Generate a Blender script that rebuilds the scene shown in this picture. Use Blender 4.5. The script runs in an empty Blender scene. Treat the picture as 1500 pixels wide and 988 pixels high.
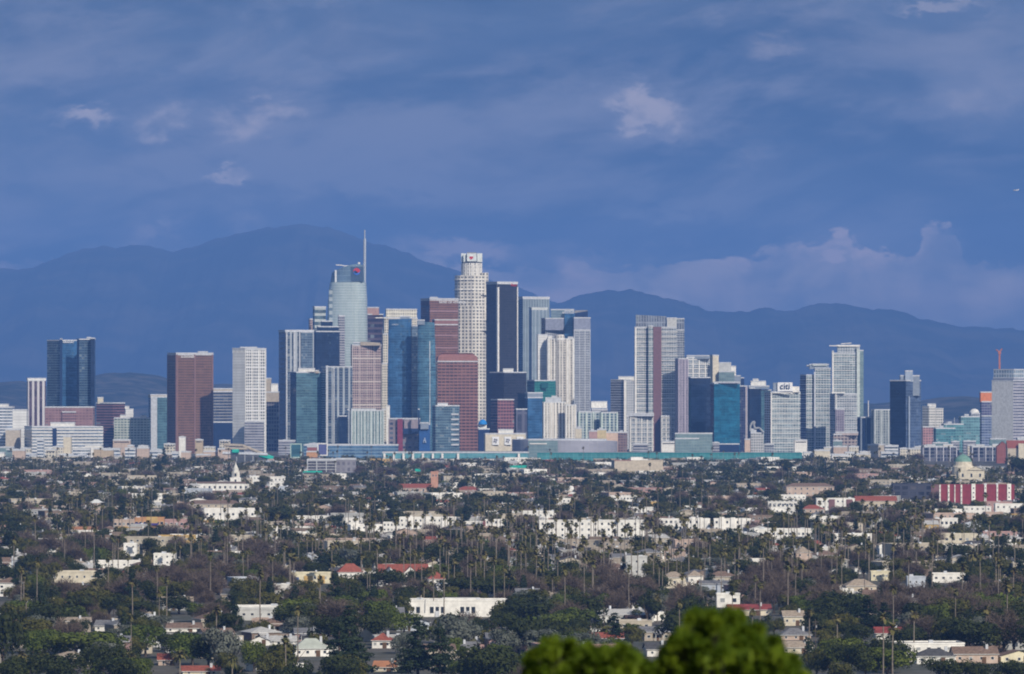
import bpy, math, random
import numpy as np
from mathutils import Vector, noise as mnoise
R = math.radians
SC = bpy.context.scene
COL = SC.collection
# ------------------------------------------------------------------ camera
# the photograph is 1500 px wide, horizon on row 567, lens 8400 px long, eye 100 m above the basin
F, CX, HY, EYE = 8400.0, 750.0, 567.0, 100.0
cam = bpy.data.cameras.new('camera'); camo = bpy.data.objects.new('camera', cam); COL.objects.link(camo)
camo.location = (0, 0, EYE); camo.rotation_euler = (R(90), 0, 0)
cam.sensor_width = 36; cam.lens = 36 * F / 1500; cam.shift_y = (HY - 494) / 1500
cam.clip_start = 1; cam.clip_end = 200000
cam.dof.use_dof = True; cam.dof.focus_distance = 6000; cam.dof.aperture_fstop = 5.6
SC.camera = camo
SC.view_settings.view_transform = 'Standard'; SC.view_settings.look = 'None'
SC.view_settings.exposure = 0.20; SC.view_settings.gamma = 1; SC.view_settings.use_curve_mapping = False
SC.render.engine = 'CYCLES'
SC.cycles.use_denoising = True
SC.cycles.max_bounces = 5; SC.cycles.diffuse_bounces = 2; SC.cycles.glossy_bounces = 2
SC.cycles.transmission_bounces = 2; SC.cycles.volume_bounces = 0; SC.cycles.transparent_max_bounces = 4
SC.cycles.caustics_reflective = False; SC.cycles.caustics_refractive = False
SC.cycles.filter_width = 1.95
SC.render.use_persistent_data = False
# ------------------------------------------------------------------ sun: behind the camera, to the right
SUN_EL, SUN_AZ = 33.0, 28.0            # azimuth measured from straight behind the camera towards its right
sd = Vector((math.sin(R(SUN_AZ)) * math.cos(R(SUN_EL)), -math.cos(R(SUN_AZ)) * math.cos(R(SUN_EL)), math.sin(R(SUN_EL))))
sl = bpy.data.lights.new('sun', 'SUN'); sl.energy = 3.9; sl.angle = R(0.53); sl.color = (1.0, 0.91, 0.78)
so = bpy.data.objects.new('sun', sl); COL.objects.link(so); so.rotation_euler = sd.to_track_quat('Z', 'Y').to_euler()
# ------------------------------------------------------------------ node helper
class NT:
    def __init__(s, tree): s.t = tree; s.t.nodes.clear()
    def n(s, typ, **kw):
        nd = s.t.nodes.new(typ)
        for k, v in kw.items():
            if k.startswith('i_'): nd.inputs[int(k[2:])].default_value = v
            else: setattr(nd, k, v)
        return nd
    def link(s, a, b): s.t.links.new(a, b)
    def put(s, sock, v):
        if v is None: return
        if isinstance(v, bpy.types.NodeSocket): s.link(v, sock)
        else:
            if hasattr(sock.default_value, '__len__') and len(sock.default_value) == 4 and len(v) == 3: v = (*v, 1)
            sock.default_value = v
    def m(s, op, a, b=None, c=None, clamp=False):
        nd = s.n('ShaderNodeMath', operation=op); nd.use_clamp = clamp
        for i, v in enumerate((a, b, c)):
            if v is not None: s.put(nd.inputs[i], v)
        return nd.outputs[0]
    def mix(s, f, a, b, typ='RGBA', blend='MIX'):
        nd = s.n('ShaderNodeMix', data_type=typ)
        if typ == 'RGBA': nd.blend_type = blend; ia, ib, o = 6, 7, 2
        else: ia, ib, o = 2, 3, 0
        s.put(nd.inputs[0], f); s.put(nd.inputs[ia], a); s.put(nd.inputs[ib], b)
        return nd.outputs[o]
    def ramp(s, v, a, b, smooth=True):
        nd = s.n('ShaderNodeMapRange', interpolation_type='SMOOTHSTEP' if smooth else 'LINEAR')
        s.put(nd.inputs[0], v); nd.inputs[1].default_value = a; nd.inputs[2].default_value = b
        return nd.outputs[0]
    def xyz(s, x, y, z=0.0):
        nd = s.n('ShaderNodeCombineXYZ')
        for i, v in enumerate((x, y, z)): s.put(nd.inputs[i], v)
        return nd.outputs[0]
    def noise(s, vec, scale, detail=3, rough=.5, dist=0.0):
        nd = s.n('ShaderNodeTexNoise'); s.put(nd.inputs['Vector'], vec); nd.inputs['Scale'].default_value = scale
        nd.inputs['Detail'].default_value = detail; nd.inputs['Roughness'].default_value = rough; nd.inputs['Distortion'].default_value = dist
        return nd.outputs[0]
# ------------------------------------------------------------------ sky: Nishita with a broken deck of storm cloud low in the north-east
wd = bpy.data.worlds.new('World'); SC.world = wd; wd.use_nodes = True
w = NT(wd.node_tree)
sky = w.n('ShaderNodeTexSky', sky_type='NISHITA'); sky.sun_disc = False
sky.sun_elevation = R(SUN_EL); sky.sun_rotation = R(180 - SUN_AZ)
sky.altitude = 100; sky.air_density = 1.0; sky.dust_density = 0.6; sky.ozone_density = 1.5
SKY_STRENGTH = 0.078
tc = w.n('ShaderNodeTexCoord'); sp = w.n('ShaderNodeSeparateXYZ'); w.link(tc.outputs['Generated'], sp.inputs[0])
dx, dy, dz = sp.outputs
yy = w.m('MAXIMUM', dy, 0.02)
az = w.m('DIVIDE', dx, yy); el = w.m('DIVIDE', dz, yy)      # slopes: 0.01 is about 0.6 degrees
cv = w.xyz(az, w.m('MULTIPLY', el, 2.2), 3.7)
n_big = w.noise(cv, 16, 5, .55, .5)
n_mid = w.noise(cv, 45, 6, .6, .5)
n_fin = w.noise(cv, 150, 5, .6, .3)
CL_DARK, CL_MID, CL_LIGHT, CL_WHITE = (0.040, 0.088, 0.18), (0.115, 0.165, 0.27), (0.28, 0.29, 0.37), (0.74, 0.62, 0.60)
deck = w.mix(w.ramp(n_big, .36, .66), CL_DARK, CL_MID)
n_str = w.noise(w.xyz(w.m('ADD', az, w.m('MULTIPLY', el, -1.2)), w.m('MULTIPLY', el, 2.4), 1.3), 22, 7, .58, .3)
deck = w.mix(w.m('MULTIPLY', w.ramp(n_str, .42, .64), .85), deck, CL_LIGHT)
deck = w.mix(w.m('MULTIPLY', w.ramp(n_mid, .50, .34), .35), deck, CL_DARK)
def sx(px): return (px - CX) / F
def sy(py): return (HY - py) / F
# banks of lighter cloud: (centre x, centre y, half width, half height, strength, tilt, whiteness)
BANKS = [(60, 75, 150, 42, .75, 0, 0), (130, 172, 60, 18, .8, 0, .45), (235, 180, 50, 34, .8, .5, .45), (362, 178, 85, 38, .95, .15, .4),
         (325, 268, 58, 16, .75, .1, .5), (265, 345, 110, 32, .9, .05, .35), (455, 275, 90, 70, .45, .35, 0), (600, 240, 170, 60, .5, .4, 0),
         (940, 165, 90, 34, 1., -.15, .42), (1010, 180, 110, 38, .5, 0, .1), (800, 190, 160, 60, .5, .2, 0), (1125, 70, 80, 26, .5, .3, .15),
         (1080, 235, 40, 16, .5, .3, .1), (1160, 370, 60, 12, .5, .2, .4), (1235, 362, 30, 12, .5, .3, .5), (1370, 352, 34, 22, .5, .0, .3),
         (820, 410, 90, 40, .75, 0, .25), (660, 375, 90, 20, .8, -.2, .25), (430, 5, 60, 14, .7, 0, .3), (1400, 0, 70, 10, .6, 0, .15),
         (30, 240, 80, 30, .6, 0, 0), (1440, 130, 80, 60, .5, 0, .15), (40, 385, 70, 10, .7, 0, .1), (1260, 445, 300, 40, .5, 0, 0)]
wx = w.m('MULTIPLY', w.m('SUBTRACT', n_mid, .5), .024)
wy = w.m('MULTIPLY', w.m('SUBTRACT', n_fin, .5), .009)
azw = w.m('ADD', az, wx); elw = w.m('ADD', el, w.m('ADD', wy, w.m('MULTIPLY', wx, .5)))
msum = None; wsum = None
for (bx, by, hw, hh, st, tl, wh) in BANKS:
    a = w.m('DIVIDE', w.m('SUBTRACT', azw, sx(bx)), hw / F)
    e_ = w.m('SUBTRACT', w.m('SUBTRACT', elw, sy(by)), w.m('MULTIPLY', w.m('SUBTRACT', azw, sx(bx)), tl))
    b = w.m('DIVIDE', e_, hh / F)
    d = w.m('ADD', w.m('MULTIPLY', a, a), w.m('MULTIPLY', b, b))
    k = w.m('MULTIPLY', w.ramp(d, 2.2, .0), st)
    msum = k if msum is None else w.m('MAXIMUM', msum, k)
    if wh:
        kw = w.m('MULTIPLY', w.ramp(d, .75, .1), wh * 1.5)
        wsum = kw if wsum is None else w.m('MAXIMUM', wsum, kw)
n_brk = w.noise(w.xyz(az, w.m('MULTIPLY', el, 1.5), 9.1), 60, 8, .58, .25)
tex = w.m('ADD', .12, w.m('MULTIPLY', w.ramp(n_brk, .30, .66), 1.1))
# the long low bank on the right has a hard upper edge
fc = w.n('ShaderNodeFloatCurve'); fc.inputs[0].default_value = 1.0
EDGE_PTS = [(560, 362), (620, 366), (700, 392), (780, 386), (860, 388), (960, 384), (1040, 381), (1090, 376), (1130, 362), (1175, 352), (1185, 366), (1215, 352), (1240, 347), (1252, 370), (1300, 370), (1340, 364), (1352, 334), (1366, 330), (1392, 338), (1412, 372), (1440, 388), (1500, 390), (1700, 392)]
cur = fc.mapping.curves[0]; X0, X1, E0, E1 = sx(400), sx(1900), sy(420), sy(320)
for i, (bx, by) in enumerate(EDGE_PTS):
    u_, v_ = (sx(bx) - X0) / (X1 - X0), (sy(by) - E0) / (E1 - E0)
    if i < 2: cur.points[i].location = (u_, v_)
    else: cur.points.new(u_, v_)
fc.mapping.update(); w.put(fc.inputs[1], w.m('DIVIDE', w.m('SUBTRACT', w.m('ADD', az, w.m('MULTIPLY', wx, .12)), X0), X1 - X0, clamp=True))
etop = w.m('ADD', w.m('MULTIPLY', fc.outputs[0], E1 - E0), E0)
below = w.m('SUBTRACT', w.m('ADD', etop, w.m('ADD', w.m('MULTIPLY', wy, .9), w.m('MULTIPLY', w.m('SUBTRACT', n_brk, .5), .006))), el)
bank = w.m('MULTIPLY', w.ramp(below, -.0002, .0010), w.ramp(below, .0125, .0030))
bank = w.m('MULTIPLY', bank, w.m('MULTIPLY', w.ramp(az, sx(520), sx(700)), w.ramp(az, sx(1600), sx(1380))))
bank2 = w.m('MULTIPLY', w.ramp(below, .001, .004), w.m('MULTIPLY', w.ramp(az, sx(520), sx(760)), .35))
lowk = w.ramp(el, .034, .014)          # banks near the horizon are lit warmer
lt = w.mix(lowk, CL_LIGHT, (.52, .42, .46)); wt = w.mix(lowk, CL_WHITE, (1.1, .78, .72))
for (bx, by, hw, hh, st) in ((490, 318, 150, 44, .8), (1470, 345, 90, 50, .7), (900, 345, 260, 30, .6), (950, 70, 400, 40, .35), (230, 130, 250, 30, .3)):     # darker bellies of the deck
    a = w.m('DIVIDE', w.m('SUBTRACT', azw, sx(bx)), hw / F); b = w.m('DIVIDE', w.m('SUBTRACT', elw, sy(by)), hh / F)
    d = w.m('ADD', w.m('MULTIPLY', a, a), w.m('MULTIPLY', b, b)); deck = w.mix(w.m('MULTIPLY', w.ramp(d, 1.6, .2), st), deck, (.040, .092, .20))
deck = w.mix(w.m('MULTIPLY', w.m('ADD', bank, bank2, clamp=True), w.m('ADD', .22, w.ramp(n_brk, .32, .72)), clamp=True), deck, (.66, .54, .50))
tops = w.m('MULTIPLY', w.m('MULTIPLY', w.ramp(below, -.0003, .0007), w.ramp(below, .0035, .0008)), w.m('MULTIPLY', w.ramp(az, sx(1020), sx(1100)), w.ramp(az, sx(1430), sx(1395))))
deck = w.mix(w.m('MULTIPLY', tops, w.m('MULTIPLY', w.ramp(n_brk, .40, .62), .8)), deck, (1.0, .74, .66))
deck = w.mix(w.m('MULTIPLY', msum, w.m('MULTIPLY', tex, .8), clamp=True), deck, lt)
deck = w.mix(w.m('MULTIPLY', wsum, w.ramp(n_brk, .40, .60), clamp=True), deck, wt)
bgN = w.n('ShaderNodeBackground'); w.link(sky.outputs[0], bgN.inputs[0]); bgN.inputs[1].default_value = SKY_STRENGTH
bgC = w.n('ShaderNodeBackground'); w.put(bgC.inputs[0], deck); bgC.inputs[1].default_value = 1.0
front = w.ramp(dy, .15, .55); low = w.ramp(dz, .40, .15)
ms = w.n('ShaderNodeMixShader'); w.put(ms.inputs[0], w.m('MULTIPLY', front, low)); w.link(bgN.outputs[0], ms.inputs[1]); w.link(bgC.outputs[0], ms.inputs[2])
wo = w.n('ShaderNodeOutputWorld'); w.link(ms.outputs[0], wo.inputs[0])
# ------------------------------------------------------------------ haze: the blue air between the camera and the mountains
HAZE_DENSITY, HAZE_COLOR = 3.8e-5, (0.17, 0.365, 0.90)
def P(px, Y): return (px - CX) / F * Y
def Z(py, Y): return EYE - (py - HY) / F * Y
def GY(py): return EYE * F / (py - HY)
# ------------------------------------------------------------------ tags
def tag(o, label=None, cat=None, group=None, kind=None):
    if label: o['label'] = label
    if cat: o['category'] = cat
    if group: o['group'] = group
    if kind: o['kind'] = kind
    return o
def empty(name, loc=(0, 0, 0), rz=0.0):
    o = bpy.data.objects.new(name, None); COL.objects.link(o); o.location = loc; o.rotation_euler = (0, 0, rz); o.empty_display_size = 1
    return o
# ------------------------------------------------------------------ mesh builder with metre UVs
class MB:
    def __init__(s): s.v = []; s.f = []; s.mi = []; s.uv = []; s.mats = []; s.smooth = False
    def mat(s, m):
        if m not in s.mats: s.mats.append(m)
        return s.mats.index(m)
    def face(s, pts, m, uvs=None):
        b = len(s.v); s.v.extend(pts); s.f.append(list(range(b, b + len(pts)))); s.mi.append(s.mat(m))
        s.uv.extend(uvs if uvs else [(p[0], p[1]) for p in pts])
    def prism(s, poly, z0, z1, m, top=None, bottom=False, ztop=None, seam=None):
        """upright prism; m one material or a list per side; ztop a list of heights per corner"""
        n = len(poly); u = 0.0
        zt = ztop or [z1] * n
        for i in range(n):
            a, b = poly[i], poly[(i + 1) % n]; L = math.hypot(b[0] - a[0], b[1] - a[1]); mm = m[i % len(m)] if isinstance(m, (list, tuple)) else m
            j = (i + 1) % n
            u0 = 0.0 if seam is None else u
            s.face([(a[0], a[1], z0), (b[0], b[1], z0), (b[0], b[1], zt[j]), (a[0], a[1], zt[i])], mm, [(u0, z0), (u0 + L, z0), (u0 + L, zt[j]), (u0, zt[i])])
            u += L
        s.face([(p[0], p[1], zt[i]) for i, p in enumerate(poly)], top or (m[0] if isinstance(m, (list, tuple)) else m))
        if bottom: s.face([(p[0], p[1], z0) for p in reversed(poly)], top or (m[0] if isinstance(m, (list, tuple)) else m))
    def box(s, x0, x1, y0, y1, z0, z1, m, top=None, bottom=True):
        s.prism([(x0, y0), (x1, y0), (x1, y1), (x0, y1)], z0, z1, m, top, bottom)
    def build(s, name, parent=None, loc=None):
        me = bpy.data.meshes.new(name)
        me.vertices.add(len(s.v)); me.vertices.foreach_set('co', np.array(s.v, 'f').ravel())
        nl = sum(map(len, s.f)); me.loops.add(nl); me.polygons.add(len(s.f))
        me.loops.foreach_set('vertex_index', np.array([i for f in s.f for i in f], 'i'))
        st = np.cumsum([0] + [len(f) for f in s.f[:-1]]).astype('i')
        me.polygons.foreach_set('loop_start', st); me.polygons.foreach_set('material_index', np.array(s.mi, 'i'))
        me.polygons.foreach_set('use_smooth', np.full(len(s.f), s.smooth))
        ul = me.uv_layers.new(name='UVMap'); ul.data.foreach_set('uv', np.array(s.uv, 'f').ravel())
        for m in s.mats: me.materials.append(m)
        me.update(calc_edges=True); me.validate()
        if s.smooth:
            pass
        o = bpy.data.objects.new(name, me); COL.objects.link(o)
        if parent: o.parent = parent
        if loc: o.location = loc
        return o
def cyl_poly(cx, cy, r, n=24, ph=0): return [(cx + r * math.cos(ph + 2 * math.pi * i / n), cy + r * math.sin(ph + 2 * math.pi * i / n)) for i in range(n)]
# ------------------------------------------------------------------ materials
MC = {}
def pbr(name, color, rough=.8, metal=0.0, var=.15, scale=.3, spec=.3):
    key = ('pbr', name)
    if key in MC: return MC[key]
    m = bpy.data.materials.new(name); m.use_nodes = True; t = NT(m.node_tree)
    g = t.n('ShaderNodeTexCoord'); nz = t.noise(g.outputs['Object'], scale, 4, .6)
    dark = tuple(c * (1 - var) for c in color); light = tuple(min(1, c * (1 + var)) for c in color)
    col = t.mix(t.ramp(nz, .3, .7), dark, light)
    b = t.n('ShaderNodeBsdfPrincipled'); t.put(b.inputs['Base Color'], col); b.inputs['Roughness'].default_value = rough
    b.inputs['Metallic'].default_value = metal; b.inputs['Specular IOR Level'].default_value = spec
    o = t.n('ShaderNodeOutputMaterial'); t.link(b.outputs[0], o.inputs[0]); MC[key] = m
    return m
def fac(name, wall, glass, bay=3.0, fh=4.0, fx=.7, fy=.6, rough=.12, metal=.25, gvar=.6, lite=(.25, .30, .34), plit=.12, wrough=.75, tilt=.02, patch=.35, major=0, majorc=None, wspec=.2, bx=0.0):
    """facade cladding: a grid of window panes (share fx by fy of each bay and storey) in a wall; every pane has its own blinds and tilt; reflection patches are painted into the glass"""
    key = ('fac', name)
    if key in MC: return MC[key]
    m = bpy.data.materials.new(name); m.use_nodes = True; t = NT(m.node_tree)
    uv = t.n('ShaderNodeUVMap'); sp = t.n('ShaderNodeSeparateXYZ'); t.link(uv.outputs[0], sp.inputs[0]); u, v = sp.outputs[0], sp.outputs[1]
    uu = t.m('DIVIDE', u, bay); vv = t.m('DIVIDE', v, fh)
    fu, fv, iu, iv = t.m('FRACT', uu), t.m('FRACT', vv), t.m('FLOOR', uu), t.m('FLOOR', vv)
    mask = None
    if fx < 1: mask = t.m('LESS_THAN', t.m('ABSOLUTE', t.m('SUBTRACT', fu, .5)), fx / 2)
    if fy < 1:
        k = t.m('LESS_THAN', t.m('ABSOLUTE', t.m('SUBTRACT', fv, .5)), fy / 2); mask = k if mask is None else t.m('MULTIPLY', mask, k)
    if mask is None: mask = 1.0
    wn = t.n('ShaderNodeTexWhiteNoise', noise_dimensions='2D'); t.put(wn.inputs[0], t.xyz(iu, iv)); r1 = wn.outputs[0]; rc = wn.outputs[1]
    lp = t.noise(t.xyz(u, t.m('MULTIPLY', v, .6)), .035, 3, .6, .4)  # broad patches in the glass: blinds and painted reflections
    gdark = tuple(c * (1 - gvar * .6) for c in glass); glight = tuple(min(1, c * (1 + gvar)) for c in glass)
    gc = t.mix(t.m('ADD', t.m('MULTIPLY', r1, 1 - patch), t.m('MULTIPLY', t.ramp(lp, .35, .65), patch)), gdark, glight)
    gc = t.mix(t.m('GREATER_THAN', r1, 1 - plit), gc, lite)
    cell = t.n('ShaderNodeTexWhiteNoise', noise_dimensions='2D'); t.put(cell.inputs[0], t.xyz(t.m('FLOOR', t.m('DIVIDE', u, bay * 2.0)), t.m('ADD', t.m('FLOOR', t.m('DIVIDE', v, fh * 2.0)), 7)))
    wcell = cell.outputs[0]
    painted_refl = t.noise(t.xyz(t.m('MULTIPLY', u, .45), v), .09, 4, .65, .6)
    gc = t.mix(t.m('MULTIPLY', t.ramp(painted_refl, .48, .62), min(1.0, gvar * 1.2)), gc, tuple(c * .38 for c in glass))  # dark mottles painted into the glass colour as reflections
    painted_glint = t.noise(t.xyz(t.m('MULTIPLY', u, .22), t.m('MULTIPLY', v, 1.0), 5.0), .20, 3, .6, .3)
    gc = t.mix(t.m('MULTIPLY', t.ramp(painted_glint, .53, .66), min(.75, gvar * .9)), gc, tuple(min(1, c * 2.3 + .02) for c in glass))  # light dashes painted into the glass colour as reflections
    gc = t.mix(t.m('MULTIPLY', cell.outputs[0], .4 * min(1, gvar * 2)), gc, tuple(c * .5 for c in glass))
    wl = t.noise(t.xyz(t.m('MULTIPLY', u, 1.0), t.m('MULTIPLY', v, .25)), .12, 4, .6)
    wc = t.mix(t.ramp(wl, .25, .75), tuple(c * .86 for c in wall), tuple(min(1, c * 1.08) for c in wall))
    wc = t.mix(t.m('MULTIPLY', wcell, .34), wc, tuple(c * .5 for c in wall))
    if major:
        k = t.m('LESS_THAN', t.m('FRACT', t.m('DIVIDE', t.m('ADD', v, 1.0), fh * major)), 1.0 / major * .55)
        wc = t.mix(k, wc, majorc); mask = t.m('MULTIPLY', mask, t.m('SUBTRACT', 1.0, k)) if mask != 1.0 else t.m('SUBTRACT', 1.0, k)
    b = t.n('ShaderNodeBsdfPrincipled')
    t.put(b.inputs['Base Color'], t.mix(mask, wc, gc)); t.put(b.inputs['Roughness'], t.mix(mask, wrough, rough, 'FLOAT'))
    t.put(b.inputs['Metallic'], t.m('MULTIPLY', mask, metal)); t.put(b.inputs['Specular IOR Level'], t.mix(mask, wspec, .5, 'FLOAT'))
    if tilt:
        geo = t.n('ShaderNodeNewGeometry')
        o1 = t.n('ShaderNodeVectorMath', operation='SUBTRACT'); t.link(rc, o1.inputs[0]); o1.inputs[1].default_value = (.5, .5, .5)
        o2 = t.n('ShaderNodeVectorMath', operation='SCALE'); t.link(o1.outputs[0], o2.inputs[0]); t.put(o2.inputs['Scale'], t.m('MULTIPLY', mask, tilt * 2))
        o3 = t.n('ShaderNodeVectorMath', operation='ADD'); t.link(geo.outputs['Normal'], o3.inputs[0]); t.link(o2.outputs[0], o3.inputs[1])
        o4 = t.n('ShaderNodeVectorMath', operation='NORMALIZE'); t.link(o3.outputs[0], o4.inputs[0]); t.link(o4.outputs[0], b.inputs['Normal'])
    o = t.n('ShaderNodeOutputMaterial'); t.link(b.outputs[0], o.inputs[0]); MC[key] = m
    return m
WHITE = pbr('white_paint', (.80, .78, .73)); GREY = pbr('grey_concrete', (.36, .37, .38)); ROOFG = pbr('roof_gravel', (.30, .29, .28), var=.3)
DARK = pbr('dark_metal', (.05, .055, .065), .5); CREAM = pbr('cream_stucco', (.62, .56, .44)); LGREY = pbr('light_grey_panel', (.55, .57, .6))
# ------------------------------------------------------------------ terrain: the basin floor, the camera's hill, the foothills and the mountains
def grid_mesh(name, X, Yv, Zv, mat, smooth=True):
    n, m = X.shape
    co = np.stack([X, Yv, Zv], -1).reshape(-1, 3).astype('f')
    i = np.arange(n * m).reshape(n, m); q = np.stack([i[:-1, :-1], i[:-1, 1:], i[1:, 1:], i[1:, :-1]], -1).reshape(-1, 4)
    me = bpy.data.meshes.new(name); me.vertices.add(len(co)); me.vertices.foreach_set('co', co.ravel())
    me.loops.add(q.size); me.polygons.add(len(q)); me.loops.foreach_set('vertex_index', q.ravel().astype('i'))
    me.polygons.foreach_set('loop_start', (np.arange(len(q)) * 4).astype('i')); me.polygons.foreach_set('use_smooth', np.full(len(q), smooth))
    me.materials.append(mat); me.update(calc_edges=True)
    o = bpy.data.objects.new(name, me); COL.objects.link(o)
    return o
def ground_mat():
    m = bpy.data.materials.new('basin_ground'); m.use_nodes = True; t = NT(m.node_tree); g = t.n('ShaderNodeTexCoord')
    a = t.noise(g.outputs['Object'], .012, 4, .6); b = t.noise(g.outputs['Object'], .08, 3, .6)
    c = t.mix(t.ramp(a, .35, .65), (.055, .06, .04), (.12, .105, .085)); c = t.mix(t.m('MULTIPLY', t.ramp(b, .5, .7), .6), c, (.17, .165, .16))
    p = t.n('ShaderNodeBsdfPrincipled'); t.put(p.inputs['Base Color'], c); p.inputs['Roughness'].default_value = .9
    o = t.n('ShaderNodeOutputMaterial'); t.link(p.outputs[0], o.inputs[0]); return m
def ground_z(x, y):
    """camera hill: falls from 98 m under the eye to the flat basin by 900 m"""
    d = math.hypot(x * .6, y)
    k = min(1.0, d / 900.0)
    return 98.0 * (1 - k) ** 2.2 if k < 1 else 0.0
ys = np.concatenate([np.linspace(-400, 1000, 71), np.linspace(1050, 3000, 20), np.linspace(3500, 53500, 60)])
xs = np.concatenate([np.linspace(-16800, -1300, 20), np.linspace(-1200, 1200, 81), np.linspace(1300, 16800, 20)])
GX, GYY = np.meshgrid(xs, ys); GZ = np.vectorize(ground_z)(GX, GYY)
tag(grid_mesh('ground', GX, GYY, GZ, ground_mat()), kind='structure')
def mount_mat(name, c1, c2, sc):
    m = bpy.data.materials.new(name); m.use_nodes = True; t = NT(m.node_tree); g = t.n('ShaderNodeTexCoord')
    a = t.noise(g.outputs['Object'], sc, 6, .6); c = t.mix(t.ramp(a, .4, .65), c1, c2)
    p = t.n('ShaderNodeBsdfPrincipled'); t.put(p.inputs['Base Color'], c); p.inputs['Roughness'].default_value = 1; p.inputs['Specular IOR Level'].default_value = 0
    o = t.n('ShaderNodeOutputMaterial'); t.link(p.outputs[0], o.inputs[0]); return m
def range_mesh(name, crest, Yc, depth, mat, seed, rough=1.0, nx=760, ny=60):
    px = np.array([c[0] for c in crest], float); pz = np.array([Z(c[1], Yc) for c in crest], float)
    xw = (px - CX) / F * Yc
    x = np.linspace(xw[0], xw[-1], nx); h = np.interp(x, xw, pz)
    vv = np.linspace(-1, 1, ny)
    X, V = np.meshgrid(x, vv); H = np.meshgrid(h, vv)[0]
    prof = 1 - np.abs(V) ** 1.15
    Zm = np.empty_like(X)
    for i in range(ny):
        for j in range(nx):
            p = Vector((X[i, j] / 1400.0 + seed, V[i, j] * 2.2, seed))
            k = mnoise.fractal(p, 1.0, 2.0, 5)
            r_ = 1 - abs(mnoise.fractal(Vector((X[i, j] / 900.0 + seed, V[i, j] * 1.2, seed + 5)), 1.0, 2.0, 4)) * 1.6
            pr = prof[i, j]
            Zm[i, j] = H[i, j] * pr * (1 - .55 * rough * (1 - pr) * (1 - r_)) + (k * (14 + 26 * (1 - pr)) + 30 * mnoise.fractal(Vector((X[i, j] / 260.0 + seed, V[i, j] * 3, seed + 9)), .8, 2.0, 4)) * rough * min(1, max(0, H[i, j]) / 300)
    o = grid_mesh(name, X, Yc + V * depth, np.where(np.abs(V) > .99, -30, Zm), mat)
    return tag(o, kind='structure')
chap = mount_mat('chaparral_slope', (.022, .028, .022), (.075, .068, .052), .0016)
foot = mount_mat('dry_grass_hill', (.03, .04, .028), (.12, .11, .085), .009)
range_mesh('mountains', [(-260, 440), (-120, 400), (0, 394), (50, 392), (75, 380), (100, 370), (130, 362), (150, 359), (170, 361), (190, 357), (215, 358), (240, 366), (255, 369), (275, 360), (310, 348), (350, 340), (395, 330), (440, 327), (480, 331), (530, 348), (560, 360), (600, 370), (640, 385), (670, 395), (710, 405), (750, 418), (790, 432), (830, 450), (900, 480), (1000, 520), (1200, 560)], 46000, 6500, chap, 3.1)
range_mesh('mountains', [(560, 560), (640, 520), (720, 480), (790, 446), (815, 439), (840, 432), (870, 432), (900, 428), (925, 425), (960, 434), (990, 442), (1020, 452), (1040, 459), (1090, 456), (1120, 451), (1150, 452), (1190, 446), (1215, 442), (1245, 440), (1280, 450), (1320, 458), (1370, 466), (1420, 472), (1470, 480), (1540, 490), (1700, 500), (1900, 520)], 40000, 5200, chap, 8.4)
range_mesh('hills', [(-300, 640), (-200, 560), (-60, 556), (0, 562), (30, 560), (70, 566), (110, 556), (150, 549), (190, 545), (220, 549), (250, 556), (300, 562), (380, 566), (480, 590), (560, 640)], 21000, 1900, foot, 14.2, .8, 220, 36)
range_mesh('hills', [(800, 650), (860, 612), (930, 592), (1000, 584), (1100, 586), (1200, 590), (1280, 592), (1340, 588), (1380, 582), (1420, 581), (1450, 585), (1520, 580), (1640, 574), (1800, 582), (1900, 650)], 19000, 1600, foot, 21.7, .8, 220, 36)
# the haze box holds the camera and everything built; sky outside
def haze_box():
    m = bpy.data.materials.new('blue_haze'); m.use_nodes = True; t = NT(m.node_tree)
    v = t.n('ShaderNodeVolumePrincipled'); v.inputs['Color'].default_value = (*HAZE_COLOR, 1); v.inputs['Density'].default_value = HAZE_DENSITY
    v.inputs['Absorption Color'].default_value = (0, 0, 0, 1); v.inputs['Anisotropy'].default_value = -0.12
    o = t.n('ShaderNodeOutputMaterial'); t.link(v.outputs[0], o.inputs['Volume']); m.cycles.homogeneous_volume = True
    b = MB(); b.box(-17000, 17000, -900, 54000, -32, 1560, m); ob = b.build('haze'); ob.data.materials[0] = m
    return tag(ob, kind='stuff')
haze_box()
# ------------------------------------------------------------------ tower builder
def rot_poly(l, c, r, Y, a, depth=None):
    """footprint of a box whose nearest corner stands at pixel column c and whose two seen faces end at l and r; origin at that corner"""
    if c <= l or c >= r:
        A = (r - l) / F * Y; D = depth or max(14, min(40, A * .8)); x0 = -(c - l) / F * Y
        return [(x0, 0), (x0 + A, 0), (x0 + A, D), (x0, D)]
    a = R(a); A = (r - c) / F * Y / math.cos(a); B = (c - l) / F * Y / math.sin(a)
    if depth and B < 1: B = depth
    ca, sa = math.cos(a), math.sin(a)
    return [(0, 0), (A * ca, A * sa), (A * ca - B * sa, A * sa + B * ca), (-B * sa, B * ca)]
def grow(poly, g):
    cx = sum(p[0] for p in poly) / len(poly); cy = sum(p[1] for p in poly) / len(poly); out = []
    n = len(poly)
    for i in range(n):
        p0, p, p1 = Vector(poly[i - 1]), Vector(poly[i]), Vector(poly[(i + 1) % n])
        e0 = (p - p0).normalized(); e1 = (p1 - p).normalized()
        n0 = Vector((e0.y, -e0.x)); n1 = Vector((e1.y, -e1.x)); k = n0 + n1; k = k / max(.3, k.dot(n0)) if k.length > .01 else n0
        out.append((p.x + k.x * g, p.y + k.y * g))
    return out
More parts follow.
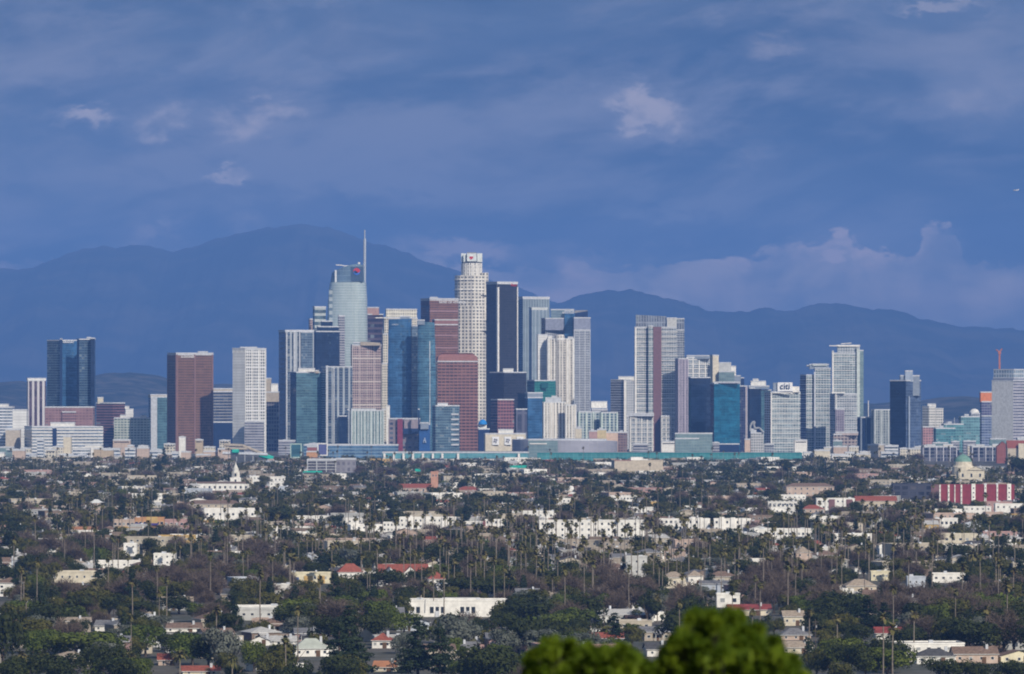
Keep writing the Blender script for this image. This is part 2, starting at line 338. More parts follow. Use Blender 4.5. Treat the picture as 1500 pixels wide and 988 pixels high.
def relief(b, poly, z0, z1, slab=None, pier=None, faces=None):
    if slab:                       # (spacing, projection, thickness, material)
        sp, pr, th, m = slab; g = grow(poly, pr); z = z0 + sp
        while z < z1 - th:
            b.prism(g, z, z + th, m, m, True); z += sp
    if pier:                       # (spacing, projection, width, material)
        sp, pr, wd_, m = pier; n = len(poly)
        for i in (faces if faces is not None else (0, n - 1)):
            p, q = Vector(poly[i]), Vector(poly[(i + 1) % n]); L = (q - p).length; d = (q - p) / L; nn = Vector((d.y, -d.x)); k = max(1, round(L / sp))
            for j in range(k + 1):
                u = min(max(j * L / k, wd_ / 2), L - wd_ / 2) ; a0 = p + d * (u - wd_ / 2) - nn * .05; a1 = p + d * (u + wd_ / 2) - nn * .05
                b.prism([tuple(a0 + nn * (pr + .05)), tuple(a1 + nn * (pr + .05)), tuple(a1), tuple(a0)], z0, z1 + .3, m, m)
class Tower:
    """a building: an Empty at its nearest ground corner, every block of it a part"""
    def __init__(s, name, label, cat, px, Y, group=None):
        s.x, s.Y = P(px, Y), Y; s.e = tag(empty(name, (s.x, Y, 0)), label, cat, group); s.l = s.r = px; s.t = 9999
    def block(s, name, l, c, r, top, bot=None, m=WHITE, a=25, Y=None, roof=None, slab=None, pier=None, depth=None, lm=None, ztop=None, faces=None, lip=1.2, label=None):
        Y = Y or s.Y; poly = rot_poly(l, c, r, Y, a, depth); z0 = Z(bot, Y) if bot else 0.0; z1 = Z(top, Y)
        ox, oy = P(c, Y) - s.x, Y - s.Y; poly = [(p[0] + ox, p[1] + oy) for p in poly]
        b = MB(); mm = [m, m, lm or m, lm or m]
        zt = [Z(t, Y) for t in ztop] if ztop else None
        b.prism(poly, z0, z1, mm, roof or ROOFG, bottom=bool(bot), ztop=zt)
        if lip and not zt:          # parapet
            g = grow(poly, .25); inn = grow(poly, -.8)
            for i in range(4):
                j = (i + 1) % 4; b.prism([g[i], g[j], inn[j], inn[i]], z1 - .6, z1 + lip, roof or LGREY, roof or LGREY, True)
        relief(b, poly, z0, z1, slab, pier, faces)
        o = b.build(name, s.e); s.last = (poly, z0, z1, o)
        if label: o['label'] = label
        s.l, s.r, s.t = min(s.l, l), max(s.r, r), min(s.t, top)
        return o
    def loft(s, name, secs, m, cap=None, smooth=True, lm=None):
        """secs: list of (z, poly) rings joined into one curved skin"""
        b = MB(); n = len(secs[0][1])
        for k in range(len(secs) - 1):
            (za, A), (zb, B) = secs[k], secs[k + 1]; u = 0
            for i in range(n):
                j = (i + 1) % n; L = math.hypot(A[j][0] - A[i][0], A[j][1] - A[i][1])
                h = lambda z, i: z[i] if isinstance(z, (list, tuple)) else z
                p = [(*A[i], h(za, i)), (*A[j], h(za, j)), (*B[j], h(zb, j)), (*B[i], h(zb, i))]
                b.face(p, m, [(u, p[0][2]), (u + L, p[1][2]), (u + L, p[2][2]), (u, p[3][2])]); u += L
        zb, B = secs[-1]; b.face([(*q, zb[i] if isinstance(zb, (list, tuple)) else zb) for i, q in enumerate(B)], cap or ROOFG)
        return b.build(name, s.e)
    def sign(s, text, px0, px1, row, m, a=25, Yoff=None, Y=None, h=None, c=None):
        """raised lettering on the front face; px0..px1 the columns it fills"""
        Y = Y or s.Y; cu = bpy.data.curves.new('sign', 'FONT'); cu.body = text; cu.align_x = 'CENTER'; cu.align_y = 'CENTER'; cu.extrude = .25; cu.size = 10
        o = bpy.data.objects.new('sign', cu); COL.objects.link(o); cu.materials.append(m); o.parent = s.e
        c = s.cpx if c is None else c
        pm = (px0 + px1) / 2; dx_ = (pm - c) / F * Y; aa = R(a); dy_ = dx_ * math.tan(aa)
        o.location = (P(c, Y) - s.x + dx_ + .6 * math.sin(aa), Y - s.Y + dy_ - .6 * math.cos(aa) - (.3), Z(row, Y)); o.rotation_euler = (R(90), 0, aa)
        bpy.context.view_layer.update(); wdt = max(.1, o.dimensions[0]); want = (px1 - px0) / F * Y / math.cos(aa); cu.size = 10 * want / wdt
        bpy.context.view_layer.update(); me = bpy.data.meshes.new_from_object(o); loc, rot = o.location.copy(), o.rotation_euler.copy(); bpy.data.objects.remove(o)
        o = bpy.data.objects.new('sign', me); COL.objects.link(o); o.parent = s.e; o.location = loc; o.rotation_euler = rot
        return o
    def marks(s, px0, px1, row, m, a=25, Y=None, c=None, hgt=3.2, seed=1):
        """a rooftop name too small to read: a run of little raised strokes"""
        Y = Y or s.Y; c = s.cpx if c is None else c; rg = random.Random(seed); aa = R(a); b = MB(); Lw = (px1 - px0) / F * Y / math.cos(aa); x = 0.0
        while x < Lw:
            w_ = rg.uniform(.8, 1.9); hh = hgt * rg.uniform(.75, 1); b.box(x, min(Lw, x + w_), -.5, -.1, 0, hh * .28, m); b.box(x, x + w_ * .35, -.5, -.1, hh * .28, hh, m)
            if rg.random() < .6: b.box(x + w_ * .35, x + w_, -.5, -.1, hh * .75, hh, m)
            x += w_ + .45
        dx_ = (px0 - c) / F * Y; o = b.build('sign', s.e); o.location = (P(c, Y) - s.x + dx_, Y - s.Y + dx_ * math.tan(aa) - .3, Z(row, Y) - hgt / 2); o.rotation_euler = (0, 0, aa); return o
    def bar(s, name, pts, r, m, n=6):
        """a mast or beam through (px, row, dy) points"""
        b = MB()
        for (x0, y0, d0), (x1, y1, d1) in zip(pts[:-1], pts[1:]):
            p = Vector((P(x0, s.Y + d0) - s.x, d0, Z(y0, s.Y + d0))); q = Vector((P(x1, s.Y + d1) - s.x, d1, Z(y1, s.Y + d1)))
            d = (q - p).normalized(); up = Vector((0, 1, 0)); e = d.cross(up).normalized(); f = d.cross(e)
            ra = [p + (e * math.cos(2 * math.pi * i / n) + f * math.sin(2 * math.pi * i / n)) * r for i in range(n)]
            rb = [q + (e * math.cos(2 * math.pi * i / n) + f * math.sin(2 * math.pi * i / n)) * r for i in range(n)]
            for i in range(n):
                j = (i + 1) % n; b.face([tuple(ra[i]), tuple(rb[i]), tuple(rb[j]), tuple(ra[j])], m)
            b.face([tuple(k) for k in rb], m); b.face([tuple(k) for k in reversed(ra)], m)
        return b.build(name, s.e)
LMK = []          # landmarks: (phrase, column, row) used in the labels of the houses and trees around them
def TW(name, label, l, c, r, top, Y, m, cat='skyscraper', part='facade', **kw):
    t = Tower(name, label, cat, c, Y); t.cpx = c; t.block(part, l, c, r, top, None, m, **kw); return t
# --- claddings
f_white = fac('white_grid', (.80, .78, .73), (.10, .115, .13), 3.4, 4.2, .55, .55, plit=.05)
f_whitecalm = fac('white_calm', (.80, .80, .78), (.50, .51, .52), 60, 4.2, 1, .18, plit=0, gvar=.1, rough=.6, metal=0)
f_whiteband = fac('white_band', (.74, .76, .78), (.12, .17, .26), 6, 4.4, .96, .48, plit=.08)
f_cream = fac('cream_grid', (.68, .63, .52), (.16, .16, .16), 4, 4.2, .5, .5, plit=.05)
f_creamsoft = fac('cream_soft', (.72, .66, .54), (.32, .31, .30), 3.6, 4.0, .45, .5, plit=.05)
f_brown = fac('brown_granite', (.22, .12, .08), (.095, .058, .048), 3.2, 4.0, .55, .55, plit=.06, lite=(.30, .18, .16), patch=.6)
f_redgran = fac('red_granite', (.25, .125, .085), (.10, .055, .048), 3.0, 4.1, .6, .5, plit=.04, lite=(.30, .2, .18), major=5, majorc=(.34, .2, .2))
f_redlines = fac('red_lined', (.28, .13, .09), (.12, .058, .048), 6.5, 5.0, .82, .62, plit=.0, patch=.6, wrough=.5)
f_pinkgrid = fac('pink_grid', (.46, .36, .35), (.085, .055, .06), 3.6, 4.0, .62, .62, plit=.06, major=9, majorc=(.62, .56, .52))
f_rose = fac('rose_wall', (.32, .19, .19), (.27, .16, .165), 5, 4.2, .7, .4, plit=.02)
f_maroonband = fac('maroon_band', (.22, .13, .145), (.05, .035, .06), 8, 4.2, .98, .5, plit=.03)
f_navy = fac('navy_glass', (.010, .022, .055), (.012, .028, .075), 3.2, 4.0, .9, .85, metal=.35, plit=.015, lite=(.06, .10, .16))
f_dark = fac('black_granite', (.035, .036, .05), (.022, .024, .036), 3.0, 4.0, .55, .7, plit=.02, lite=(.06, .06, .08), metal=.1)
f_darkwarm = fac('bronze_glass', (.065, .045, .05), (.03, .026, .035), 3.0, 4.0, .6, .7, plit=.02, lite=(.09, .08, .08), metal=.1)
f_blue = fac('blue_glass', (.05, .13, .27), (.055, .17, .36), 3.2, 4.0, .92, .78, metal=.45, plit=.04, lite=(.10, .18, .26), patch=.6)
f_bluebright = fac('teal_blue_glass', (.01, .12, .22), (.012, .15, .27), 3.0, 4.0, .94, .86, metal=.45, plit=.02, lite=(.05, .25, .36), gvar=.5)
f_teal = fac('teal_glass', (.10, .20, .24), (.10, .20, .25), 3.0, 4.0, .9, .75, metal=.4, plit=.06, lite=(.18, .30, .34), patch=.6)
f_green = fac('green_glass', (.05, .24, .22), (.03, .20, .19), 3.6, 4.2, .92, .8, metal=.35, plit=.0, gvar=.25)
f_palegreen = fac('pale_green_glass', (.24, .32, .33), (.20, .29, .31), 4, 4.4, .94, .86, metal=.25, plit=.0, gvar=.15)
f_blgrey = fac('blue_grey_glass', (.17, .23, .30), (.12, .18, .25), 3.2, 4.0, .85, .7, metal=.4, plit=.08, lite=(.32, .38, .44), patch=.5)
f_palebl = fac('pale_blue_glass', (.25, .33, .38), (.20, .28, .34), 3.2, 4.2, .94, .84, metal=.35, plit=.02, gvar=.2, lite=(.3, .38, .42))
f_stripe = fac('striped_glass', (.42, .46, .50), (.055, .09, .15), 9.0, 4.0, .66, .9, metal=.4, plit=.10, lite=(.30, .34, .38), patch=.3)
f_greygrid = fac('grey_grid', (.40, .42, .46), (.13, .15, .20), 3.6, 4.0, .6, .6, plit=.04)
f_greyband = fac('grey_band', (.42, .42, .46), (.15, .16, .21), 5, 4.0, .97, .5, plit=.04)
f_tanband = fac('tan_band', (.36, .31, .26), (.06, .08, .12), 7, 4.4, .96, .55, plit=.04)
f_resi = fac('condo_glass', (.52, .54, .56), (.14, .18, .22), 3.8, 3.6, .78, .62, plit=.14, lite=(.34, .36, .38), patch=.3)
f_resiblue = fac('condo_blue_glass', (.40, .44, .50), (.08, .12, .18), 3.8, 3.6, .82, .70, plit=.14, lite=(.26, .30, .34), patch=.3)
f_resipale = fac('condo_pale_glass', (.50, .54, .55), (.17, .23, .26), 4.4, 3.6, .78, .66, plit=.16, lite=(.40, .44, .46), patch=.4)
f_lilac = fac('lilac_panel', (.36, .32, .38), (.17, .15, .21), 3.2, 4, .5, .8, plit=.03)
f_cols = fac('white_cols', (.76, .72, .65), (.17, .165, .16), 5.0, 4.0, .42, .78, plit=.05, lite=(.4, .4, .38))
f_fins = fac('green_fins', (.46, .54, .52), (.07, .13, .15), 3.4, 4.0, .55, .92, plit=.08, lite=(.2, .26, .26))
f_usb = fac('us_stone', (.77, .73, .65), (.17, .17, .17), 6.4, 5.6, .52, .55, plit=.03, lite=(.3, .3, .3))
ORANGE = pbr('orange_netting', (.62, .20, .06)); MAROON = pbr('maroon_panel', (.19, .10, .105)); TEALP = pbr('teal_panel', (.02, .26, .27), .4)
REDS = pbr('red_sign', (.55, .03, .03), .5, var=.03); WSIGN = pbr('white_sign', (.85, .85, .85), .5, var=.03); NAVYP = pbr('navy_panel', (.012, .03, .09), .4)
BLUEB = pbr('blue_banner', (.02, .085, .26), .5); TAN = pbr('tan_stone', (.42, .36, .28)); BEIGE = pbr('beige_wall', (.50, .44, .36)); TERRA = pbr('terracotta', (.35, .11, .055), var=.3, scale=1)
DGLASS = pbr('dark_glass', (.03, .04, .055), .15, .3, spec=.5); STEEL = pbr('pale_steel', (.62, .66, .72), .35, .6, .05); CGREEN = pbr('copper_green', (.10, .30, .22), .6)
PINK = pbr('pink_wall', (.44, .28, .26)); REDW = pbr('red_wall', (.24, .04, .055)); GREYB = pbr('blue_grey_panel', (.24, .28, .34)); BLUEP = pbr('blue_glass_panel', (.03, .10, .22), .2, .4)
def slabw(sp=3.6, pr=.7, th=.7, m=WHITE): return (sp, pr, th, m)
# ------------------------------------------------------------------ the skyline, left to right
t = TW('office_block', 'stepped white office block at the far left edge of the city', -14, -14, 18, 597, 8300, f_whiteband, 'office building', depth=40)
t.block('lower_wing', 18, 18, 39, 601, None, f_whitecalm, Y=8310, depth=34); t.block('penthouse', -2, -2, 12, 593, 598, WHITE, Y=8306, depth=12)
t.block('base', 8, 8, 29, 630, None, BEIGE, Y=8270, depth=20)
t = TW('office_tower', 'slim tower with vertical white and brown stripes, beside the blue glass twins', 39, 41, 66, 558, 8600, fac('vstripe', (.62, .60, .62), (.10, .07, .10), 8.2, 200, .55, 1, plit=0), 'office tower')
t.block('crown', 38.5, 40.5, 66.5, 555, 558.5, WHITE); 
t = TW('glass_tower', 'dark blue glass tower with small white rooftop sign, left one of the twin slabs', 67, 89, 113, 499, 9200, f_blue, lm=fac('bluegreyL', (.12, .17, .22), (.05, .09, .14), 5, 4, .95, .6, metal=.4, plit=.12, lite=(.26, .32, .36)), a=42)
t.block('seam', 88, 88, 91, 497, None, NAVYP, Y=9197, depth=6); t.marks(92, 106, 501, WSIGN, a=42, seed=3)
t = TW('glass_tower', 'dark blue glass tower with a black edge, right one of the twin slabs', 112, 116, 139, 497.5, 9160, fac('bluegreyR', (.10, .16, .22), (.04, .08, .15), 4.5, 4, .95, .65, metal=.4, plit=.10, lite=(.24, .30, .36)), lm=f_navy)
t.block('edge_strip', 133, 133, 138.5, 496, None, f_navy, Y=9155, depth=20); t.block('rooftop_unit', 127, 127, 133, 495, 498, GREY, Y=9175, depth=8)
t = TW('office_block', 'wide rose pink block standing in front of the twin glass towers', 66, 66, 136, 597, 8500, f_rose, 'office building', depth=40)
t.block('window_bay', 91, 91, 111, 604, None, fac('rosewin', (.34, .2, .2), (.12, .08, .11), 3, 4.2, .7, .5), Y=8497, depth=4)
t = TW('office_block', 'maroon block with horizontal window bands, right of the rose pink block', 140, 165, 181, 591, 8800, f_maroonband, 'office building', a=60)
t.block('penthouse', 143, 143, 151, 583, 592, CREAM, depth=8, Y=8812)
t = TW('office_block', 'small white tower beside the maroon banded block', 181, 184, 195, 600, 8950, f_whitecalm, 'office building'); t.block('penthouse', 183, 183, 189, 596, 601, WHITE, Y=8956, depth=6)
t = TW('parking_structure', 'pale green low block with open decks behind the cream roofs', 167, 167, 218, 613, 8750, fac('pgreen', (.50, .54, .48), (.16, .22, .22), 5, 4, .7, .5), 'parking garage', depth=30)
t.block('roof_hut', 176, 176, 184, 609, 614, WHITE, depth=8); t.block('roof_hut', 206, 206, 214, 610, 614, WHITE, depth=8)
t = TW('hospital_block', 'long white and blue banded office block low at the left', 30, 47, 149, 626, 8180, f_whiteband, 'office building', lm=f_palebl, a=14, slab=(4.4, .5, 1.2, WHITE))
t.block('penthouse', 74, 74, 109, 620, 627, WHITE, Y=8200, depth=14); t.block('stair_tower', 77, 77, 83, 627, None, NAVYP, Y=8186, depth=6)
t = TW('office_block', 'teal glass block with a tan cap left of the brown tower', 217, 221, 246, 582, 8900, f_teal, 'office building', lm=f_blgrey); t.block('roof_cap', 216.5, 220.5, 247, 579, 582.5, TAN); t.block('corner_pier', 221, 221, 230, 583, None, LGREY, Y=8896, depth=4)
t = TW('brown_tower', 'wide brown granite tower with small white rooftop lettering', 243.5, 258, 311, 520, 8600, f_brown, slab=None, pier=(26, .8, 2.2, pbr('brown_pier', (.21, .12, .11))))
t.block('crown', 243.2, 257.8, 311.2, 518, 528, pbr('brown_stone', (.22, .12, .11))); t.marks(265, 285, 522.5, WSIGN, seed=5); t.block('penthouse', 290, 290, 304, 516, 519, GREY, Y=8625, depth=10)
t = TW('office_block', 'tan capped office block with blue window bands, between the brown and white towers', 308, 309, 343, 574, 8900, fac('blband', (.30, .30, .32), (.035, .06, .12), 7, 4.6, .97, .6, plit=.05, lite=(.2, .24, .3)), 'office building')
t.block('roof_cap', 307, 308, 344, 570, 574.5, TAN); t.block('base', 309, 309, 342, 619, None, NAVYP, Y=8885, depth=10)
t = TW('white_tower', 'white slab tower with a blank left side and gridded front, standing alone', 340, 359, 388, 513, 8500, fac('wtower', (.80, .80, .79), (.05, .055, .07), 5.0, 4.6, .60, .56, plit=.06, major=7, majorc=(.8, .8, .8)), lm=f_whitecalm, a=52, pier=(18, .5, 1.3, WHITE), faces=(0,))
t.block('crown', 339.7, 358.8, 388.3, 511, 517, WHITE, a=52); t.block('podium', 358, 358, 386, 618, None, f_greyband, Y=8470, depth=20); t.block('penthouse', 352, 352, 376, 509.5, 512, WHITE, Y=8525, depth=12)
t = TW('office_block', 'dark gridded block stepping up to white rooftop boxes, right of the white slab tower', 386, 386, 408, 575, 8900, fac('dkgrid', (.20, .19, .21), (.05, .05, .08), 4, 6, .7, .7), 'office building', depth=34)
t.block('roof_step', 387, 387, 397, 555, 576, TAN, Y=8910, depth=14); t.block('roof_step', 397, 397, 407, 563, 576, WHITE, Y=8908, depth=14); t.block('tan_band', 385, 385, 408.5, 575, 589, TAN, Y=8898, depth=4)
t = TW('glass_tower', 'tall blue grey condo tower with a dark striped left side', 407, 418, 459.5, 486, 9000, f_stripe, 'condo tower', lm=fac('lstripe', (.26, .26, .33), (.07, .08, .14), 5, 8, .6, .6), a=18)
t.block('glass_bay', 441, 441, 458, 487, None, f_blgrey, Y=9002, depth=10); t.block('parapet', 406.8, 417.8, 459.7, 484.5, 487, GREY, a=18)
for x0, x1 in ((419, 421), (430, 433), (438, 440.5)): t.block('white_fin', x0, x0, x1, 488, None, LGREY, Y=9000 + (x0 - 418) * .33 - 2.5, depth=3)
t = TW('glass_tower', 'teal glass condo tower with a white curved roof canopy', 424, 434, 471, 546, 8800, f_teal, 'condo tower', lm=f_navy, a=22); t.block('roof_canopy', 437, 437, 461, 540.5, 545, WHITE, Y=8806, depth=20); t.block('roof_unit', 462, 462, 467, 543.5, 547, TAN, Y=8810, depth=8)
t = TW('glass_tower', 'striped blue glass condo tower left of the brown gridded tower', 470, 479, 516, 538, 8790, f_stripe, 'condo tower', lm=f_resiblue, a=20)
t.block('pale_edge', 477.5, 477.5, 480.5, 537, None, LGREY, Y=8786, depth=4); t.bar('bent_fin', [(509, 600, -2), (513, 604, 1), (513, 650, 1)], 1.3, LGREY); t.block('white_fin', 488.5, 488.5, 490, 540, None, LGREY, Y=8791, depth=2); t.block('dark_bay', 497, 497, 508, 610, None, f_navy, Y=8788, depth=6)
t = TW('dark_tower', 'stepped navy blue tower in front of the sail-topped skyscraper', 459, 463, 497, 486, 9100, f_navy); t.block('upper_step', 464, 466, 496, 479, 487, f_navy, Y=9103); t.block('top_step', 470, 471, 487, 471, 480, f_navy, Y=9106)
t = TW('banded_tower', 'narrow grey banded tower behind the stepped navy tower', 495, 496, 505, 463, 9150, f_greyband, 'office tower')
t = TW('banded_tower', 'white banded tower top left of the sail-topped skyscraper', 458, 461, 477, 451, 9500, fac('wgreenband', (.50, .55, .54), (.08, .13, .16), 7, 10, .98, .55), 'office tower'); t.block('roof_rim', 457.8, 460.8, 477.2, 450, 452, WHITE)
t = TW('office_tower', 'brownish shoulder tower at the far left of the sail-topped skyscraper', 452, 454, 463, 468, 9560, f_pinkgrid, 'office tower')
# the tall sail-topped skyscraper
Yg = 9300; t = Tower('sail_skyscraper', 'tallest skyscraper, pale blue curved glass with a sail top and white spire', 'skyscraper', 508, Yg)
def ell(cx, hw, hd, n=40, p=2.6):
    out = []
    for i in range(n):
        th = -math.pi / 2 + 2 * math.pi * i / n; c_, s_ = math.cos(th), math.sin(th)
        out.append((cx + hw * math.copysign(abs(c_) ** (2 / p), c_), hd * math.copysign(abs(s_) ** (2 / p), s_)))
    return out
def pcx(l, r): return (P((l + r) / 2, Yg) - t.x, (r - l) / 2 / F * Yg)
prof = [(660, 474.5, 539), (560, 475.5, 539), (480, 478, 538.5), (440, 480.5, 538), (414, 483, 536.5)]
secs = [(Z(y, Yg) if y < 655 else 0, ell(pcx(l, r)[0], pcx(l, r)[1], 24)) for y, l, r in prof]
g_pale = fac('sail_glass', (.52, .60, .61), (.50, .60, .62), 3.0, 4.3, .94, .84, metal=.35, plit=.0, gvar=.08, rough=.22, tilt=.012)
g_sail = fac('sail_crown_glass', (.20, .28, .36), (.17, .25, .34), 5, 8.0, .94, .92, metal=.45, plit=.0, gvar=.12, rough=.15)
t.loft('facade', secs, g_pale)
zt = []
e0 = ell(pcx(484, 536)[0], pcx(484, 536)[1], 22); xa, xb = P(484, Yg) - t.x, P(536, Yg) - t.x
for p in e0:
    k = (p[0] - xa) / (xb - xa); row = 400 - 12.5 * math.sin(min(1, k / .8) * math.pi / 2) + max(0, k - .85) * 12; zt.append(Z(row, Yg))
t.loft('sail_crown', [(Z(414, Yg) + .3, e0), (zt, ell(pcx(486, 534)[0], pcx(486, 534)[1], 21))], g_sail, cap=GREYB)
t.block('notch_strip', 482, 482, 487, 424, None, fac('notch', (.42, .48, .50), (.16, .22, .28), 20, 11, 1, .45, plit=0, gvar=.2), Y=Yg - 20, depth=14, lip=0)
t.block('crown_edge', 490.5, 490.5, 493, 396, 414, pbr('bright_glass', (.75, .78, .80), .3), Y=Yg - 19.6, depth=4, lip=0)
t.block('logo_recess', 514, 514, 532, 391, 413, pbr('recess_glass', (.06, .10, .17), .3), Y=Yg - 22.3, depth=5, lip=0)
def disc(name, px, row, r, m, a0, a1, Y, par, n=20, wave=False):
    b = MB(); cx_, cz_ = P(px, Y) - par.x, Z(row, Y); pts = [(cx_, Y - par.Y, cz_)] if not wave else []
    for i in range(n + 1):
        th = a0 + (a1 - a0) * i / n; pts.append((cx_ + r * math.cos(th), Y - par.Y, cz_ + r * math.sin(th)))
    if wave:
        sgn = 1 if a1 > a0 else -1
        pts += [(cx_ - r + 2 * r * i / 12, Y - par.Y, cz_ + r * .3 * math.sin(2 * math.pi * i / 12)) for i in range(1, 12)]
    k = len(b.v); b.face(pts, m); q = [(p[0], p[1] + .5, p[2]) for p in pts]
    for i in range(len(pts)):
        j = (i + 1) % len(pts); b.face([pts[j], pts[i], q[i], q[j]], m)
    return b.build(name, par.e)
disc('logo', 522.5, 398, 5.6, REDS, R(10), R(190), Yg - 23.5, t, wave=True); disc('logo', 522.5, 398.2, 5.6, pbr('logo_blue', (.05, .16, .55), .5), R(190), R(370), Yg - 23.2, t, wave=True)
t.bar('spire', [(534, 415, -8), (534.2, 372, -8), (534.3, 350, -8)], 2.3, STEEL, 8); t.bar('spire_tip', [(534.3, 350, -8), (534.3, 337, -8)], 1.1, STEEL, 6)
t.bar('window_crane', [(492, 388.5, 0), (501, 389, 0), (504, 390, 0), (523, 389, 0)], .8, WHITE); t.block('beacon', 524.5, 524.5, 527.5, 384.5, 389, WHITE, Y=Yg - 5, depth=4, lip=0)
t = TW('office_tower', 'dark purple banded tower with a tan top, right of the sail-topped skyscraper', 536, 537, 561, 461, 9600, fac('purpband', (.10, .075, .10), (.05, .04, .07), 7, 9, .98, .6), 'office tower'); t.block('tan_top', 537, 537, 555, 451, 462, pbr('rosy_tan', (.42, .26, .22)), Y=9604, depth=20)
t = TW('gridded_tower', 'pinkish brown gridded tower with a slanted tan cap', 514, 516, 558.5, 506, 8900, f_pinkgrid, pier=(12, .4, .7, pbr('pale_pier', (.60, .53, .50))), slab=(13.5, .3, .7, pbr('pale_pier', (.60, .53, .50))))
t.block('slanted_cap', 528, 528, 557, 501, 506.5, TAN, Y=8904, depth=26, ztop=[501, 502.5, 502, 500.5], lip=0); t.block('rooftop_unit', 518, 518, 528, 502.5, 507, GREYB, Y=8906, depth=12)
t = TW('finned_block', 'mid-rise block wrapped in pale green vertical fins, beneath the gridded tower', 513, 515, 562, 602, 8700, f_fins, 'hotel', pier=(5.6, .8, 1.3, pbr('fin_white', (.62, .68, .66)))); t.block('roof_rim', 512.5, 514.6, 550, 600, 603, WHITE)
# cream stepped tower behind the curved blue glass
t = TW('stepped_cream_tower', 'cream stepped tower with a gridded crown rising behind the curved blue glass', 557, 559, 613, 600, 9200, f_cream); 
t.block('shaft', 557.5, 559, 613, 533, 600, f_cream); t.block('shaft', 559.5, 561, 612, 490, 533, f_cream, Y=9202); t.block('shaft', 561.5, 563, 611, 466, 490, f_cream, Y=9204)
t.block('crown', 564.5, 566, 610.5, 453.5, 466.5, fac('crowngrid', (.78, .74, .62), (.30, .29, .26), 4, 5.5, .5, .6, plit=0), Y=9206); t.bar('crane_arm', [(550, 466, 0), (566, 466, 0)], .9, WHITE); t.block('edge_pier', 566, 566, 571, 595, None, WHITE, Y=8860, depth=3)
# curved blue glass pair
def curved(name, label, l, r, top, Y, m, bulge_l, bulge_r, ztrow, depth=16, cap=None):
    t = Tower(name, label, 'skyscraper', (l + r) / 2, Y); secs = []
    for k in range(9):
        f = k / 8; row = 662 + (top - 662) * f; bl = bulge_l * math.sin(math.pi * min(1, f * .9 + .05)); br = bulge_r * math.sin(math.pi * min(1, f * .9 + .05))
        x0 = P(l - bl, Y) - t.x; x1 = P(r + br, Y) - t.x; cx_ = (x0 + x1) / 2; hw = (x1 - x0) / 2
        poly = [(cx_ + hw * math.sin(R(-80 + 160 * i / 10)) / math.sin(R(80)), -depth * .3 * (math.cos(R(-80 + 160 * i / 10)))) for i in range(11)] + [(x1, depth), (x0, depth)]
        secs.append(((0 if k == 0 else Z(row, Y)), poly))
    secs[-1] = ([Z(ztrow[0] + (ztrow[1] - ztrow[0]) * (p[0] - x0) / (x1 - x0), Y) for p in secs[-1][1]], secs[-1][1])
    t.loft('facade', secs, m, cap or GREYB); t.cpx = l; t.l, t.r = l, r
    return t
t = curved('curved_glass_tower', 'broad deep blue curved glass hotel tower', 569.5, 603, 470, 8900, f_blue, 1.5, 0, (468, 467)); t.block('light_strip', 603.2, 603.2, 611.5, 478, None, f_blgrey, Y=8896, depth=20)
t.marks(574, 583, 475.5, LGREY, a=0, Y=8893, c=569, hgt=2, seed=7); t.block('roof_screen', 586, 586, 600, 464, 470, GREYB, Y=8906, depth=8)
t = curved('curved_glass_tower', 'narrower teal blue curved glass tower with a slanted top', 612, 636, 474, 8850, fac('tealblue', (.09, .20, .29), (.09, .21, .31), 3.2, 4, .92, .78, metal=.5, plit=.05, patch=.7, lite=(.14, .24, .3)), .5, 2.5, (471, 473)); t.block('top_panel', 611, 611, 622, 469.5, 476, GREYB, Y=8844, depth=8); t.block('bright_seam', 629, 629, 630.3, 500, None, LGREY, Y=8845.5, depth=2, lip=0)
t = TW('entertainment_block', 'beige and dark patterned hotel podium with a red banner strip', 569, 569, 615, 614, 8480, fac('podium', (.26, .22, .24), (.06, .075, .13), 9, 7, .5, .5, patch=.7, plit=.1), 'hotel', depth=40)
t.block('banner_strip', 582, 582, 590, 614, 664, pbr('crimson_banner', (.22, .04, .065)), Y=8474, depth=3, lip=0); t.block('beige_panel', 592, 592, 613, 615, 628, pbr('mauve_panel', (.30, .25, .27)), Y=8475, depth=3, lip=0); t.block('dark_band', 590.5, 590.5, 613, 628, 636, NAVYP, Y=8473, depth=3, lip=0)
t = TW('banner_tower', 'blue wrapped stair tower with a tiny white figure emblem', 614, 614, 630, 622, 8440, BLUEB, 'office building', depth=16); t.block('cap', 616, 616, 628, 620, 629, GREYB, Y=8436, depth=10); t.block('upright', 612.5, 612.5, 614.3, 600, None, NAVYP, Y=8445, depth=6)
b = MB(); 
for (x0, x1, y0, y1) in ((621.2, 623, 641.5, 644), (620.3, 623.6, 644.3, 646), (620, 621.3, 646, 649), (622.6, 624.2, 646, 649)):
    b.box(P(x0, 8438) - t.x, P(x1, 8438) - t.x, -2.4, -.2, Z(y1, 8438), Z(y0, 8438), pbr('emblem_pale', (.35, .42, .55)))
b.build('emblem', t.e)
t = TW('red_tower', 'red granite tower with white rooftop lettering behind the round white tower', 616, 629.5, 671, 440, 9500, f_redgran, lm=fac('shaded_red_granite', (.06, .04, .09), (.03, .03, .07), 3, 4, .6, .6)); t.block('crown', 615.8, 629.3, 671.2, 438, 447, pbr('rose_granite', (.28, .135, .11)), lm=pbr('shaded_rose_granite', (.10, .05, .09)))  # left faces use darker granite copies, shade put into the colour
t.sign('BANK OF AMERICA', 643, 682, 443, WSIGN); t.block('penthouse', 630, 630, 641, 436.3, 439, LGREY, Y=9520, depth=12)
t = TW('red_tower', 'plain topped rose granite tower below the lettered red tower', 633, 637, 671, 476, 9400, f_redgran); t.block('crown', 632.8, 636.8, 671.2, 469, 478, pbr('rose_granite', (.28, .135, .11)))
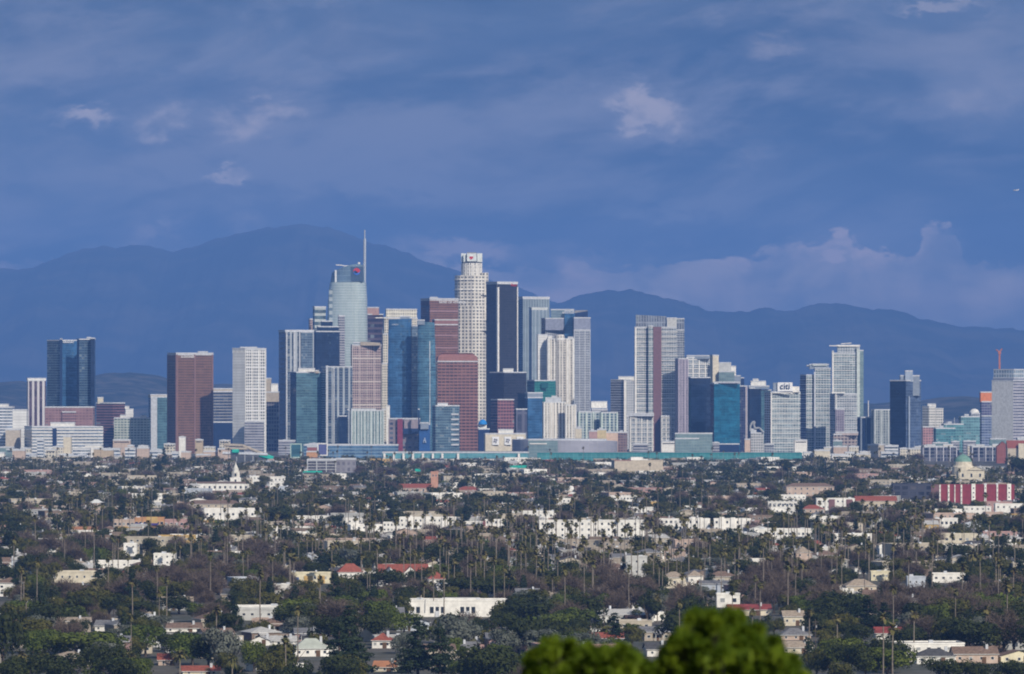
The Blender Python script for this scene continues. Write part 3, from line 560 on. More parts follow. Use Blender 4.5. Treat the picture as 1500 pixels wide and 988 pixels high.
t = TW('red_tower', 'front red granite tower with slanting roof corners and pale grid lines', 638.5, 641, 700, 530, 9000, f_redlines, slab=(5.0, .12, .45, pbr('pale_rose_line', (.40, .25, .26))), a=14)
t.loft('slanting_crown', [(Z(530, 9000) + 1.3, rot_poly(638.5, 641, 700, 9000, 14)), (Z(523, 9000), grow(rot_poly(638.5, 641, 700, 9000, 14), -1)), (Z(517.5, 9000), grow(rot_poly(638.5, 641, 700, 9000, 14), -7.5))], pbr('red_granite_plain', (.29, .13, .10)), cap=TERRA)
t = TW('glass_block', 'pale blue glass mid-rise with a white roof sign, before the front red tower', 633, 638, 673, 595, 8650, fac('paleglass', (.16, .24, .30), (.09, .16, .22), 3.4, 4, .9, .75, metal=.4, plit=.12, lite=(.34, .40, .44), patch=.7), 'office building', a=20)
t.block('roof_sign', 641, 641, 656, 591.5, 595.5, WSIGN, Y=8655, depth=3); 
for i in range(7): t.block('white_balcony', 661, 661, 672, 606 + i * 7.4, 608.5 + i * 7.4, LGREY, Y=8650 + 8.5, depth=3, lip=0)
# round white tower with the crown
Yu = 9600; t = Tower('round_white_tower', 'tall round white stone tower with a glass crown, the second tallest', 'skyscraper', 690, Yu)
def ring(l, r, n=28, ph=0): return cyl_poly(P((l + r) / 2, Yu) - t.x, 0, (r - l) / 2 / F * Yu, n, ph)
def setb(l, r):     # round core crossed by a square: the plan bulges and steps
    R0 = (r - l) / 2 / F * Yu; cx_ = P((l + r) / 2, Yu) - t.x; out = []
    for i in range(40):
        th = 2 * math.pi * i / 40 + .08; k = 1.0 if (i % 10) in (0, 1, 2, 3, 4, 5) else .93; out.append((cx_ + R0 * k * math.cos(th), R0 * k * math.sin(th)))
    return out
b = MB(); b.prism(setb(664.5, 715), 0, Z(450, Yu), f_usb, ROOFG, seam=1); b.prism(setb(666, 715), Z(450, Yu), Z(404, Yu), f_usb, ROOFG, seam=1)
for row in (433, 485): b.prism(cyl_poly(P(695, Yu) - t.x, 0, 22.3 / F * Yu, 28), Z(row + 1.3, Yu), Z(row, Yu), DGLASS, DGLASS, True)
relief(b, setb(664.5, 715), 60, Z(404, Yu), (16.8, .35, 1.2, WHITE)); b.build('shaft', t.e)
b = MB(); b.prism(ring(704, 715.5, 8), Z(470, Yu), Z(400, Yu), f_usb, WHITE, seam=1); b.build('corner_turret', t.e, (0, -8, 0))
b = MB(); b.prism(ring(676, 706), Z(404.5, Yu), Z(386, Yu), f_usb, ROOFG, seam=1); relief(b, ring(676, 706), Z(404.5, Yu), Z(386, Yu), (4.3, .5, .8, WHITE), (6, .5, 1, WHITE), faces=range(14, 28)); b.build('upper_drum', t.e)
b = MB(); b.prism(ring(676.5, 705.5), Z(386.2, Yu), Z(384, Yu), DARK, ROOFG)
for i in range(12):
    th = math.pi + (i + .5) * math.pi / 6; x, y = P(691, Yu) - t.x + 16.2 * math.cos(th), 16.2 * math.sin(th); b.box(x - 2.1, x + 2.1, y - 2, y + 2, Z(384.2, Yu), Z(371.5 + (i % 2) * 1.2, Yu), pbr('crown_glass', (.70, .74, .72), .3))
b.prism(ring(679, 703), Z(384, Yu), Z(373, Yu), GREY, WHITE); b.build('crown', t.e)
t.block('crown_arch', 684, 684, 698, 369.8, 383, pbr('crown_glass', (.70, .74, .72), .3), Y=Yu - 19, depth=6, lip=0, ztop=[371.5, 371.5, 369.8, 369.8]); 
b = MB(); cx_ = P(690.3, Yu - 20) - t.x
b.face([(cx_ - 3.2, -19.4, Z(376.4, Yu)), (cx_ + 3.2, -19.4, Z(376.4, Yu)), (cx_ + 3.2, -19.4, Z(374.6, Yu)), (cx_ - 3.2, -19.4, Z(374.6, Yu))], WSIGN)
b.face([(cx_ - 3.2, -19.4, Z(378.6, Yu)), (cx_, -19.4, Z(381.3, Yu)), (cx_ + 3.2, -19.4, Z(378.6, Yu)), (cx_ + 3.2, -19.4, Z(376.5, Yu)), (cx_ - 3.2, -19.4, Z(376.5, Yu))], REDS); b.build('logo', t.e)
# black tower with the white frame
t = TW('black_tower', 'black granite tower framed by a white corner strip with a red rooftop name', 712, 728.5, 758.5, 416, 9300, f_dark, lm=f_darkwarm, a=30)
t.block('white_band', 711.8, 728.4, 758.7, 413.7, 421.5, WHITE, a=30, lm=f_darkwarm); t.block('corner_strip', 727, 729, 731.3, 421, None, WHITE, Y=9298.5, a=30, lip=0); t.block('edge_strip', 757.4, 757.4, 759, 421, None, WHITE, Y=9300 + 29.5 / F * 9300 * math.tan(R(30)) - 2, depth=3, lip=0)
t.sign('Aon', 748, 757, 417.6, REDS, a=30)
t = TW('grey_tower', 'tall blue grey steel tower right of the black tower', 757, 766, 805, 438, 9900, fac('greysteel', (.28, .34, .38), (.22, .28, .33), 5, 4.2, .5, .96, metal=.3, plit=.0, gvar=.15), 'skyscraper', lm=f_blgrey); t.block('roof_rim', 756.8, 765.8, 805.2, 435.7, 438.5, LGREY)
t = TW('grey_tower', 'blue grey tower with a pale greenish roof rim, left of the twin-topped towers', 775, 779, 802, 454, 9700, fac('greysteel2', (.34, .40, .45), (.25, .32, .38), 7, 4.2, .6, .97, metal=.3, plit=.0, gvar=.12), 'skyscraper'); t.block('roof_rim', 774.8, 778.8, 802.2, 451.5, 454.5, pbr('pale_green_rim', (.60, .66, .55))); 
t = TW('twin_top_tower', 'grey gridded tower with a blue glass top and tiny white rooftop sign', 793, 799, 841, 467, 9500, f_greygrid, lm=f_navy)
t.block('solid_top', 798, 799, 827, 467, 484, pbr('violet_grey', (.25, .27, .35)), Y=9496, a=10); t.block('glass_top', 807, 807, 841, 454, 468, f_palebl, Y=9510, depth=24); t.block('glass_centre', 827, 827, 841, 456, 500, f_blue, Y=9499, depth=4); t.marks(824, 841, 458, WSIGN, a=0, Y=9494, c=827, seed=9)
t = TW('twin_top_tower', 'grey gridded tower with a dark curved cap beside the twin-topped tower', 839.5, 841, 865, 484, 9450, f_greygrid, pier=(9, .3, .8, LGREY)); t.block('solid_top', 839.3, 840.8, 865.2, 466, 485, pbr('violet_grey', (.25, .27, .35))); t.block('dark_cap', 842, 842, 861, 455, 467, NAVYP, Y=9465, depth=18, ztop=[459, 456, 454.5, 454.5], lip=0)
# white deco pair
t = TW('deco_tower', 'bright white blank-walled tower slab before the grey towers', 786.5, 788, 802, 491, 9110, f_whitecalm, lm=WHITE, a=30)
t = TW('deco_tower', 'white tower with vertical piers and a rounded rooftop drum', 801, 803, 841, 497, 9090, f_cols, a=12, pier=(11, 1.2, 2.6, WHITE))
b = MB(); cx_ = P(820, 9085) - t.x; b.prism(cyl_poly(cx_, 4, 7.5, 20), 0, Z(492, 9090), f_cols, WHITE, seam=1); b.build('round_bay', t.e)
b = MB(); b.prism(cyl_poly(cx_, 4, 8.2, 20), Z(499, 9090), Z(495, 9090), WHITE, WHITE, True); b.prism(cyl_poly(cx_, 4, 6.8, 20), Z(495, 9090), Z(490.5, 9090), WHITE, WHITE); b.build('drum_cap', t.e); t.block('roof_step', 803, 803, 809, 492.5, 498, WHITE, Y=9096, depth=10); t.block('roof_step', 832, 832, 840, 494.5, 498, WHITE, Y=9100, depth=10)
t = TW('dark_block', 'dark slate office tower with a white roof hut, in front of the black tower', 717, 738, 771, 546, 8990, f_dark, 'office tower', a=40); t.block('roof_hut', 737, 737, 752, 541, 546.5, WHITE, Y=9004, depth=10)
t = TW('green_glass_block', 'green glass block beneath the white deco towers', 772, 783, 814, 558, 8960, f_green, 'office building', lm=f_teal, a=30); t.block('emblem_panel', 793, 793, 803, 561, 569, pbr('deep_green', (.01, .10, .11)), Y=8962, depth=2, lip=0)
t = TW('glass_tower', 'narrow dark blue glass tower with a grey cap, centre of the skyline foot', 769, 773, 795, 583, 8800, f_blue, 'condo tower', lm=f_navy); t.block('grey_cap', 768.8, 772.8, 795.2, 576, 584, GREYB)
t = TW('red_office', 'red brick office block with white floor lines below the slate tower', 719, 729, 753, 586, 8700, fac('redoff', (.30, .12, .12), (.10, .05, .07), 5, 5, .7, .6), 'office building', lm=f_maroonband, a=30, slab=(5, .3, .6, pbr('pale_rose_line', (.40, .25, .26))))
t = TW('slate_block', 'violet grey blank block right of the red brick office', 752, 756, 772, 600, 8720, fac('slate', (.14, .14, .19), (.07, .075, .12), 12, 30, .6, .9), 'office building')
t = TW('white_residence', 'white residential tower with vertical piers, left wing by the green glass block', 795, 797, 829, 590, 8600, f_cols, 'condo tower', pier=(6.5, .8, 1.6, WHITE)); t.block('roof_hut', 799, 799, 822, 583.5, 590.5, LGREY, Y=8612, depth=14); t.block('roof_hut', 808, 808, 816, 581, 584, WHITE, Y=8614, depth=8)
t = TW('white_residence', 'white residential tower right wing, below the pier-striped deco tower', 828, 829, 844, 594, 8590, f_cols, 'condo tower', pier=(6.5, .8, 1.6, WHITE))
t = TW('mural_building', 'white blocky building with three framed dark portrait murals', 709, 711, 770, 636, 8350, CREAM, 'theatre', a=10)
t.block('roof_frame', 730, 730, 752, 630, 636.5, WHITE, Y=8360, depth=10)
for x in (721, 739, 757):
    t.block('mural', x, x, x + 10, 640, 652, WSIGN, Y=8350 + (x - 711) * .17 - 1.5, depth=1, lip=0, faces=())
    b = MB(); Ym = 8350 + (x - 711) * .17 - 2.2
    for dx0, dx1, r0, r1 in ((2.5, 6, 643, 644.2), (3, 4.2, 644.2, 648), (6, 7.6, 643.6, 646), (4.8, 6.4, 646, 649.4), (1.8, 3, 646.5, 648.2)): b.box(P(x + dx0, Ym) - t.x, P(x + dx1, Ym) - t.x, Ym - t.Y, Ym - t.Y + .5, Z(r1, Ym), Z(r0, Ym), pbr('mural_grey', (.20, .20, .24)))
    b.build('portrait', t.e)
t = TW('navy_block', 'small navy blue block between the front red tower and the mural building', 700, 701, 717, 629, 8480, NAVYP, 'office building'); t.block('white_roof', 700, 700, 713, 622, 628, WHITE, Y=8490, depth=12)
b = MB(); 
for k in range(4):
    z0, z1 = Z(622, 8480) + 7.5 * math.sin(k * R(22.5)), Z(622, 8480) + 7.5 * math.sin((k + 1) * R(22.5)); a0, a1 = 6.5 * math.cos(k * R(22.5)), 6.5 * math.cos((k + 1) * R(22.5)); A, Bq = cyl_poly(6, 10, a0, 14), cyl_poly(6, 10, max(a1, .1), 14)
    for i in range(14): j = (i + 1) % 14; b.face([(*A[i], z0), (*A[j], z0), (*Bq[j], z1), (*Bq[i], z1)], pbr('bright_blue_dome', (.02, .22, .6)))
b.build('blue_dome', t.e)
# right of centre
t = TW('low_office', 'low pale office with a round white roof, right of the grey towers', 866, 867, 890, 600, 8800, f_greyband, 'office building'); t.block('white_roof', 864.5, 866, 889.5, 589, 598, WHITE, Y=8806)
t = TW('low_condo', 'low teal and white framed condo block', 846, 848, 880, 604, 8700, fac('tealcondo', (.46, .52, .52), (.07, .13, .18), 7, 4, .6, .7, plit=.1), 'condo tower', pier=(11, .8, 2, pbr('pale_mint', (.55, .64, .58)))); 
t = TW('low_condo', 'low condo block with pale mint piers left of the gridded white tower', 879, 881, 905, 605, 8690, fac('tealcondo', (.46, .52, .52), (.07, .13, .18), 7, 4, .6, .7, plit=.1), 'condo tower', pier=(11, .8, 2.2, pbr('pale_mint', (.55, .64, .58))))
for i, (l, r, tp, m_, lab) in enumerate(((863, 875, 632, PINK, 'small pink block beside the arena roof'), (875, 888, 630, pbr('yellow_wall', (.56, .46, .26)), 'small yellow block behind the arena roof'), (888, 905, 634, pbr('peach_wall', (.62, .46, .36)), 'small peach block at the right end of the arena'), (843, 852, 628, CREAM, 'small cream block left of the pink one behind the arena'), (905, 919, 634, fac('brickoff', (.26, .18, .17), (.07, .06, .08), 4, 4, .6, .5), 'brown brick block between the arena and the tall striped tower'))):
    t = TW('small_office', lab, l, l, r, tp, 8420 + i * 7, m_, 'office building', depth=18); t.block('roof_hut', l + 3, l + 3, l + 7, tp - 2, tp, LGREY, Y=8428 + i * 7, depth=5)
t = TW('white_condo', 'white gridded condo tower left of the maroon striped tower', 895, 914, 932, 557, 9200, fac('wcondoR', (.66, .67, .68), (.20, .23, .27), 5, 4, .6, .55, plit=.1), 'condo tower', lm=f_greyband, a=45, slab=(4, .3, .7, LGREY)); t.block('bright_corner', 914, 914, 917.5, 557, None, WHITE, Y=9196, depth=4); t.block('white_roof', 906, 906, 929, 552.5, 558, WHITE, Y=9212, depth=14)
# maroon striped tall condo
t = TW('striped_condo_tower', 'tallest right-hand condo tower with a maroon stripe and white balconies', 929.5, 932, 957, 480, 8905, f_resi, 'condo tower', a=16, slab=slabw(7.4, .8, .7), roof=LGREY)
t.block('edge_pier', 930, 930, 932.5, 480, None, WHITE, Y=8901, depth=4); t.block('maroon_stripe', 957, 957, 969, 479, None, MAROON, Y=8902, depth=20, lip=0); t.block('right_wing', 969, 969, 991, 480, None, f_resi, Y=8905, depth=30, slab=slabw(7.4, .8, .9)); t.block('side_wing', 989, 989, 1002.5, 484, None, fac('shaded_condo', (.32, .34, .38), (.12, .15, .2), 3.8, 3.7, .7, .6, plit=.1), Y=8915, depth=26, slab=slabw(7.4, .6, .6, LGREY))  # side wing cladding is a darker condo copy, its shade painted in
t.block('crown_screen', 931.5, 931.5, 976, 462.5, 480, fac('screen', (.30, .33, .39), (.17, .20, .26), 4, 20, .7, .9), Y=8912, depth=20, ztop=[461.5, 463.5, 463.5, 461.5], lip=0); t.block('crown_block', 977, 977, 991, 466.5, 480, pbr('pale_grey_wall', (.52, .52, .50)), Y=8908, depth=14); t.block('crown_screen', 991, 991, 1002.5, 467.5, 484.5, fac('screen', (.30, .33, .39), (.17, .20, .26), 4, 20, .7, .9), Y=8918, depth=12)
t.block('inner_bay', 950, 950, 956.5, 478, None, f_resipale, Y=8901.5, depth=6, slab=slabw(7.4, .4, .6))
t.block('podium_wing', 922, 923, 957, 610, None, f_resi, Y=8880, a=12, slab=slabw(7.4, .8, .8), pier=(9, .8, 1.5, WHITE)); t.block('podium_roof', 918, 918, 958, 606.5, 610, LGREY, Y=8878, depth=24); t.block('podium_wing', 969, 969, 989.5, 610, None, f_resi, Y=8884, depth=16, slab=slabw(7.4, .8, .8), pier=(8, .8, 1.5, WHITE))
t = TW('lilac_tower', 'lilac panelled tower clinging to the right of the maroon striped tower', 989.5, 994, 1008.5, 526, 8860, f_lilac, 'condo tower', pier=(5, .5, 1.2, pbr('lilac_pier', (.46, .41, .48))))
t = TW('condo_tower', 'grey white condo tower with a cluttered roof behind the navy glass tower', 1003, 1006, 1052, 524, 9400, f_resi, 'condo tower', slab=slabw(7.6, .6, 1.2), pier=(12, .6, 2, WHITE)); t.block('rooftop_screen', 1006, 1006, 1040, 521.5, 526, GREYB, Y=9406, depth=16); t.block('bright_bay', 1042, 1042, 1048, 532, None, WHITE, Y=9404, depth=6)
t = TW('stepped_condo_tower', 'beige stepped tower top above the bright blue glass tower', 1040, 1044, 1053, 521, 9320, CREAM, 'condo tower'); t.block('step', 1052, 1052, 1071, 532, None, pbr('pale_grey_wall', (.52, .52, .50)), Y=9325, depth=24); t.block('step', 1071, 1071, 1078, 537, None, WHITE, Y=9328, depth=20); t.block('glass_box', 1053, 1053, 1076, 545, None, f_palegreen, Y=9312, depth=10); t.block('step', 1076, 1076, 1085, 551, None, GREYB, Y=9315, depth=12); t.block('step', 1085, 1085, 1090, 554, None, NAVYP, Y=9318, depth=12)
t = TW('navy_glass_tower', 'dark navy glass tower left of the bright blue one', 1008.5, 1012, 1041, 553.5, 8700, f_navy, 'hotel', a=20)
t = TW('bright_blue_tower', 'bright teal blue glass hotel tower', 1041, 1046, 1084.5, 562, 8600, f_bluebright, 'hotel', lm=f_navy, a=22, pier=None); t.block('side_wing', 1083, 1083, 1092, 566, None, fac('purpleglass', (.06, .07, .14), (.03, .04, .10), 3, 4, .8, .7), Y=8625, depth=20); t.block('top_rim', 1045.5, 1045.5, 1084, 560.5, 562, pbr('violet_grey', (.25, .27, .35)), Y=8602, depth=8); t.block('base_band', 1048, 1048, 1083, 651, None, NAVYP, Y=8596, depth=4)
t = TW('glass_cube', 'pale green glass cube at the foot of the navy tower, front box', 988, 989, 1024, 643, 8250, f_palegreen, 'convention building', a=12); 
t = TW('glass_cube', 'pale green glass hall standing behind the front glass cube', 988, 989, 1044, 635.5, 8290, f_palegreen, 'convention building', a=12)
t = TW('navy_condo', 'navy glass condo with a white roof cap and teal right side', 1096, 1098, 1115, 569, 9000, f_navy, 'condo tower', a=14); t.block('teal_wing', 1115, 1115, 1130, 572, None, f_teal, Y=9006, depth=24); t.block('pale_edge', 1091.5, 1091.5, 1095, 566, None, pbr('rosy_grey', (.42, .38, .40)), Y=9003, depth=8); t.block('white_cap', 1100, 1100, 1122, 559, 566.5, WHITE, Y=9006, depth=16); t.block('grey_rim', 1097, 1097, 1127, 566, 570, GREYB, Y=9002, depth=18); t.block('mast_box', 1103, 1103, 1111, 556, 559.5, WHITE, Y=9010, depth=6)
t = TW('sculptural_building', 'small grey block topped by a curling white roof sculpture', 1099, 1100, 1119, 635, 8420, fac('smallgrey', (.52, .52, .50), (.2, .2, .22), 4, 4, .5, .6), 'office building', slab=slabw(4, .4, .7, LGREY))
t.bar('curled_roof', [(1099, 632, 6), (1099, 625, 6), (1102, 619, 6), (1106, 618, 6), (1104, 622, 6), (1106, 628, 6), (1112, 627, 6), (1119, 634, 6)], 1.5, GREY); t.block('sculpture_wall', 1099.5, 1099.5, 1108, 628, 635.5, LGREY, Y=8427, depth=4, lip=0)
t = TW('peach_kiosk', 'small peach block below the curling roof building', 1091, 1091, 1099, 644, 8380, pbr('peach_wall', (.62, .46, .36)), 'office building', depth=10)
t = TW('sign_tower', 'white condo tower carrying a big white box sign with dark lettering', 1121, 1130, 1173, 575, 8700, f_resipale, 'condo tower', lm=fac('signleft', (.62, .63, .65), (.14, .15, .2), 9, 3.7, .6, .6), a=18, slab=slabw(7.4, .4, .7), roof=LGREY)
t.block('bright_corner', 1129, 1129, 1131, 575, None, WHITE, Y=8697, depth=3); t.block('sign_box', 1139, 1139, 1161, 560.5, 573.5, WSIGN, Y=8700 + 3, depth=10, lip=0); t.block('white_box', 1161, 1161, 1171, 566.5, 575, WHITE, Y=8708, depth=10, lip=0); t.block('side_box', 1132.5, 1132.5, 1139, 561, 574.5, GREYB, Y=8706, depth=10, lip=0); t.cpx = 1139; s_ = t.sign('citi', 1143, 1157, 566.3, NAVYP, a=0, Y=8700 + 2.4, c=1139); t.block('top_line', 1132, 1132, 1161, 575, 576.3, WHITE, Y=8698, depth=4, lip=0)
t = TW('condo_tower', 'white balconied condo tower with a stepped top, right of the box sign tower', 1173, 1181, 1195, 550, 8900, f_resipale, 'condo tower', lm=fac('shaded_condo_left', (.22, .23, .33), (.08, .09, .17), 6, 3.7, .8, .55), a=24, slab=slabw(7.4, .6, .6)); t.block('right_wing', 1194, 1194, 1217, 540, None, f_resipale, Y=8903, depth=26, slab=slabw(7.4, .6, .6)); t.block('crown', 1186, 1186, 1214, 534.5, 541, GREYB, Y=8910, depth=18); t.block('pale_cap', 1190, 1190, 1211, 534, 536, pbr('mint_cap', (.58, .64, .60)), Y=8908, depth=18); t.block('roof_fin', 1182, 1182, 1192, 536, 537.4, DARK, Y=8912, depth=14); t.block('pier_strip', 1192.5, 1192.5, 1195, 546, None, LGREY, Y=8899, depth=4)  # left cladding is darker, the side's shade painted into its colour
t = TW('condo_tower', 'tallest pale condo tower on the right with a thin frame over its roof', 1219, 1221, 1260, 518, 9100, f_resipale, 'condo tower', a=10, slab=slabw(7.4, .6, .6)); t.block('side_wing', 1259, 1259, 1265, 514, None, f_palegreen, Y=9112, depth=24); t.block('upper_floors', 1227, 1227, 1259, 507, 518.5, fac('upper', (.50, .53, .55), (.2, .24, .28), 4, 4, .6, .6), Y=9108, depth=20); t.block('roof_frame', 1226, 1226, 1260, 505.5, 508, WHITE, Y=9106, depth=24, lip=0); t.bar('frame_arm', [(1215, 507, 5), (1228, 507, 5)], .9, WHITE); t.block('left_pier', 1219, 1219, 1221.3, 515, None, WHITE, Y=9097, depth=3); t.block('right_pier', 1255, 1255, 1259.3, 510, None, pbr('mint_cap', (.58, .64, .60)), Y=9102, depth=4); t.bar('roof_rail', [(1232, 504, 10), (1247, 503, 10)], .7, WHITE)
t = TW('condo_tower', 'front pale condo tower crossed by a white roof canopy, below the tallest pale condo', 1217, 1223, 1256, 578, 8800, f_resi, 'condo tower', a=14, slab=slabw(7.4, .5, .6, LGREY)); t.block('canopy', 1218, 1218, 1238, 574.5, 576, WHITE, Y=8796, depth=12, lip=0); t.bar('white_post', [(1224.5, 576, -6), (1224.5, 636, -6)], .9, WHITE); t.block('lower_box', 1224, 1224, 1237, 600, None, f_lilac, Y=8792, depth=6)
t = TW('brown_block', 'brownish grey block with dark window grid under the pale condo towers', 1219, 1221, 1256, 637, 8500, fac('brwn', (.36, .31, .30), (.09, .07, .08), 6, 5, .6, .6), 'office building', slab=(5, .5, .8, pbr('pinkish_slab', (.46, .38, .36)))); t.block('roof_rim', 1224, 1224, 1257, 634, 638, pbr('pinkish_slab', (.46, .38, .36)), Y=8506, depth=20)
t = TW('glass_block', 'dark glass mid-rise at the left of the grey green condo block', 1256, 1261, 1277, 612, 8900, f_navy, 'condo tower', pier=(10, .6, 1.6, GREYB)); t.bar('mast', [(1272, 612, 20), (1272, 587, 20)], .7, WHITE)
t = TW('condo_tower', 'grey green condo block with pale vertical piers beside the dark-sided blue tower', 1277, 1281, 1312, 601, 8880, fac('ggcondo', (.38, .42, .42), (.13, .17, .19), 5, 4, .6, .7, plit=.1), 'condo tower', pier=(11, .8, 2, pbr('grey_green_pier', (.46, .50, .50))), slab=(4, .4, .6, GREY))
t = TW('dark_sided_blue_tower', 'slim dark-sided blue glass tower standing alone on the right', 1305, 1327, 1351, 558, 8050, fac('paleblueface', (.12, .17, .28), (.09, .14, .25), 3, 4, .8, .8, metal=.4, plit=.1, lite=(.24, .3, .42)), 'office tower', lm=f_navy, a=48)  # left face clad darker, so its shade sits in the colour
t.block('upper_face', 1319, 1319, 1347, 551, 580, GREYB, Y=8062, depth=16); t.block('top_box', 1326, 1326, 1337, 544, 560, pbr('pale_blue_panel', (.34, .40, .50)), Y=8058, depth=10); t.block('seam', 1331, 1331, 1333, 581, None, pbr('pale_blue_panel', (.34, .40, .50)), Y=8050, depth=3, lip=0)
t = TW('white_tower', 'small bright white stepped tower between the dark-sided blue tower and teal blocks', 1352, 1361, 1371, 596, 9000, f_white, 'office tower', a=40); t.block('right_wing', 1371, 1371, 1382, 599, None, f_white, Y=9010, depth=14); t.block('penthouse', 1359, 1359, 1371, 592.5, 597, WHITE, Y=9008, depth=10)
t = TW('pink_block', 'small pink brick block below the bright white stepped tower', 1352, 1352, 1367, 626, 8600, fac('pinkbrick', (.50, .28, .28), (.16, .09, .1), 4, 4, .5, .5), 'office building', depth=20)
for (l, r, tp, Y, lab, c_) in ((1368, 1400, 628, 8700, 'low teal glass block, left of three', (.10, .26, .30)), (1380, 1412, 622, 8760, 'teal glass block with a stepped roof, middle of three', (.13, .30, .33)), (1405, 1436, 611, 8820, 'taller pale teal glass block, right of three', (.16, .32, .36))):
    t = TW('teal_glass_block', lab, l, l + 3, r, tp, Y, fac('tg' + lab[:9], c_, tuple(k * .7 for k in c_), 4, 4.4, .8, .6, plit=.1, lite=(.34, .44, .46)), 'office building', a=16); t.block('roof_unit', l + 8, l + 8, l + 14, tp - 3, tp, LGREY, Y=Y + 8, depth=8); t.bar('mast', [(l + 18, tp, 10), (l + 18, tp - 10, 10)], .4, LGREY)
t = TW('domed_building', 'distant block with a small white dome, right of the teal blocks', 1421, 1423, 1440, 606, 9300, f_greygrid, 'office building')
b = MB()
for k in range(4):
    z0, z1 = Z(606, 9300) + 1.2 + 6.5 * math.sin(k * R(22.5)), Z(606, 9300) + 1.2 + 6.5 * math.sin((k + 1) * R(22.5)); A, Bq = cyl_poly(5.5, 10, 8 * math.cos(k * R(22.5)), 14), cyl_poly(5.5, 10, max(8 * math.cos((k + 1) * R(22.5)), .1), 14)
    for i in range(14): j = (i + 1) % 14; b.face([(*A[i], z0), (*A[j], z0), (*Bq[j], z1), (*Bq[i], z1)], WHITE)
b.build('dome', t.e)
t = TW('unfinished_tower', 'tower under construction wrapped in orange netting at its top', 1436, 1438, 1456, 589, 9100, fac('unfin', (.20, .19, .30), (.06, .06, .14), 5, 4.2, .7, .6), 'tower under construction', slab=(4.2, .4, .6, GREYB)); t.block('orange_netting', 1435, 1436.5, 1456.5, 575, 589, ORANGE); t.block('glazed_floors', 1438, 1438, 1457, 610, None, fac('glzfl', (.30, .36, .50), (.14, .18, .3), 5, 4.2, .9, .6), Y=9096, depth=6)
t = TW('white_banded_tower', 'big white tower with a blank left wall and grey banded front at the right edge', 1455, 1484, 1530, 558, 8800, fac('rband', (.50, .50, .55), (.20, .20, .27), 6, 4.6, .97, .5, plit=.03), 'office tower', lm=pbr('pale_blank_wall', (.72, .71, .69)), a=48)
t.block('crown_band', 1457, 1485, 1529, 554, 558.5, pbr('violet_grey', (.25, .27, .35)), a=48, Y=8803); t.block('crown_grille', 1457.5, 1485, 1528, 542, 554, fac('grille', (.55, .60, .64), (.18, .26, .36), 5, 12, .6, .8), Y=8804, a=48)
# tower crane behind it
t = Tower('tower_crane', 'orange red tower crane rising behind the white banded tower', 'crane', 1464, 9200); t.block('mast', 1463, 1463, 1465.5, 518, None, pbr('crane_red', (.45, .16, .10)), depth=2.5, lip=0); t.bar('jib', [(1459, 512.5, 0), (1464, 516, 0), (1468, 511, 0)], 1.0, pbr('crane_red', (.45, .16, .10))); t.block('cab', 1462.3, 1462.3, 1466.3, 514.5, 519, pbr('crane_red', (.45, .16, .10)), Y=9199, depth=4, lip=0)
# ------------------------------------------------------------------ low buildings: window meshes are shared, every window is a part
WINM = {}
GLASSW = pbr('window_glass', (.035, .045, .06), .12, .2, spec=.5); FRAMEW = pbr('window_frame', (.66, .66, .64)); BLINDW = pbr('window_blind', (.30, .31, .31), .5)
def win_mesh(w, h, dark=True):
    key = (round(w, 1), round(h, 1), dark)
    if key not in WINM:
        b = MB(); b.box(-w / 2, w / 2, -.06, .10, -h / 2, h / 2, FRAMEW); b.box(-w / 2 + .12, w / 2 - .12, -.075, -.058, -h / 2 + .12, h / 2 - .12, GLASSW if dark else BLINDW)
        o = b.build('window'); WINM[key] = o.data; bpy.data.objects.remove(o)
    return WINM[key]
def add_window(parent, x, z, w, h, y=0.0, rz=0.0, dark=True, name='window'):
    o = bpy.data.objects.new(name, win_mesh(w, h, dark)); COL.objects.link(o); o.parent = parent; o.location = (x, y, z); o.rotation_euler = (0, 0, rz); return o
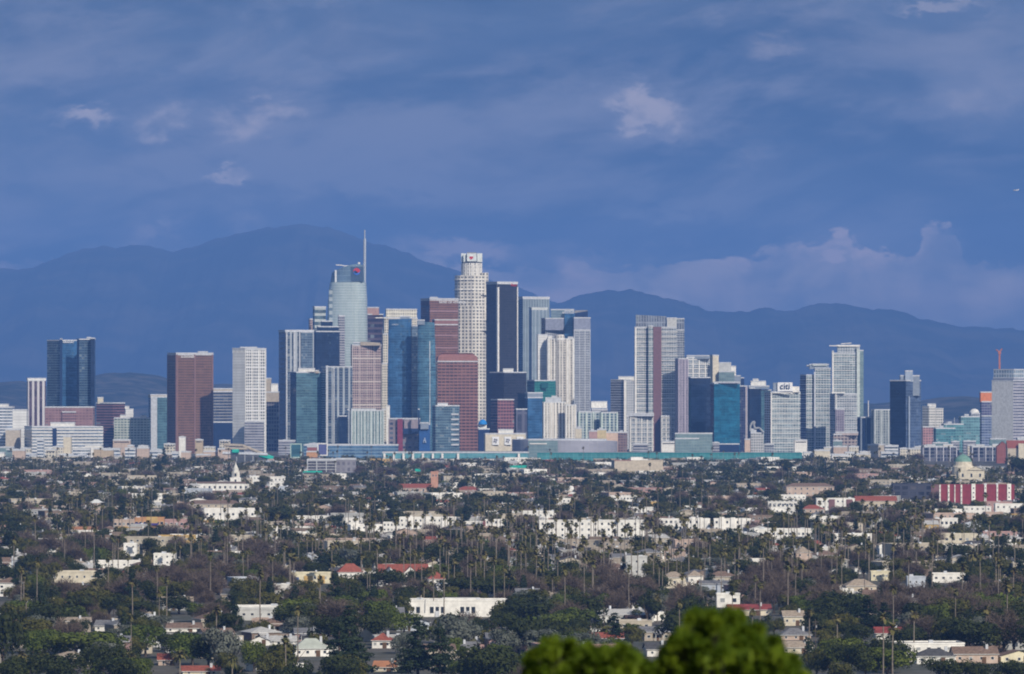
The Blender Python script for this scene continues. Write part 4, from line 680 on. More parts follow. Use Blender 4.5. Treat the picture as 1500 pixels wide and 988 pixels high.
def roof_mesh(b, w, d, z, rise, kind, m, wall, ov=.5, x0=None):
    """hip or gable roof over a w x d plan centred on x, front on y = 0"""
    xa, xb, ya, yb = -w / 2 - ov, w / 2 + ov, -ov, d + ov; zt = z + rise; ym = d / 2; th = .18
    if kind == 'hip':
        ins = min(w, d) / 2 * .98; r1, r2 = (-w / 2 + ins, ym, zt), (w / 2 - ins, ym, zt)
        if d > w: r1, r2 = (0, ins, zt), (0, d - ins, zt)
        A, B_, C_, D_ = (xa, ya, z), (xb, ya, z), (xb, yb, z), (xa, yb, z)
        if d > w:
            b.face([A, B_, r1], m); b.face([B_, C_, r2, r1], m); b.face([C_, D_, r2], m); b.face([D_, A, r1, r2], m)
        else:
            b.face([A, B_, r2, r1], m); b.face([B_, C_, r2], m); b.face([C_, D_, r1, r2], m); b.face([D_, A, r1], m)
        b.box(xa, xb, ya, yb, z - th, z - .003, FRAMEW)
    elif kind == 'gable':          # ridge along x
        b.face([(xa, ya, z), (xb, ya, z), (xb, ym, zt), (xa, ym, zt)], m); b.face([(xb, yb, z), (xa, yb, z), (xa, ym, zt), (xb, ym, zt)], m)
        b.face([(xb - ov, 0, z), (xb - ov, d, z), (xb - ov, ym, zt - .1)], wall); b.face([(xa + ov, d, z), (xa + ov, 0, z), (xa + ov, ym, zt - .1)], wall)
        b.box(xa, xb, ya, yb, z - th, z - .003, FRAMEW)
    elif kind == 'front':          # gable end faces the front
        b.face([(xa, yb, z), (xa, ya, z), (0, ya, zt), (0, yb, zt)], m); b.face([(xb, ya, z), (xb, yb, z), (0, yb, zt), (0, ya, zt)], m)
        b.face([(-w / 2, 0, z), (w / 2, 0, z), (0, 0, zt - .1)], wall); b.face([(w / 2, d, z), (-w / 2, d, z), (0, d, zt - .1)], wall)
        b.box(xa, -w / 2, ya, yb, z - th, z - .003, FRAMEW); b.box(w / 2, xb, ya, yb, z - th, z - .003, FRAMEW)
PROTECT = []      # (column left, column right, row top, row bottom, distance) of what the photograph shows uncovered
FOOT = []         # footprints (x0, x1, y0, y1) kept free of houses and trees
def lowb(name, label, cat, l, r, top, base, m, roof='flat', rm=None, a=0, depth=None, win=None, rise=0, short=None, guard=.8, Y=None, door=False, bay=None):
    Y = Y or GY(base); w_ = (r - l) / F * Y / math.cos(R(a)); h = (base - top) / F * Y; d = depth or max(9, min(26, w_ * .5))
    cxp = P((l + r) / 2, Y); e = tag(empty(name, (cxp, Y, 0), R(a)), label, cat)
    wh = h - rise; b = MB(); b.box(-w_ / 2, w_ / 2, 0, d, 0, wh, m, ROOFG, False); b.build('wall', e)
    b = MB()
    if roof == 'flat':
        for (x0, x1, y0, y1) in ((-w_ / 2 - .15, w_ / 2 + .15, -.15, .25), (-w_ / 2 - .15, w_ / 2 + .15, d - .25, d + .15), (-w_ / 2 - .15, -w_ / 2 + .25, .25, d - .25), (w_ / 2 - .25, w_ / 2 + .15, .25, d - .25)): b.box(x0, x1, y0, y1, wh - .25, wh + .45, rm or m)
        b.build('parapet', e)
        k = random.Random(l * 7 + base); 
        for i in range(max(1, int(w_ / 18))):
            q = MB(); x = k.uniform(-w_ / 2 + 2, w_ / 2 - 2); y = k.uniform(2, max(2.5, d - 3)); s = k.uniform(.8, 1.6); q.box(x - s, x + s, y - s, y + s, wh, wh + k.uniform(.8, 1.5), LGREY); q.build('roof_unit', e)
    else:
        roof_mesh(b, w_, d, wh, rise, roof, rm, m); b.build('roof', e)
    if win:
        nc, nr, ww, hh = win
        for i in range(nc):
            for j in range(nr):
                add_window(e, -w_ / 2 + w_ * (i + .5) / nc, wh * (j + .55) / nr, ww * (1.35 if base < 800 else 1), hh * (1.3 if base < 800 and nr * hh * 1.3 < wh * .8 else 1), dark=((i * 7 + j * 3 + int(l)) % 5) != 0)
    if door: 
        q = MB(); q.box(-.8, .8, -.08, .1, 0, 2.3, pbr('door_brown', (.12, .07, .04))); q.build('door', e, (w_ * .18, 0, 0))
    if guard: PROTECT.append((l, r, top, base - 2, Y, guard))
    FOOT.append((cxp - w_ / 2 - 3, cxp + w_ / 2 + 3, Y - 4, Y + d + 4))
    if short: LMK.append((short, (l + r) / 2, (top + base) / 2, (r - l)))
    e['_w'] = w_; e['_d'] = d; e['_h'] = wh
    return e, w_, d, wh
def part(e, name, x0, x1, y0, y1, z0, z1, m, label=None):
    b = MB(); b.box(x0, x1, y0, y1, z0, z1, m); return b.build(name, e)
TERR = pbr('red_roof_tiles', (.27, .080, .055), var=.3, scale=1.2); BROWNR = pbr('brown_shingles', (.19, .13, .10), var=.3, scale=1); GREYR = pbr('grey_shingles', (.17, .17, .18), var=.3, scale=1)
DARKR = pbr('dark_shingles', (.075, .075, .08), var=.3, scale=1); PALER = pbr('pale_roof', (.46, .45, .43), var=.15, scale=1); TANR = pbr('tan_shingles', (.33, .27, .21), var=.25, scale=1)
PEACH = pbr('soft_peach_wall', (.50, .39, .32)); YELL = pbr('ochre_wall', (.50, .34, .13)); OCHRE = pbr('orange_wall', (.50, .27, .13)); SAND = pbr('sand_wall', (.52, .45, .35))
# --- convention halls and arena at the foot of the towers
for (l, r, lab, seed) in ((560, 775, 'long turquoise glass hall with white pylons at the foot of the towers', 1), (787, 1175, 'longest turquoise glass hall without pylons, right of the arena', 2)):
    Y = 7600; t = Tower('convention_hall', lab, 'convention building', l, Y)
    t.block('glass_band', l, l, r, 663.5 if seed == 1 else 664.5, 672 if seed == 1 else 677, fac('turq' + str(seed), (.12, .34, .36) if seed == 2 else (.18, .38, .43), (.07, .28, .30) if seed == 2 else (.13, .36, .42), 6, 4, .9, .9, metal=.2, plit=.0, gvar=.2), depth=60, lip=0); t.block('base', l + 1, l + 1, r - 1, 672 if seed == 1 else 677, None, WHITE if seed == 1 else GREY, depth=58, Y=Y + 1, lip=0)
    t.block('roof_edge', l, l, r, 662 if seed == 1 else 663.5, 664 if seed == 1 else 664.6, LGREY if seed == 1 else TEALP, Y=Y - .5, depth=61, lip=0)
    if seed == 1:
        for x in (563, 577, 591, 605, 619.5, 634, 648, 671, 760): t.block('pylon', x - 1.4, x - 1.4, x + 1.6, 664.6, None, WHITE, Y=Y - 4, depth=3, lip=0)
        for i in range(11): t.block('arch_window', 566 + i * 18, 566 + i * 18, 570 + i * 18, 675, 679, GREY, Y=Y - .3, depth=1, lip=0)
    PROTECT.append((l, r, 662, 673, Y, .85)); FOOT.append((P(l, Y), P(r, Y), Y - 5, Y + 70))
Y = 8150; t = Tower('arena', 'wide round grey arena with a sloping roof edge', 'arena', 812, Y); b = MB()
pc, rr = P(828, Y) - t.x, 78 / F * Y; ap = cyl_poly(pc, rr, rr, 56); zl = [Z(647.5 - 3 * math.sin(2 * math.pi * i / 56 * .5), Y) for i in range(56)]
b.prism(ap, 0, 20, fac('arena_wall', (.40, .40, .45), (.34, .34, .40), 14, 5, .9, .85, plit=0, rough=.4, gvar=.1, metal=.1), LGREY, ztop=zl, seam=1); b.build('drum', t.e)
b = MB(); b.prism(cyl_poly(pc, rr, rr * .8, 56), 16, max(zl) + .5, LGREY, LGREY); b.build('roof', t.e)
t.block('entry_hall', 774, 774, 817, 645, None, f_palegreen, Y=Y - 12, depth=20); t.block('white_beam', 776, 776, 801, 649.5, 651, WHITE, Y=Y - 13, depth=1, lip=0)
for (l, r, top, lab) in ((445, 583, 652.5, 'long low pale blue glass mall at the foot of the gridded tower'),):
    t = TW('mall', lab, l, l, r, top, 8000, fac('mall', (.22, .32, .42), (.10, .20, .34), 9, 4.5, .96, .7, metal=.3, plit=.08, patch=.8, lite=(.3, .4, .5)), 'shopping mall', depth=40); t.block('white_parapet', 447, 447, 516, 650.5, 653, LGREY, Y=8004, depth=20, lip=0)
for (l, r, top, bot, m_, lab) in ((425, 442, 650, 671, fac('billb', (.05, .13, .17), (.05, .16, .20), 30, 8, .9, .8, plit=0), 'teal rooftop billboard in a pale green frame'), (465, 480, 649.5, 668, pbr('violet_board', (.10, .11, .26)), 'violet billboard in a white frame above the parking decks')):
    t = Tower('billboard', lab, 'billboard', l, 7850); t.block('screen', l + 1.5, l + 1.5, r - 1.5, top + 1.5, bot - 1.5, m_, depth=1.2, lip=0)
    FW = pbr('frame_mint', (.42, .55, .50)) if l == 425 else WHITE
    for (x0, x1, y0, y1) in ((l, r, top, top + 1.5), (l, r, bot - 1.5, bot), (l, l + 1.5, top + 1.5, bot - 1.5), (r - 1.5, r, top + 1.5, bot - 1.5)): t.block('frame', x0, x0, x1, y0, y1, FW, depth=1.8, lip=0, Y=7849.8)
    t.block('post', (l + r) / 2 - 1, (l + r) / 2 - 1, (l + r) / 2 + 1, bot, None, GREY, depth=1.5, lip=0); PROTECT.append((l, r, top, bot, 7800, .9))
t = TW('round_sign_block', 'small red and peach curved front beside the violet billboard', 449, 449, 465, 662, 7700, OCHRE, 'shop', depth=14); b = MB(); b.prism([(P(449 + 16 * i / 10, 7700) - P(449, 7700), -.4) for i in range(11)] , 0, 1, TERRA) if False else None
t.block('red_front', 450, 450, 464, 655, 662.5, pbr('brick_red', (.26, .09, .075)), depth=10, Y=7702)
# parking decks
t = TW('parking_structure', 'open white framed parking decks with turquoise netting', 450, 450, 492, 674, 6700, fac('decks', (.10, .09, .10), (.07, .065, .075), 5, 3.2, .6, .5, plit=.2, lite=(.25, .22, .2)), 'parking garage', depth=30, slab=(3.3, .4, .6, LGREY), pier=(12, .5, .9, LGREY))
t.block('grey_wing', 492, 492, 521, 673, None, fac('gwing', (.27, .26, .29), (.22, .21, .25), 6, 7, .5, .6, plit=0), Y=6705, depth=30); t.block('turquoise_netting', 443, 443, 472, 690, 694, pbr('turquoise_net', (.02, .42, .32)), Y=6694, depth=.5, lip=0)
PROTECT.append((443, 521, 673, 695, 6700, .9)); FOOT.append((P(440, 6700), P(523, 6700), 6690, 6740)); LMK.append(('the white framed parking decks', 482, 684, 70))
for (l, r, y0, y1, Y, lab) in ((747, 772, 682, 686, 6900, 'turquoise awning strip below the long turquoise hall'), (608, 616, 687, 691, 6650, 'small turquoise hoarding among trees left of the brick campanile')):
    t = Tower('hoarding', lab, 'hoarding', l, Y); t.block('panel', l, l, r, y0, y1, pbr('turquoise_net', (.02, .42, .32)), depth=.6, lip=0); t.block('post', l + 1, l + 1, l + 1.8, y1, None, GREY, depth=.6, lip=0); t.block('post', r - 2, r - 2, r - 1.2, y1, None, GREY, depth=.6, lip=0); PROTECT.append((l, r, y0, y1, Y, 1))
# elevated ramps left of the billboards
t = Tower('elevated_ramp', 'stacked tan elevated road ramps with turquoise netting, below the white slab tower', 'road ramp', 330, 7700)
t.bar('upper_deck', [(328, 652, 0), (355, 653, 0), (372, 660, 0), (400, 671, 0)], 2.0, TAN); t.bar('lower_deck', [(326, 664, -20), (392, 666, -20)], 2.0, LGREY); t.bar('middle_deck', [(330, 657, -10), (362, 658, -10)], 1.8, TAN)
t.bar('turquoise_netting', [(380, 666.5, -6), (400, 672, -6)], 3.2, pbr('turquoise_net', (.02, .42, .32))); t.bar('turquoise_netting', [(340, 661.5, -24), (350, 661.5, -24)], 2.8, pbr('turquoise_net', (.02, .42, .32)))
for x in (334, 346, 358, 370, 384, 396): t.block('column', x, x, x + 1.3, 656 + max(0, x - 355) * .38, None, GREY, depth=2, lip=0, Y=7702)
PROTECT.append((326, 402, 650, 676, 7650, .85))
# dark glass housing block behind the domed church, and its neighbours
for (l, r, tp, Y, lab) in ((1352, 1402, 655, 7700, 'dark glass apartment block with white columns left of the green domed church'), (1424, 1474, 655, 7700, 'dark glass apartment block with white columns right of the green domed church')):
    t = TW('apartment_block', lab, l, l, r, tp, Y, fac('dkapt', (.13, .13, .17), (.035, .04, .07), 8, 4.6, .75, .75, plit=.15, lite=(.2, .2, .24)), 'apartment building', depth=30, pier=(9, .7, 1.2, pbr('pale_lilac', (.50, .50, .56))), slab=(4.6, .4, .5, GREYB)); t.block('roof_huts', l + 6, l + 6, l + 18, tp - 2.5, tp, CREAM, Y=Y + 8, depth=10); t.block('roof_huts', l + 30, l + 30, l + 44, tp - 3, tp, CREAM, Y=Y + 8, depth=10)
    FOOT.append((P(l, Y), P(r, Y), Y - 5, Y + 35)); PROTECT.append((l, r, tp, 684, Y, .8))
t = TW('gabled_block', 'red brick gabled block left of the beige red-roofed hall at the right edge', 1460, 1460, 1478, 655, 7500, pbr('brick_red', (.26, .09, .075)), 'apartment building', depth=16, lip=0); b = MB(); w_ = 18 / F * 7500
roof_mesh(b, w_, 16, Z(655, 7500), 7, 'front', TERR, pbr('brick_red', (.26, .09, .075))); b.build('roof', t.e, (w_ / 2, 0, 0))
t = TW('hall', 'beige hall with a dark red pitched roof cut by the right edge', 1476, 1476, 1530, 657, 7350, SAND, 'hall', depth=24, lip=0); b = MB(); w_ = 54 / F * 7350; roof_mesh(b, w_, 24, Z(657, 7350), 10, 'gable', TERR, SAND); b.build('roof', t.e, (w_ / 2, 0, 0)); t.block('gable_front', 1492, 1492, 1502, 650, None, CREAM, Y=7345, depth=6, lip=0); PROTECT.append((1460, 1500, 645, 682, 7350, .9))
t = TW('long_blue_roof', 'long low blue grey building under the beige hall', 1434, 1434, 1482, 684, 6900, GREYB, 'warehouse', depth=20, lip=0)
# low bright blocks of the basin edge (left of centre and right of centre)
rg = random.Random(5)
EDGE = []
def edge_row(x0, x1, y0, y1, Yr, n, mats, names, hmin=3, hmax=10):
    for i in range(n):
        x = x0 + (x1 - x0) * (i + rg.random() * .7) / n; w_ = rg.uniform(9, 26); tp = rg.uniform(y0, y1); k = rg.randrange(len(mats))
        EDGE.append((x, x + w_, tp, rg.uniform(*Yr), mats[k], names[k]))
E_M = [CREAM, f_creamsoft, WHITE, BEIGE, f_whiteband, PEACH, f_cream, pbr('tan_wall', (.45, .36, .25)), f_greyband, LGREY, f_palegreen]
E_N = ['cream blank-walled', 'cream windowed', 'plain white', 'beige', 'white banded', 'peach', 'warm cream gridded', 'tan', 'grey banded', 'light grey', 'pale green glass']
edge_row(-10, 330, 640, 660, (7900, 8100), 18, E_M, E_N); edge_row(-10, 330, 656, 669, (7400, 7800), 20, E_M[:8], E_N[:8])
edge_row(1175, 1350, 652, 668, (7700, 8200), 13, E_M[:6], E_N[:6]); edge_row(400, 560, 646, 660, (8300, 8600), 5, E_M[8:11:2], E_N[8:11:2]); edge_row(560, 800, 678, 684, (7300, 7500), 11, E_M[:3], E_N[:3]); edge_row(1350, 1500, 640, 656, (8000, 8500), 9, E_M, E_N); edge_row(840, 1340, 643, 652, (8260, 8400), 8, [GREYB, f_greyband, WHITE, f_palegreen, f_greygrid], ['blue grey', 'grey banded', 'plain white', 'pale green glass', 'grey gridded']); edge_row(1176, 1260, 660, 675, (7350, 7600), 6, [WHITE, f_white, CREAM], ['plain white', 'white windowed', 'cream blank-walled'])
EDGE_MARKS = [('the brown granite tower', 277), ('the white slab tower', 364), ('the rose pink block', 101), ('the twin blue glass slabs', 102), ('the stepped white office block', 10), ('the gridded brown tower', 537), ('the front red granite tower', 670), ('the mural building', 740), ('the round arena', 828), ('the maroon striped tower', 962), ('the bright blue hotel', 1064), ('the box sign tower', 1150), ('the tallest pale condo tower', 1240), ('the dark-sided blue tower', 1328), ('the teal glass blocks', 1400), ('the big white banded tower', 1480)]
ORD = ['nearest', 'second', 'third', 'fourth', 'fifth', 'sixth', 'seventh', 'eighth', 'ninth', 'tenth', 'eleventh', 'twelfth', 'thirteenth', 'fourteenth', 'fifteenth', 'sixteenth', 'seventeenth', 'eighteenth', 'nineteenth']
for i_, t_ in enumerate(('twent', 'thirt', 'fort', 'fift', 'sixt', 'sevent', 'eight', 'ninet')): ORD += [t_ + 'ieth'] + [t_ + 'y-' + k_ for k_ in ['first'] + ORD[1:9]] 
cnt = {}
for (l, r, tp, Y, m_, nm) in sorted(EDGE, key=lambda q: q[0]):
    mk = min(EDGE_MARKS, key=lambda q: abs(q[1] - (l + r) / 2)); side = 'left' if (l + r) / 2 < mk[1] else 'right'; key = (nm, mk[0], side); cnt.setdefault(key, []).append((l, r, tp, Y, m_))
for (nm, mk, side), items in cnt.items():
    mx = dict(EDGE_MARKS)[mk]; items.sort(key=lambda q: abs((q[0] + q[1]) / 2 - mx))
    for i, (l, r, tp, Y, m_) in enumerate(items):
        lab = f'low {nm} block, {ORD[i]} {side} of {mk}'
        t = TW('low_block', lab, l, l, r, tp, Y, m_, 'low building', depth=18); x = l + (r - l) * .3
        t.e['group'] = 'low pale blocks at the foot of the towers'; t.block('roof_hut', x, x, x + 4, tp - 2, tp, LGREY, Y=Y + 5, depth=6, lip=0); FOOT.append((P(l, Y), P(r, Y), Y - 4, Y + 22))
        if int(l) % 3 == 0: t.block('window_band', l + 1.5, l + 1.5, r - 1.5, tp + 2, tp + 3.4, GLASSW, Y=Y - .2, depth=.5, lip=0)
# ------------------------------------------------------------------ landmarks among the trees, far to near
def steeple(e, x, y, secs, m, n=8, name='tower_stage'):
    for (z0, z1, r0, r1) in secs:
        b = MB(); A, B_ = cyl_poly(x, y, r0, n, math.pi / n), cyl_poly(x, y, max(r1, .05), n, math.pi / n)
        for i in range(n): j = (i + 1) % n; b.face([(*A[i], z0), (*A[j], z0), (*B_[j], z1), (*B_[i], z1)], m)
        b.face([(*q, z1) for q in B_], m); b.build(name, e)
# green domed church
e, w_, d, h = lowb('domed_church', 'cream church with a green copper dome on a round drum', 'church', 1404, 1442, 689, 706, CREAM, 'flat', short='the green domed church', guard=1, depth=24, win=(3, 1, 1.6, 3)); s = GY(706) / F
steeple(e, -8, 12, [(0, 15.5, 11.5, 11.5), (15.5, 17, 11.5, 10.5), (17, 21, 9.8, 9.4)], CREAM, 16, 'drum'); steeple(e, -8, 12, [(21, 23.5, 9.2, 8.4), (23.5, 26, 8.4, 6.2), (26, 28, 6.2, 3.2), (28, 28.9, 3.2, .5), (28.9, 31.5, .5, .1)], pbr('pale_copper', (.17, .31, .25), .6), 16, 'dome')
b = MB(); roof_mesh(b, 16, 20, h, 4, 'front', pbr('cream_stone', (.60, .54, .42)), CREAM); b.build('gable_roof', e, (w_ / 2 - 9, -1, 0)); part(e, 'side_wing', -w_ / 2 - 8, -w_ / 2, 4, 20, 0, 7, CREAM)
# red and white apartments with the dark block beside them
e, w_, d, h = lowb('red_apartment_block', 'five-storey crimson and white striped apartment building', 'apartment building', 1378, 1486, 711, 739, REDW, short='the crimson and white apartments', guard=1, depth=20)
for fx_, fw in ((-.02, 2.2), (.096, 2.6), (.185, 1.4), (.27, 2.4), (.417, 6.0), (.59, 3.4), (.756, 2.4), (.90, 6.2)):
    b = MB(); x = -w_ / 2 + fx_ * w_; fw *= .55; b.box(x, x + fw, -.9, .2, 0, h + (1.2 if fw > 3 else .4), WHITE); b.build('white_bay', e)
    for j in range(4): add_window(e, x + fw / 2, h * (j + .55) / 4.2, min(1.4, fw * .5), 1.3, y=-.9)
e, w_, d, h = lowb('dark_block', 'long dark slate building left of the crimson and white apartments', 'apartment building', 1308, 1364, 709, 736, fac('slateapt', (.065, .07, .10), (.04, .045, .07), 7, 5, .7, .6, plit=.1, lite=(.12, .12, .15)), short='the dark slate building', guard=.9, depth=20); part(e, 'brown_wing', w_ / 2, w_ / 2 + 8, 1, 18, 0, h * .95, MAROON)
# white church tower with the mission hall
e, w_, d, h = lowb('mission_hall', 'long white hall with a low brown roof at the foot of the white steeple', 'hall', 288, 364, 706, 721, WHITE, 'gable', BROWNR, rise=1.6, short='the white mission hall', guard=1, depth=12, win=(10, 1, 1.5, 2)); FOOT.append((P(330, 5300), P(360, 5300), 5300, 5400))
Y = 5500; e = tag(empty('steeple', (P(345, Y), Y, 0)), 'white stepped church steeple rising above the trees', 'church tower')
b = MB(); b.box(-5, 5, 0, 10, 0, Z(700, Y), WHITE); b.build('base', e); steeple(e, 0, 5, [(Z(700, Y), Z(691, Y), 4.2, 3.9), (Z(691, Y), Z(686, Y), 3.0, 2.8), (Z(686, Y), Z(681.5, Y), 2.2, 1.2), (Z(681.5, Y), Z(676.5, Y), .8, .1)], pbr('ivory_stone', (.66, .64, .58)), 8, 'stage')
for z in (705, 696): add_window(e, 0, Z(z, Y), 2, 3.2, y=-.05 if z == 705 else .75)
PROTECT.append((338, 352, 676, 712, Y, 1)); LMK.append(('the white steeple', 345, 690, 14))
# brick campanile and red roofs
Y = 5350; e = tag(empty('campanile', (P(636.5, Y), Y, 0)), 'square terracotta brick bell tower among the trees', 'bell tower'); b = MB(); b.box(-3.3, 3.3, 0, 6.6, 0, Z(693, Y), pbr('campanile_brick', (.50, .27, .19))); b.build('shaft', e); part(e, 'belfry', -3.6, 3.6, -.3, 6.9, Z(693, Y), Z(691, Y), pbr('campanile_brick', (.50, .27, .19)))
for x in (-1.4, 1.4): add_window(e, x, Z(697, Y), 1.2, 2.4)
PROTECT.append((630, 643, 691, 716, Y, 1)); LMK.append(('the brick bell tower', 636, 703, 12))
e, w_, d, h = lowb('red_roof_hall', 'red tiled hall left of the brick bell tower', 'hall', 585, 632, 709, 722, PEACH, 'gable', TERR, rise=4, short='the red tiled hall', guard=.8, depth=14, win=(6, 1, 1.2, 1.6))
e, w_, d, h = lowb('red_roof_hall', 'low red tiled hall right of the brick bell tower', 'hall', 668, 704, 713, 723, PEACH, 'hip', TERR, rise=3.4, guard=.8, depth=14, win=(5, 1, 1.2, 1.4))
e, w_, d, h = lowb('beige_block', 'large beige blank-walled block with a white rooftop box, before the turquoise hall', 'warehouse', 900, 971, 675, 693, SAND, short='the large beige block', guard=.95, depth=30, a=6); part(e, 'roof_box', -w_ * .15, w_ * .1, 5, 12, h, h + 4, WHITE); part(e, 'roof_box', w_ * .08, w_ * .2, 4, 12, h, h + 1.8, WHITE); part(e, 'red_coping', -w_ / 2, -w_ * .15, -.2, 1, h - .2, h + .6, pbr('brick_red', (.26, .09, .075)))
t_ = lowb('gas_dome_house', 'small round white domed building between dark trees', 'domed building', 832, 841, 717, 722, WHITE, short='the small white dome', guard=1, depth=6); steeple(t_[0], 0, 4, [(2.5, 4.5, 3.6, 3.2), (4.5, 6, 3.2, 1.8), (6, 6.6, 1.8, .2)], WHITE, 12, 'dome')
# the rows of pale buildings; (name, label, category, l, r, top, base, wall, roof, roof material, rise, windows, short)
FLATS = [
 ('apartment_building', 'long white three-storey apartment row with small dark windows, left of the dark pointed tree', 'apartment building', 790, 945, 764, 789, WHITE, (16, 3, 1.1, 1.3), 'the long white apartment row'),
 ('apartment_building', 'white flat-roofed apartment building on the right of the long white row', 'apartment building', 966, 1000, 761, 778, WHITE, (5, 2, 1.3, 1.4), None),
 ('apartment_building', 'white two-storey apartment building with dark gaps between its wings', 'apartment building', 1008, 1040, 761, 779, WHITE, (4, 2, 1.3, 1.5), None),
 ('apartment_building', 'white apartment building with four wings near the middle right', 'apartment building', 1046, 1100, 761, 780, WHITE, (7, 2, 1.2, 1.4), 'the four-winged white apartments'),
 ('school_building', 'long white low building with a row of dark windows', 'school', 1105, 1192, 776, 790, WHITE, (14, 1, 1.2, 1.3), 'the long low white school'),
 ('apartment_building', 'white apartment complex with square windows near the centre left', 'apartment building', 561, 592, 766, 780, WHITE, (6, 2, .9, 1.1), None),
 ('apartment_building', 'bright white stepped building cluster in the centre', 'apartment building', 585, 668, 759, 776, WHITE, (12, 2, 1, 1.2), 'the bright white stepped cluster'),
 ('apartment_building', 'white building with a red side panel, left of the long white row', 'apartment building', 711, 742, 762, 777, WHITE, (5, 2, 1, 1.4), None),
 ('apartment_building', 'low white building between the stepped cluster and the red panelled one', 'apartment building', 668, 708, 765, 774, WHITE, (6, 1, 1.1, 1.2), None),
 ('warehouse', 'long white warehouse roofline left of the stepped cluster', 'warehouse', 433, 494, 757, 767, WHITE, (8, 1, 1.1, 1), 'the long white warehouse'),
 ('warehouse', 'low white warehouse joined to a longer one by a red door', 'warehouse', 494, 531, 760, 769, WHITE, (5, 1, 1, 1), None),
 ('warehouse', 'wide white warehouse behind the arched black tree on the left', 'warehouse', 299, 384, 746, 763, WHITE, (9, 1, 1.3, 1.4), 'the wide white warehouse'),
 ('house', 'tall narrow white building standing between dark trees on the left', 'house', 181, 200, 797, 815, WHITE, (2, 2, 1, 1.1), None),
 ('warehouse', 'low white building with a long roof band under the tall narrow white one', 'warehouse', 132, 214, 823, 833, WHITE, (9, 1, 1.2, 1), 'the low white banded building'),
 ('house', 'white two-storey house with a grey hipped roof left of centre', 'house', 225, 257, 812, 829, WHITE, (4, 2, 1.1, 1.1), None),
 ('apartment_building', 'white boxy building with a doorway, nearly hidden left of the steeple', 'apartment building', 395, 417, 707, 718, WHITE, (4, 2, 1, 1), None),
 ('apartment_building', 'white low building in two steps right of the steeple', 'apartment building', 390, 418, 699, 708, WHITE, (5, 1, 1.2, 1.2), None),
 ('apartment_building', 'small white block just right of the steeple', 'apartment building', 366, 380, 698, 710, WHITE, (3, 2, 1, 1), None),
 ('apartment_building', 'white two-storey block left of the crimson apartments in the lower row', 'apartment building', 1412, 1452, 743, 756, WHITE, (5, 2, 1.1, 1), None),
 ('apartment_building', 'bright white block at the right edge under the crimson apartments', 'apartment building', 1458, 1500, 739, 757, WHITE, (5, 2, 1.1, 1.2), 'the right edge white block'),
 ('apartment_building', 'white modern building with brown corner panels', 'apartment building', 1196, 1252, 731, 748, WHITE, (8, 2, 1.1, 1.2), 'the brown panelled building'),
 ('apartment_building', 'pinkish white windowed block left of the red-roofed peach house', 'apartment building', 1125, 1168, 735, 752, f_white, (6, 2, 1.2, 1.2), None),
 ('apartment_building', 'grey white low block with a row of openings', 'apartment building', 1370, 1403, 760, 774, WHITE, (5, 1, 1.4, 1.6), None),
 ('warehouse', 'wide cream warehouse with a pale roof on the right', 'warehouse', 1372, 1432, 783, 799, CREAM, (6, 1, 1.4, 1.2), 'the wide cream warehouse'),
 ('apartment_building', 'pink apartment building near the right edge', 'apartment building', 1440, 1490, 780, 793, PINK, (6, 2, 1.1, 1.1), None),
 ('flat_house', 'bright white flat-roofed building near the right, behind palm trunks', 'warehouse', 1366, 1420, 841, 854, WHITE, (5, 1, 1.5, 1.2), 'the white box behind palms'),
 ('flat_house', 'pale blue grey square house right of the cream cube', 'house', 1329, 1356, 846, 861, pbr('pale_blue_wall', (.46, .50, .56)), (3, 1, 1, 1.2), None),
 ('flat_house', 'cream cube house with a shaded side', 'house', 1276, 1303, 838, 851, pbr('pale_cream', (.70, .64, .46)), (3, 1, 1, 1.2), 'the cream cube house'),
 ('apartment_building', 'white apartment slab above the long white row', 'apartment building', 894, 936, 727, 735, WHITE, (9, 1, 1.2, 1.2), None),
 ('apartment_building', 'white house group with pitched tops above the long white row', 'apartment building', 925, 960, 744, 755, WHITE, (5, 1, 1.2, 1.2), None),
 ('apartment_building', 'white building with two windows left of the dark pointed tree', 'apartment building', 810, 836, 731, 745, WHITE, (4, 2, 1.1, 1.1), None),
 ('apartment_building', 'pale blue white block row left of the dark pointed tree', 'apartment building', 750, 826, 750, 762, WHITE, (10, 1, 1.1, 1.3), None),
 ('shop', 'orange and peach shop row with violet signs on the left', 'shop', 197, 240, 759, 776, OCHRE, (7, 1, 1.6, 1.6), 'the orange shop row'),
 ('shop', 'peach shop row left of the orange one', 'shop', 166, 197, 762, 775, PEACH, (5, 1, 1.4, 1.4), None),
 ('shop', 'pink shop row right of the orange one', 'shop', 240, 285, 762, 775, PINK, (6, 1, 1.4, 1.4), None),
 ('shop', 'yellow and white storefront with a blue poster', 'shop', 424, 484, 840, 855, pbr('pale_cream', (.70, .64, .46)), (4, 1, 1.4, 1.5), 'the yellow storefront'),
 ('house', 'cream house front glowing among bare trees on the left', 'house', 75, 140, 838, 854, CREAM, (6, 1, 1.1, 1.3), 'the cream house front'),
 ('warehouse', 'pale grey low roofed warehouse behind bare branches', 'warehouse', 315, 412, 893, 909, pbr('pale_grey_wall', (.52, .52, .50)), (8, 1, 1.4, 1.2), 'the pale grey low warehouse'),
 ('warehouse', 'white blank warehouse behind a bare tree, left of the dark pine', 'warehouse', 340, 413, 889, 905, WHITE, None, None),
 ('flat_house', 'white box house at the far centre-right between palms', 'house', 917, 948, 816, 846, pbr('pale_grey_wall', (.52, .52, .50)), (3, 2, 1, 1.3), None),
 ('flat_house', 'white narrow house front with a dark blue triangular window pair', 'house', 1050, 1084, 871, 890, WHITE, (2, 1, 2.2, 2), 'the white narrow house front'),
]
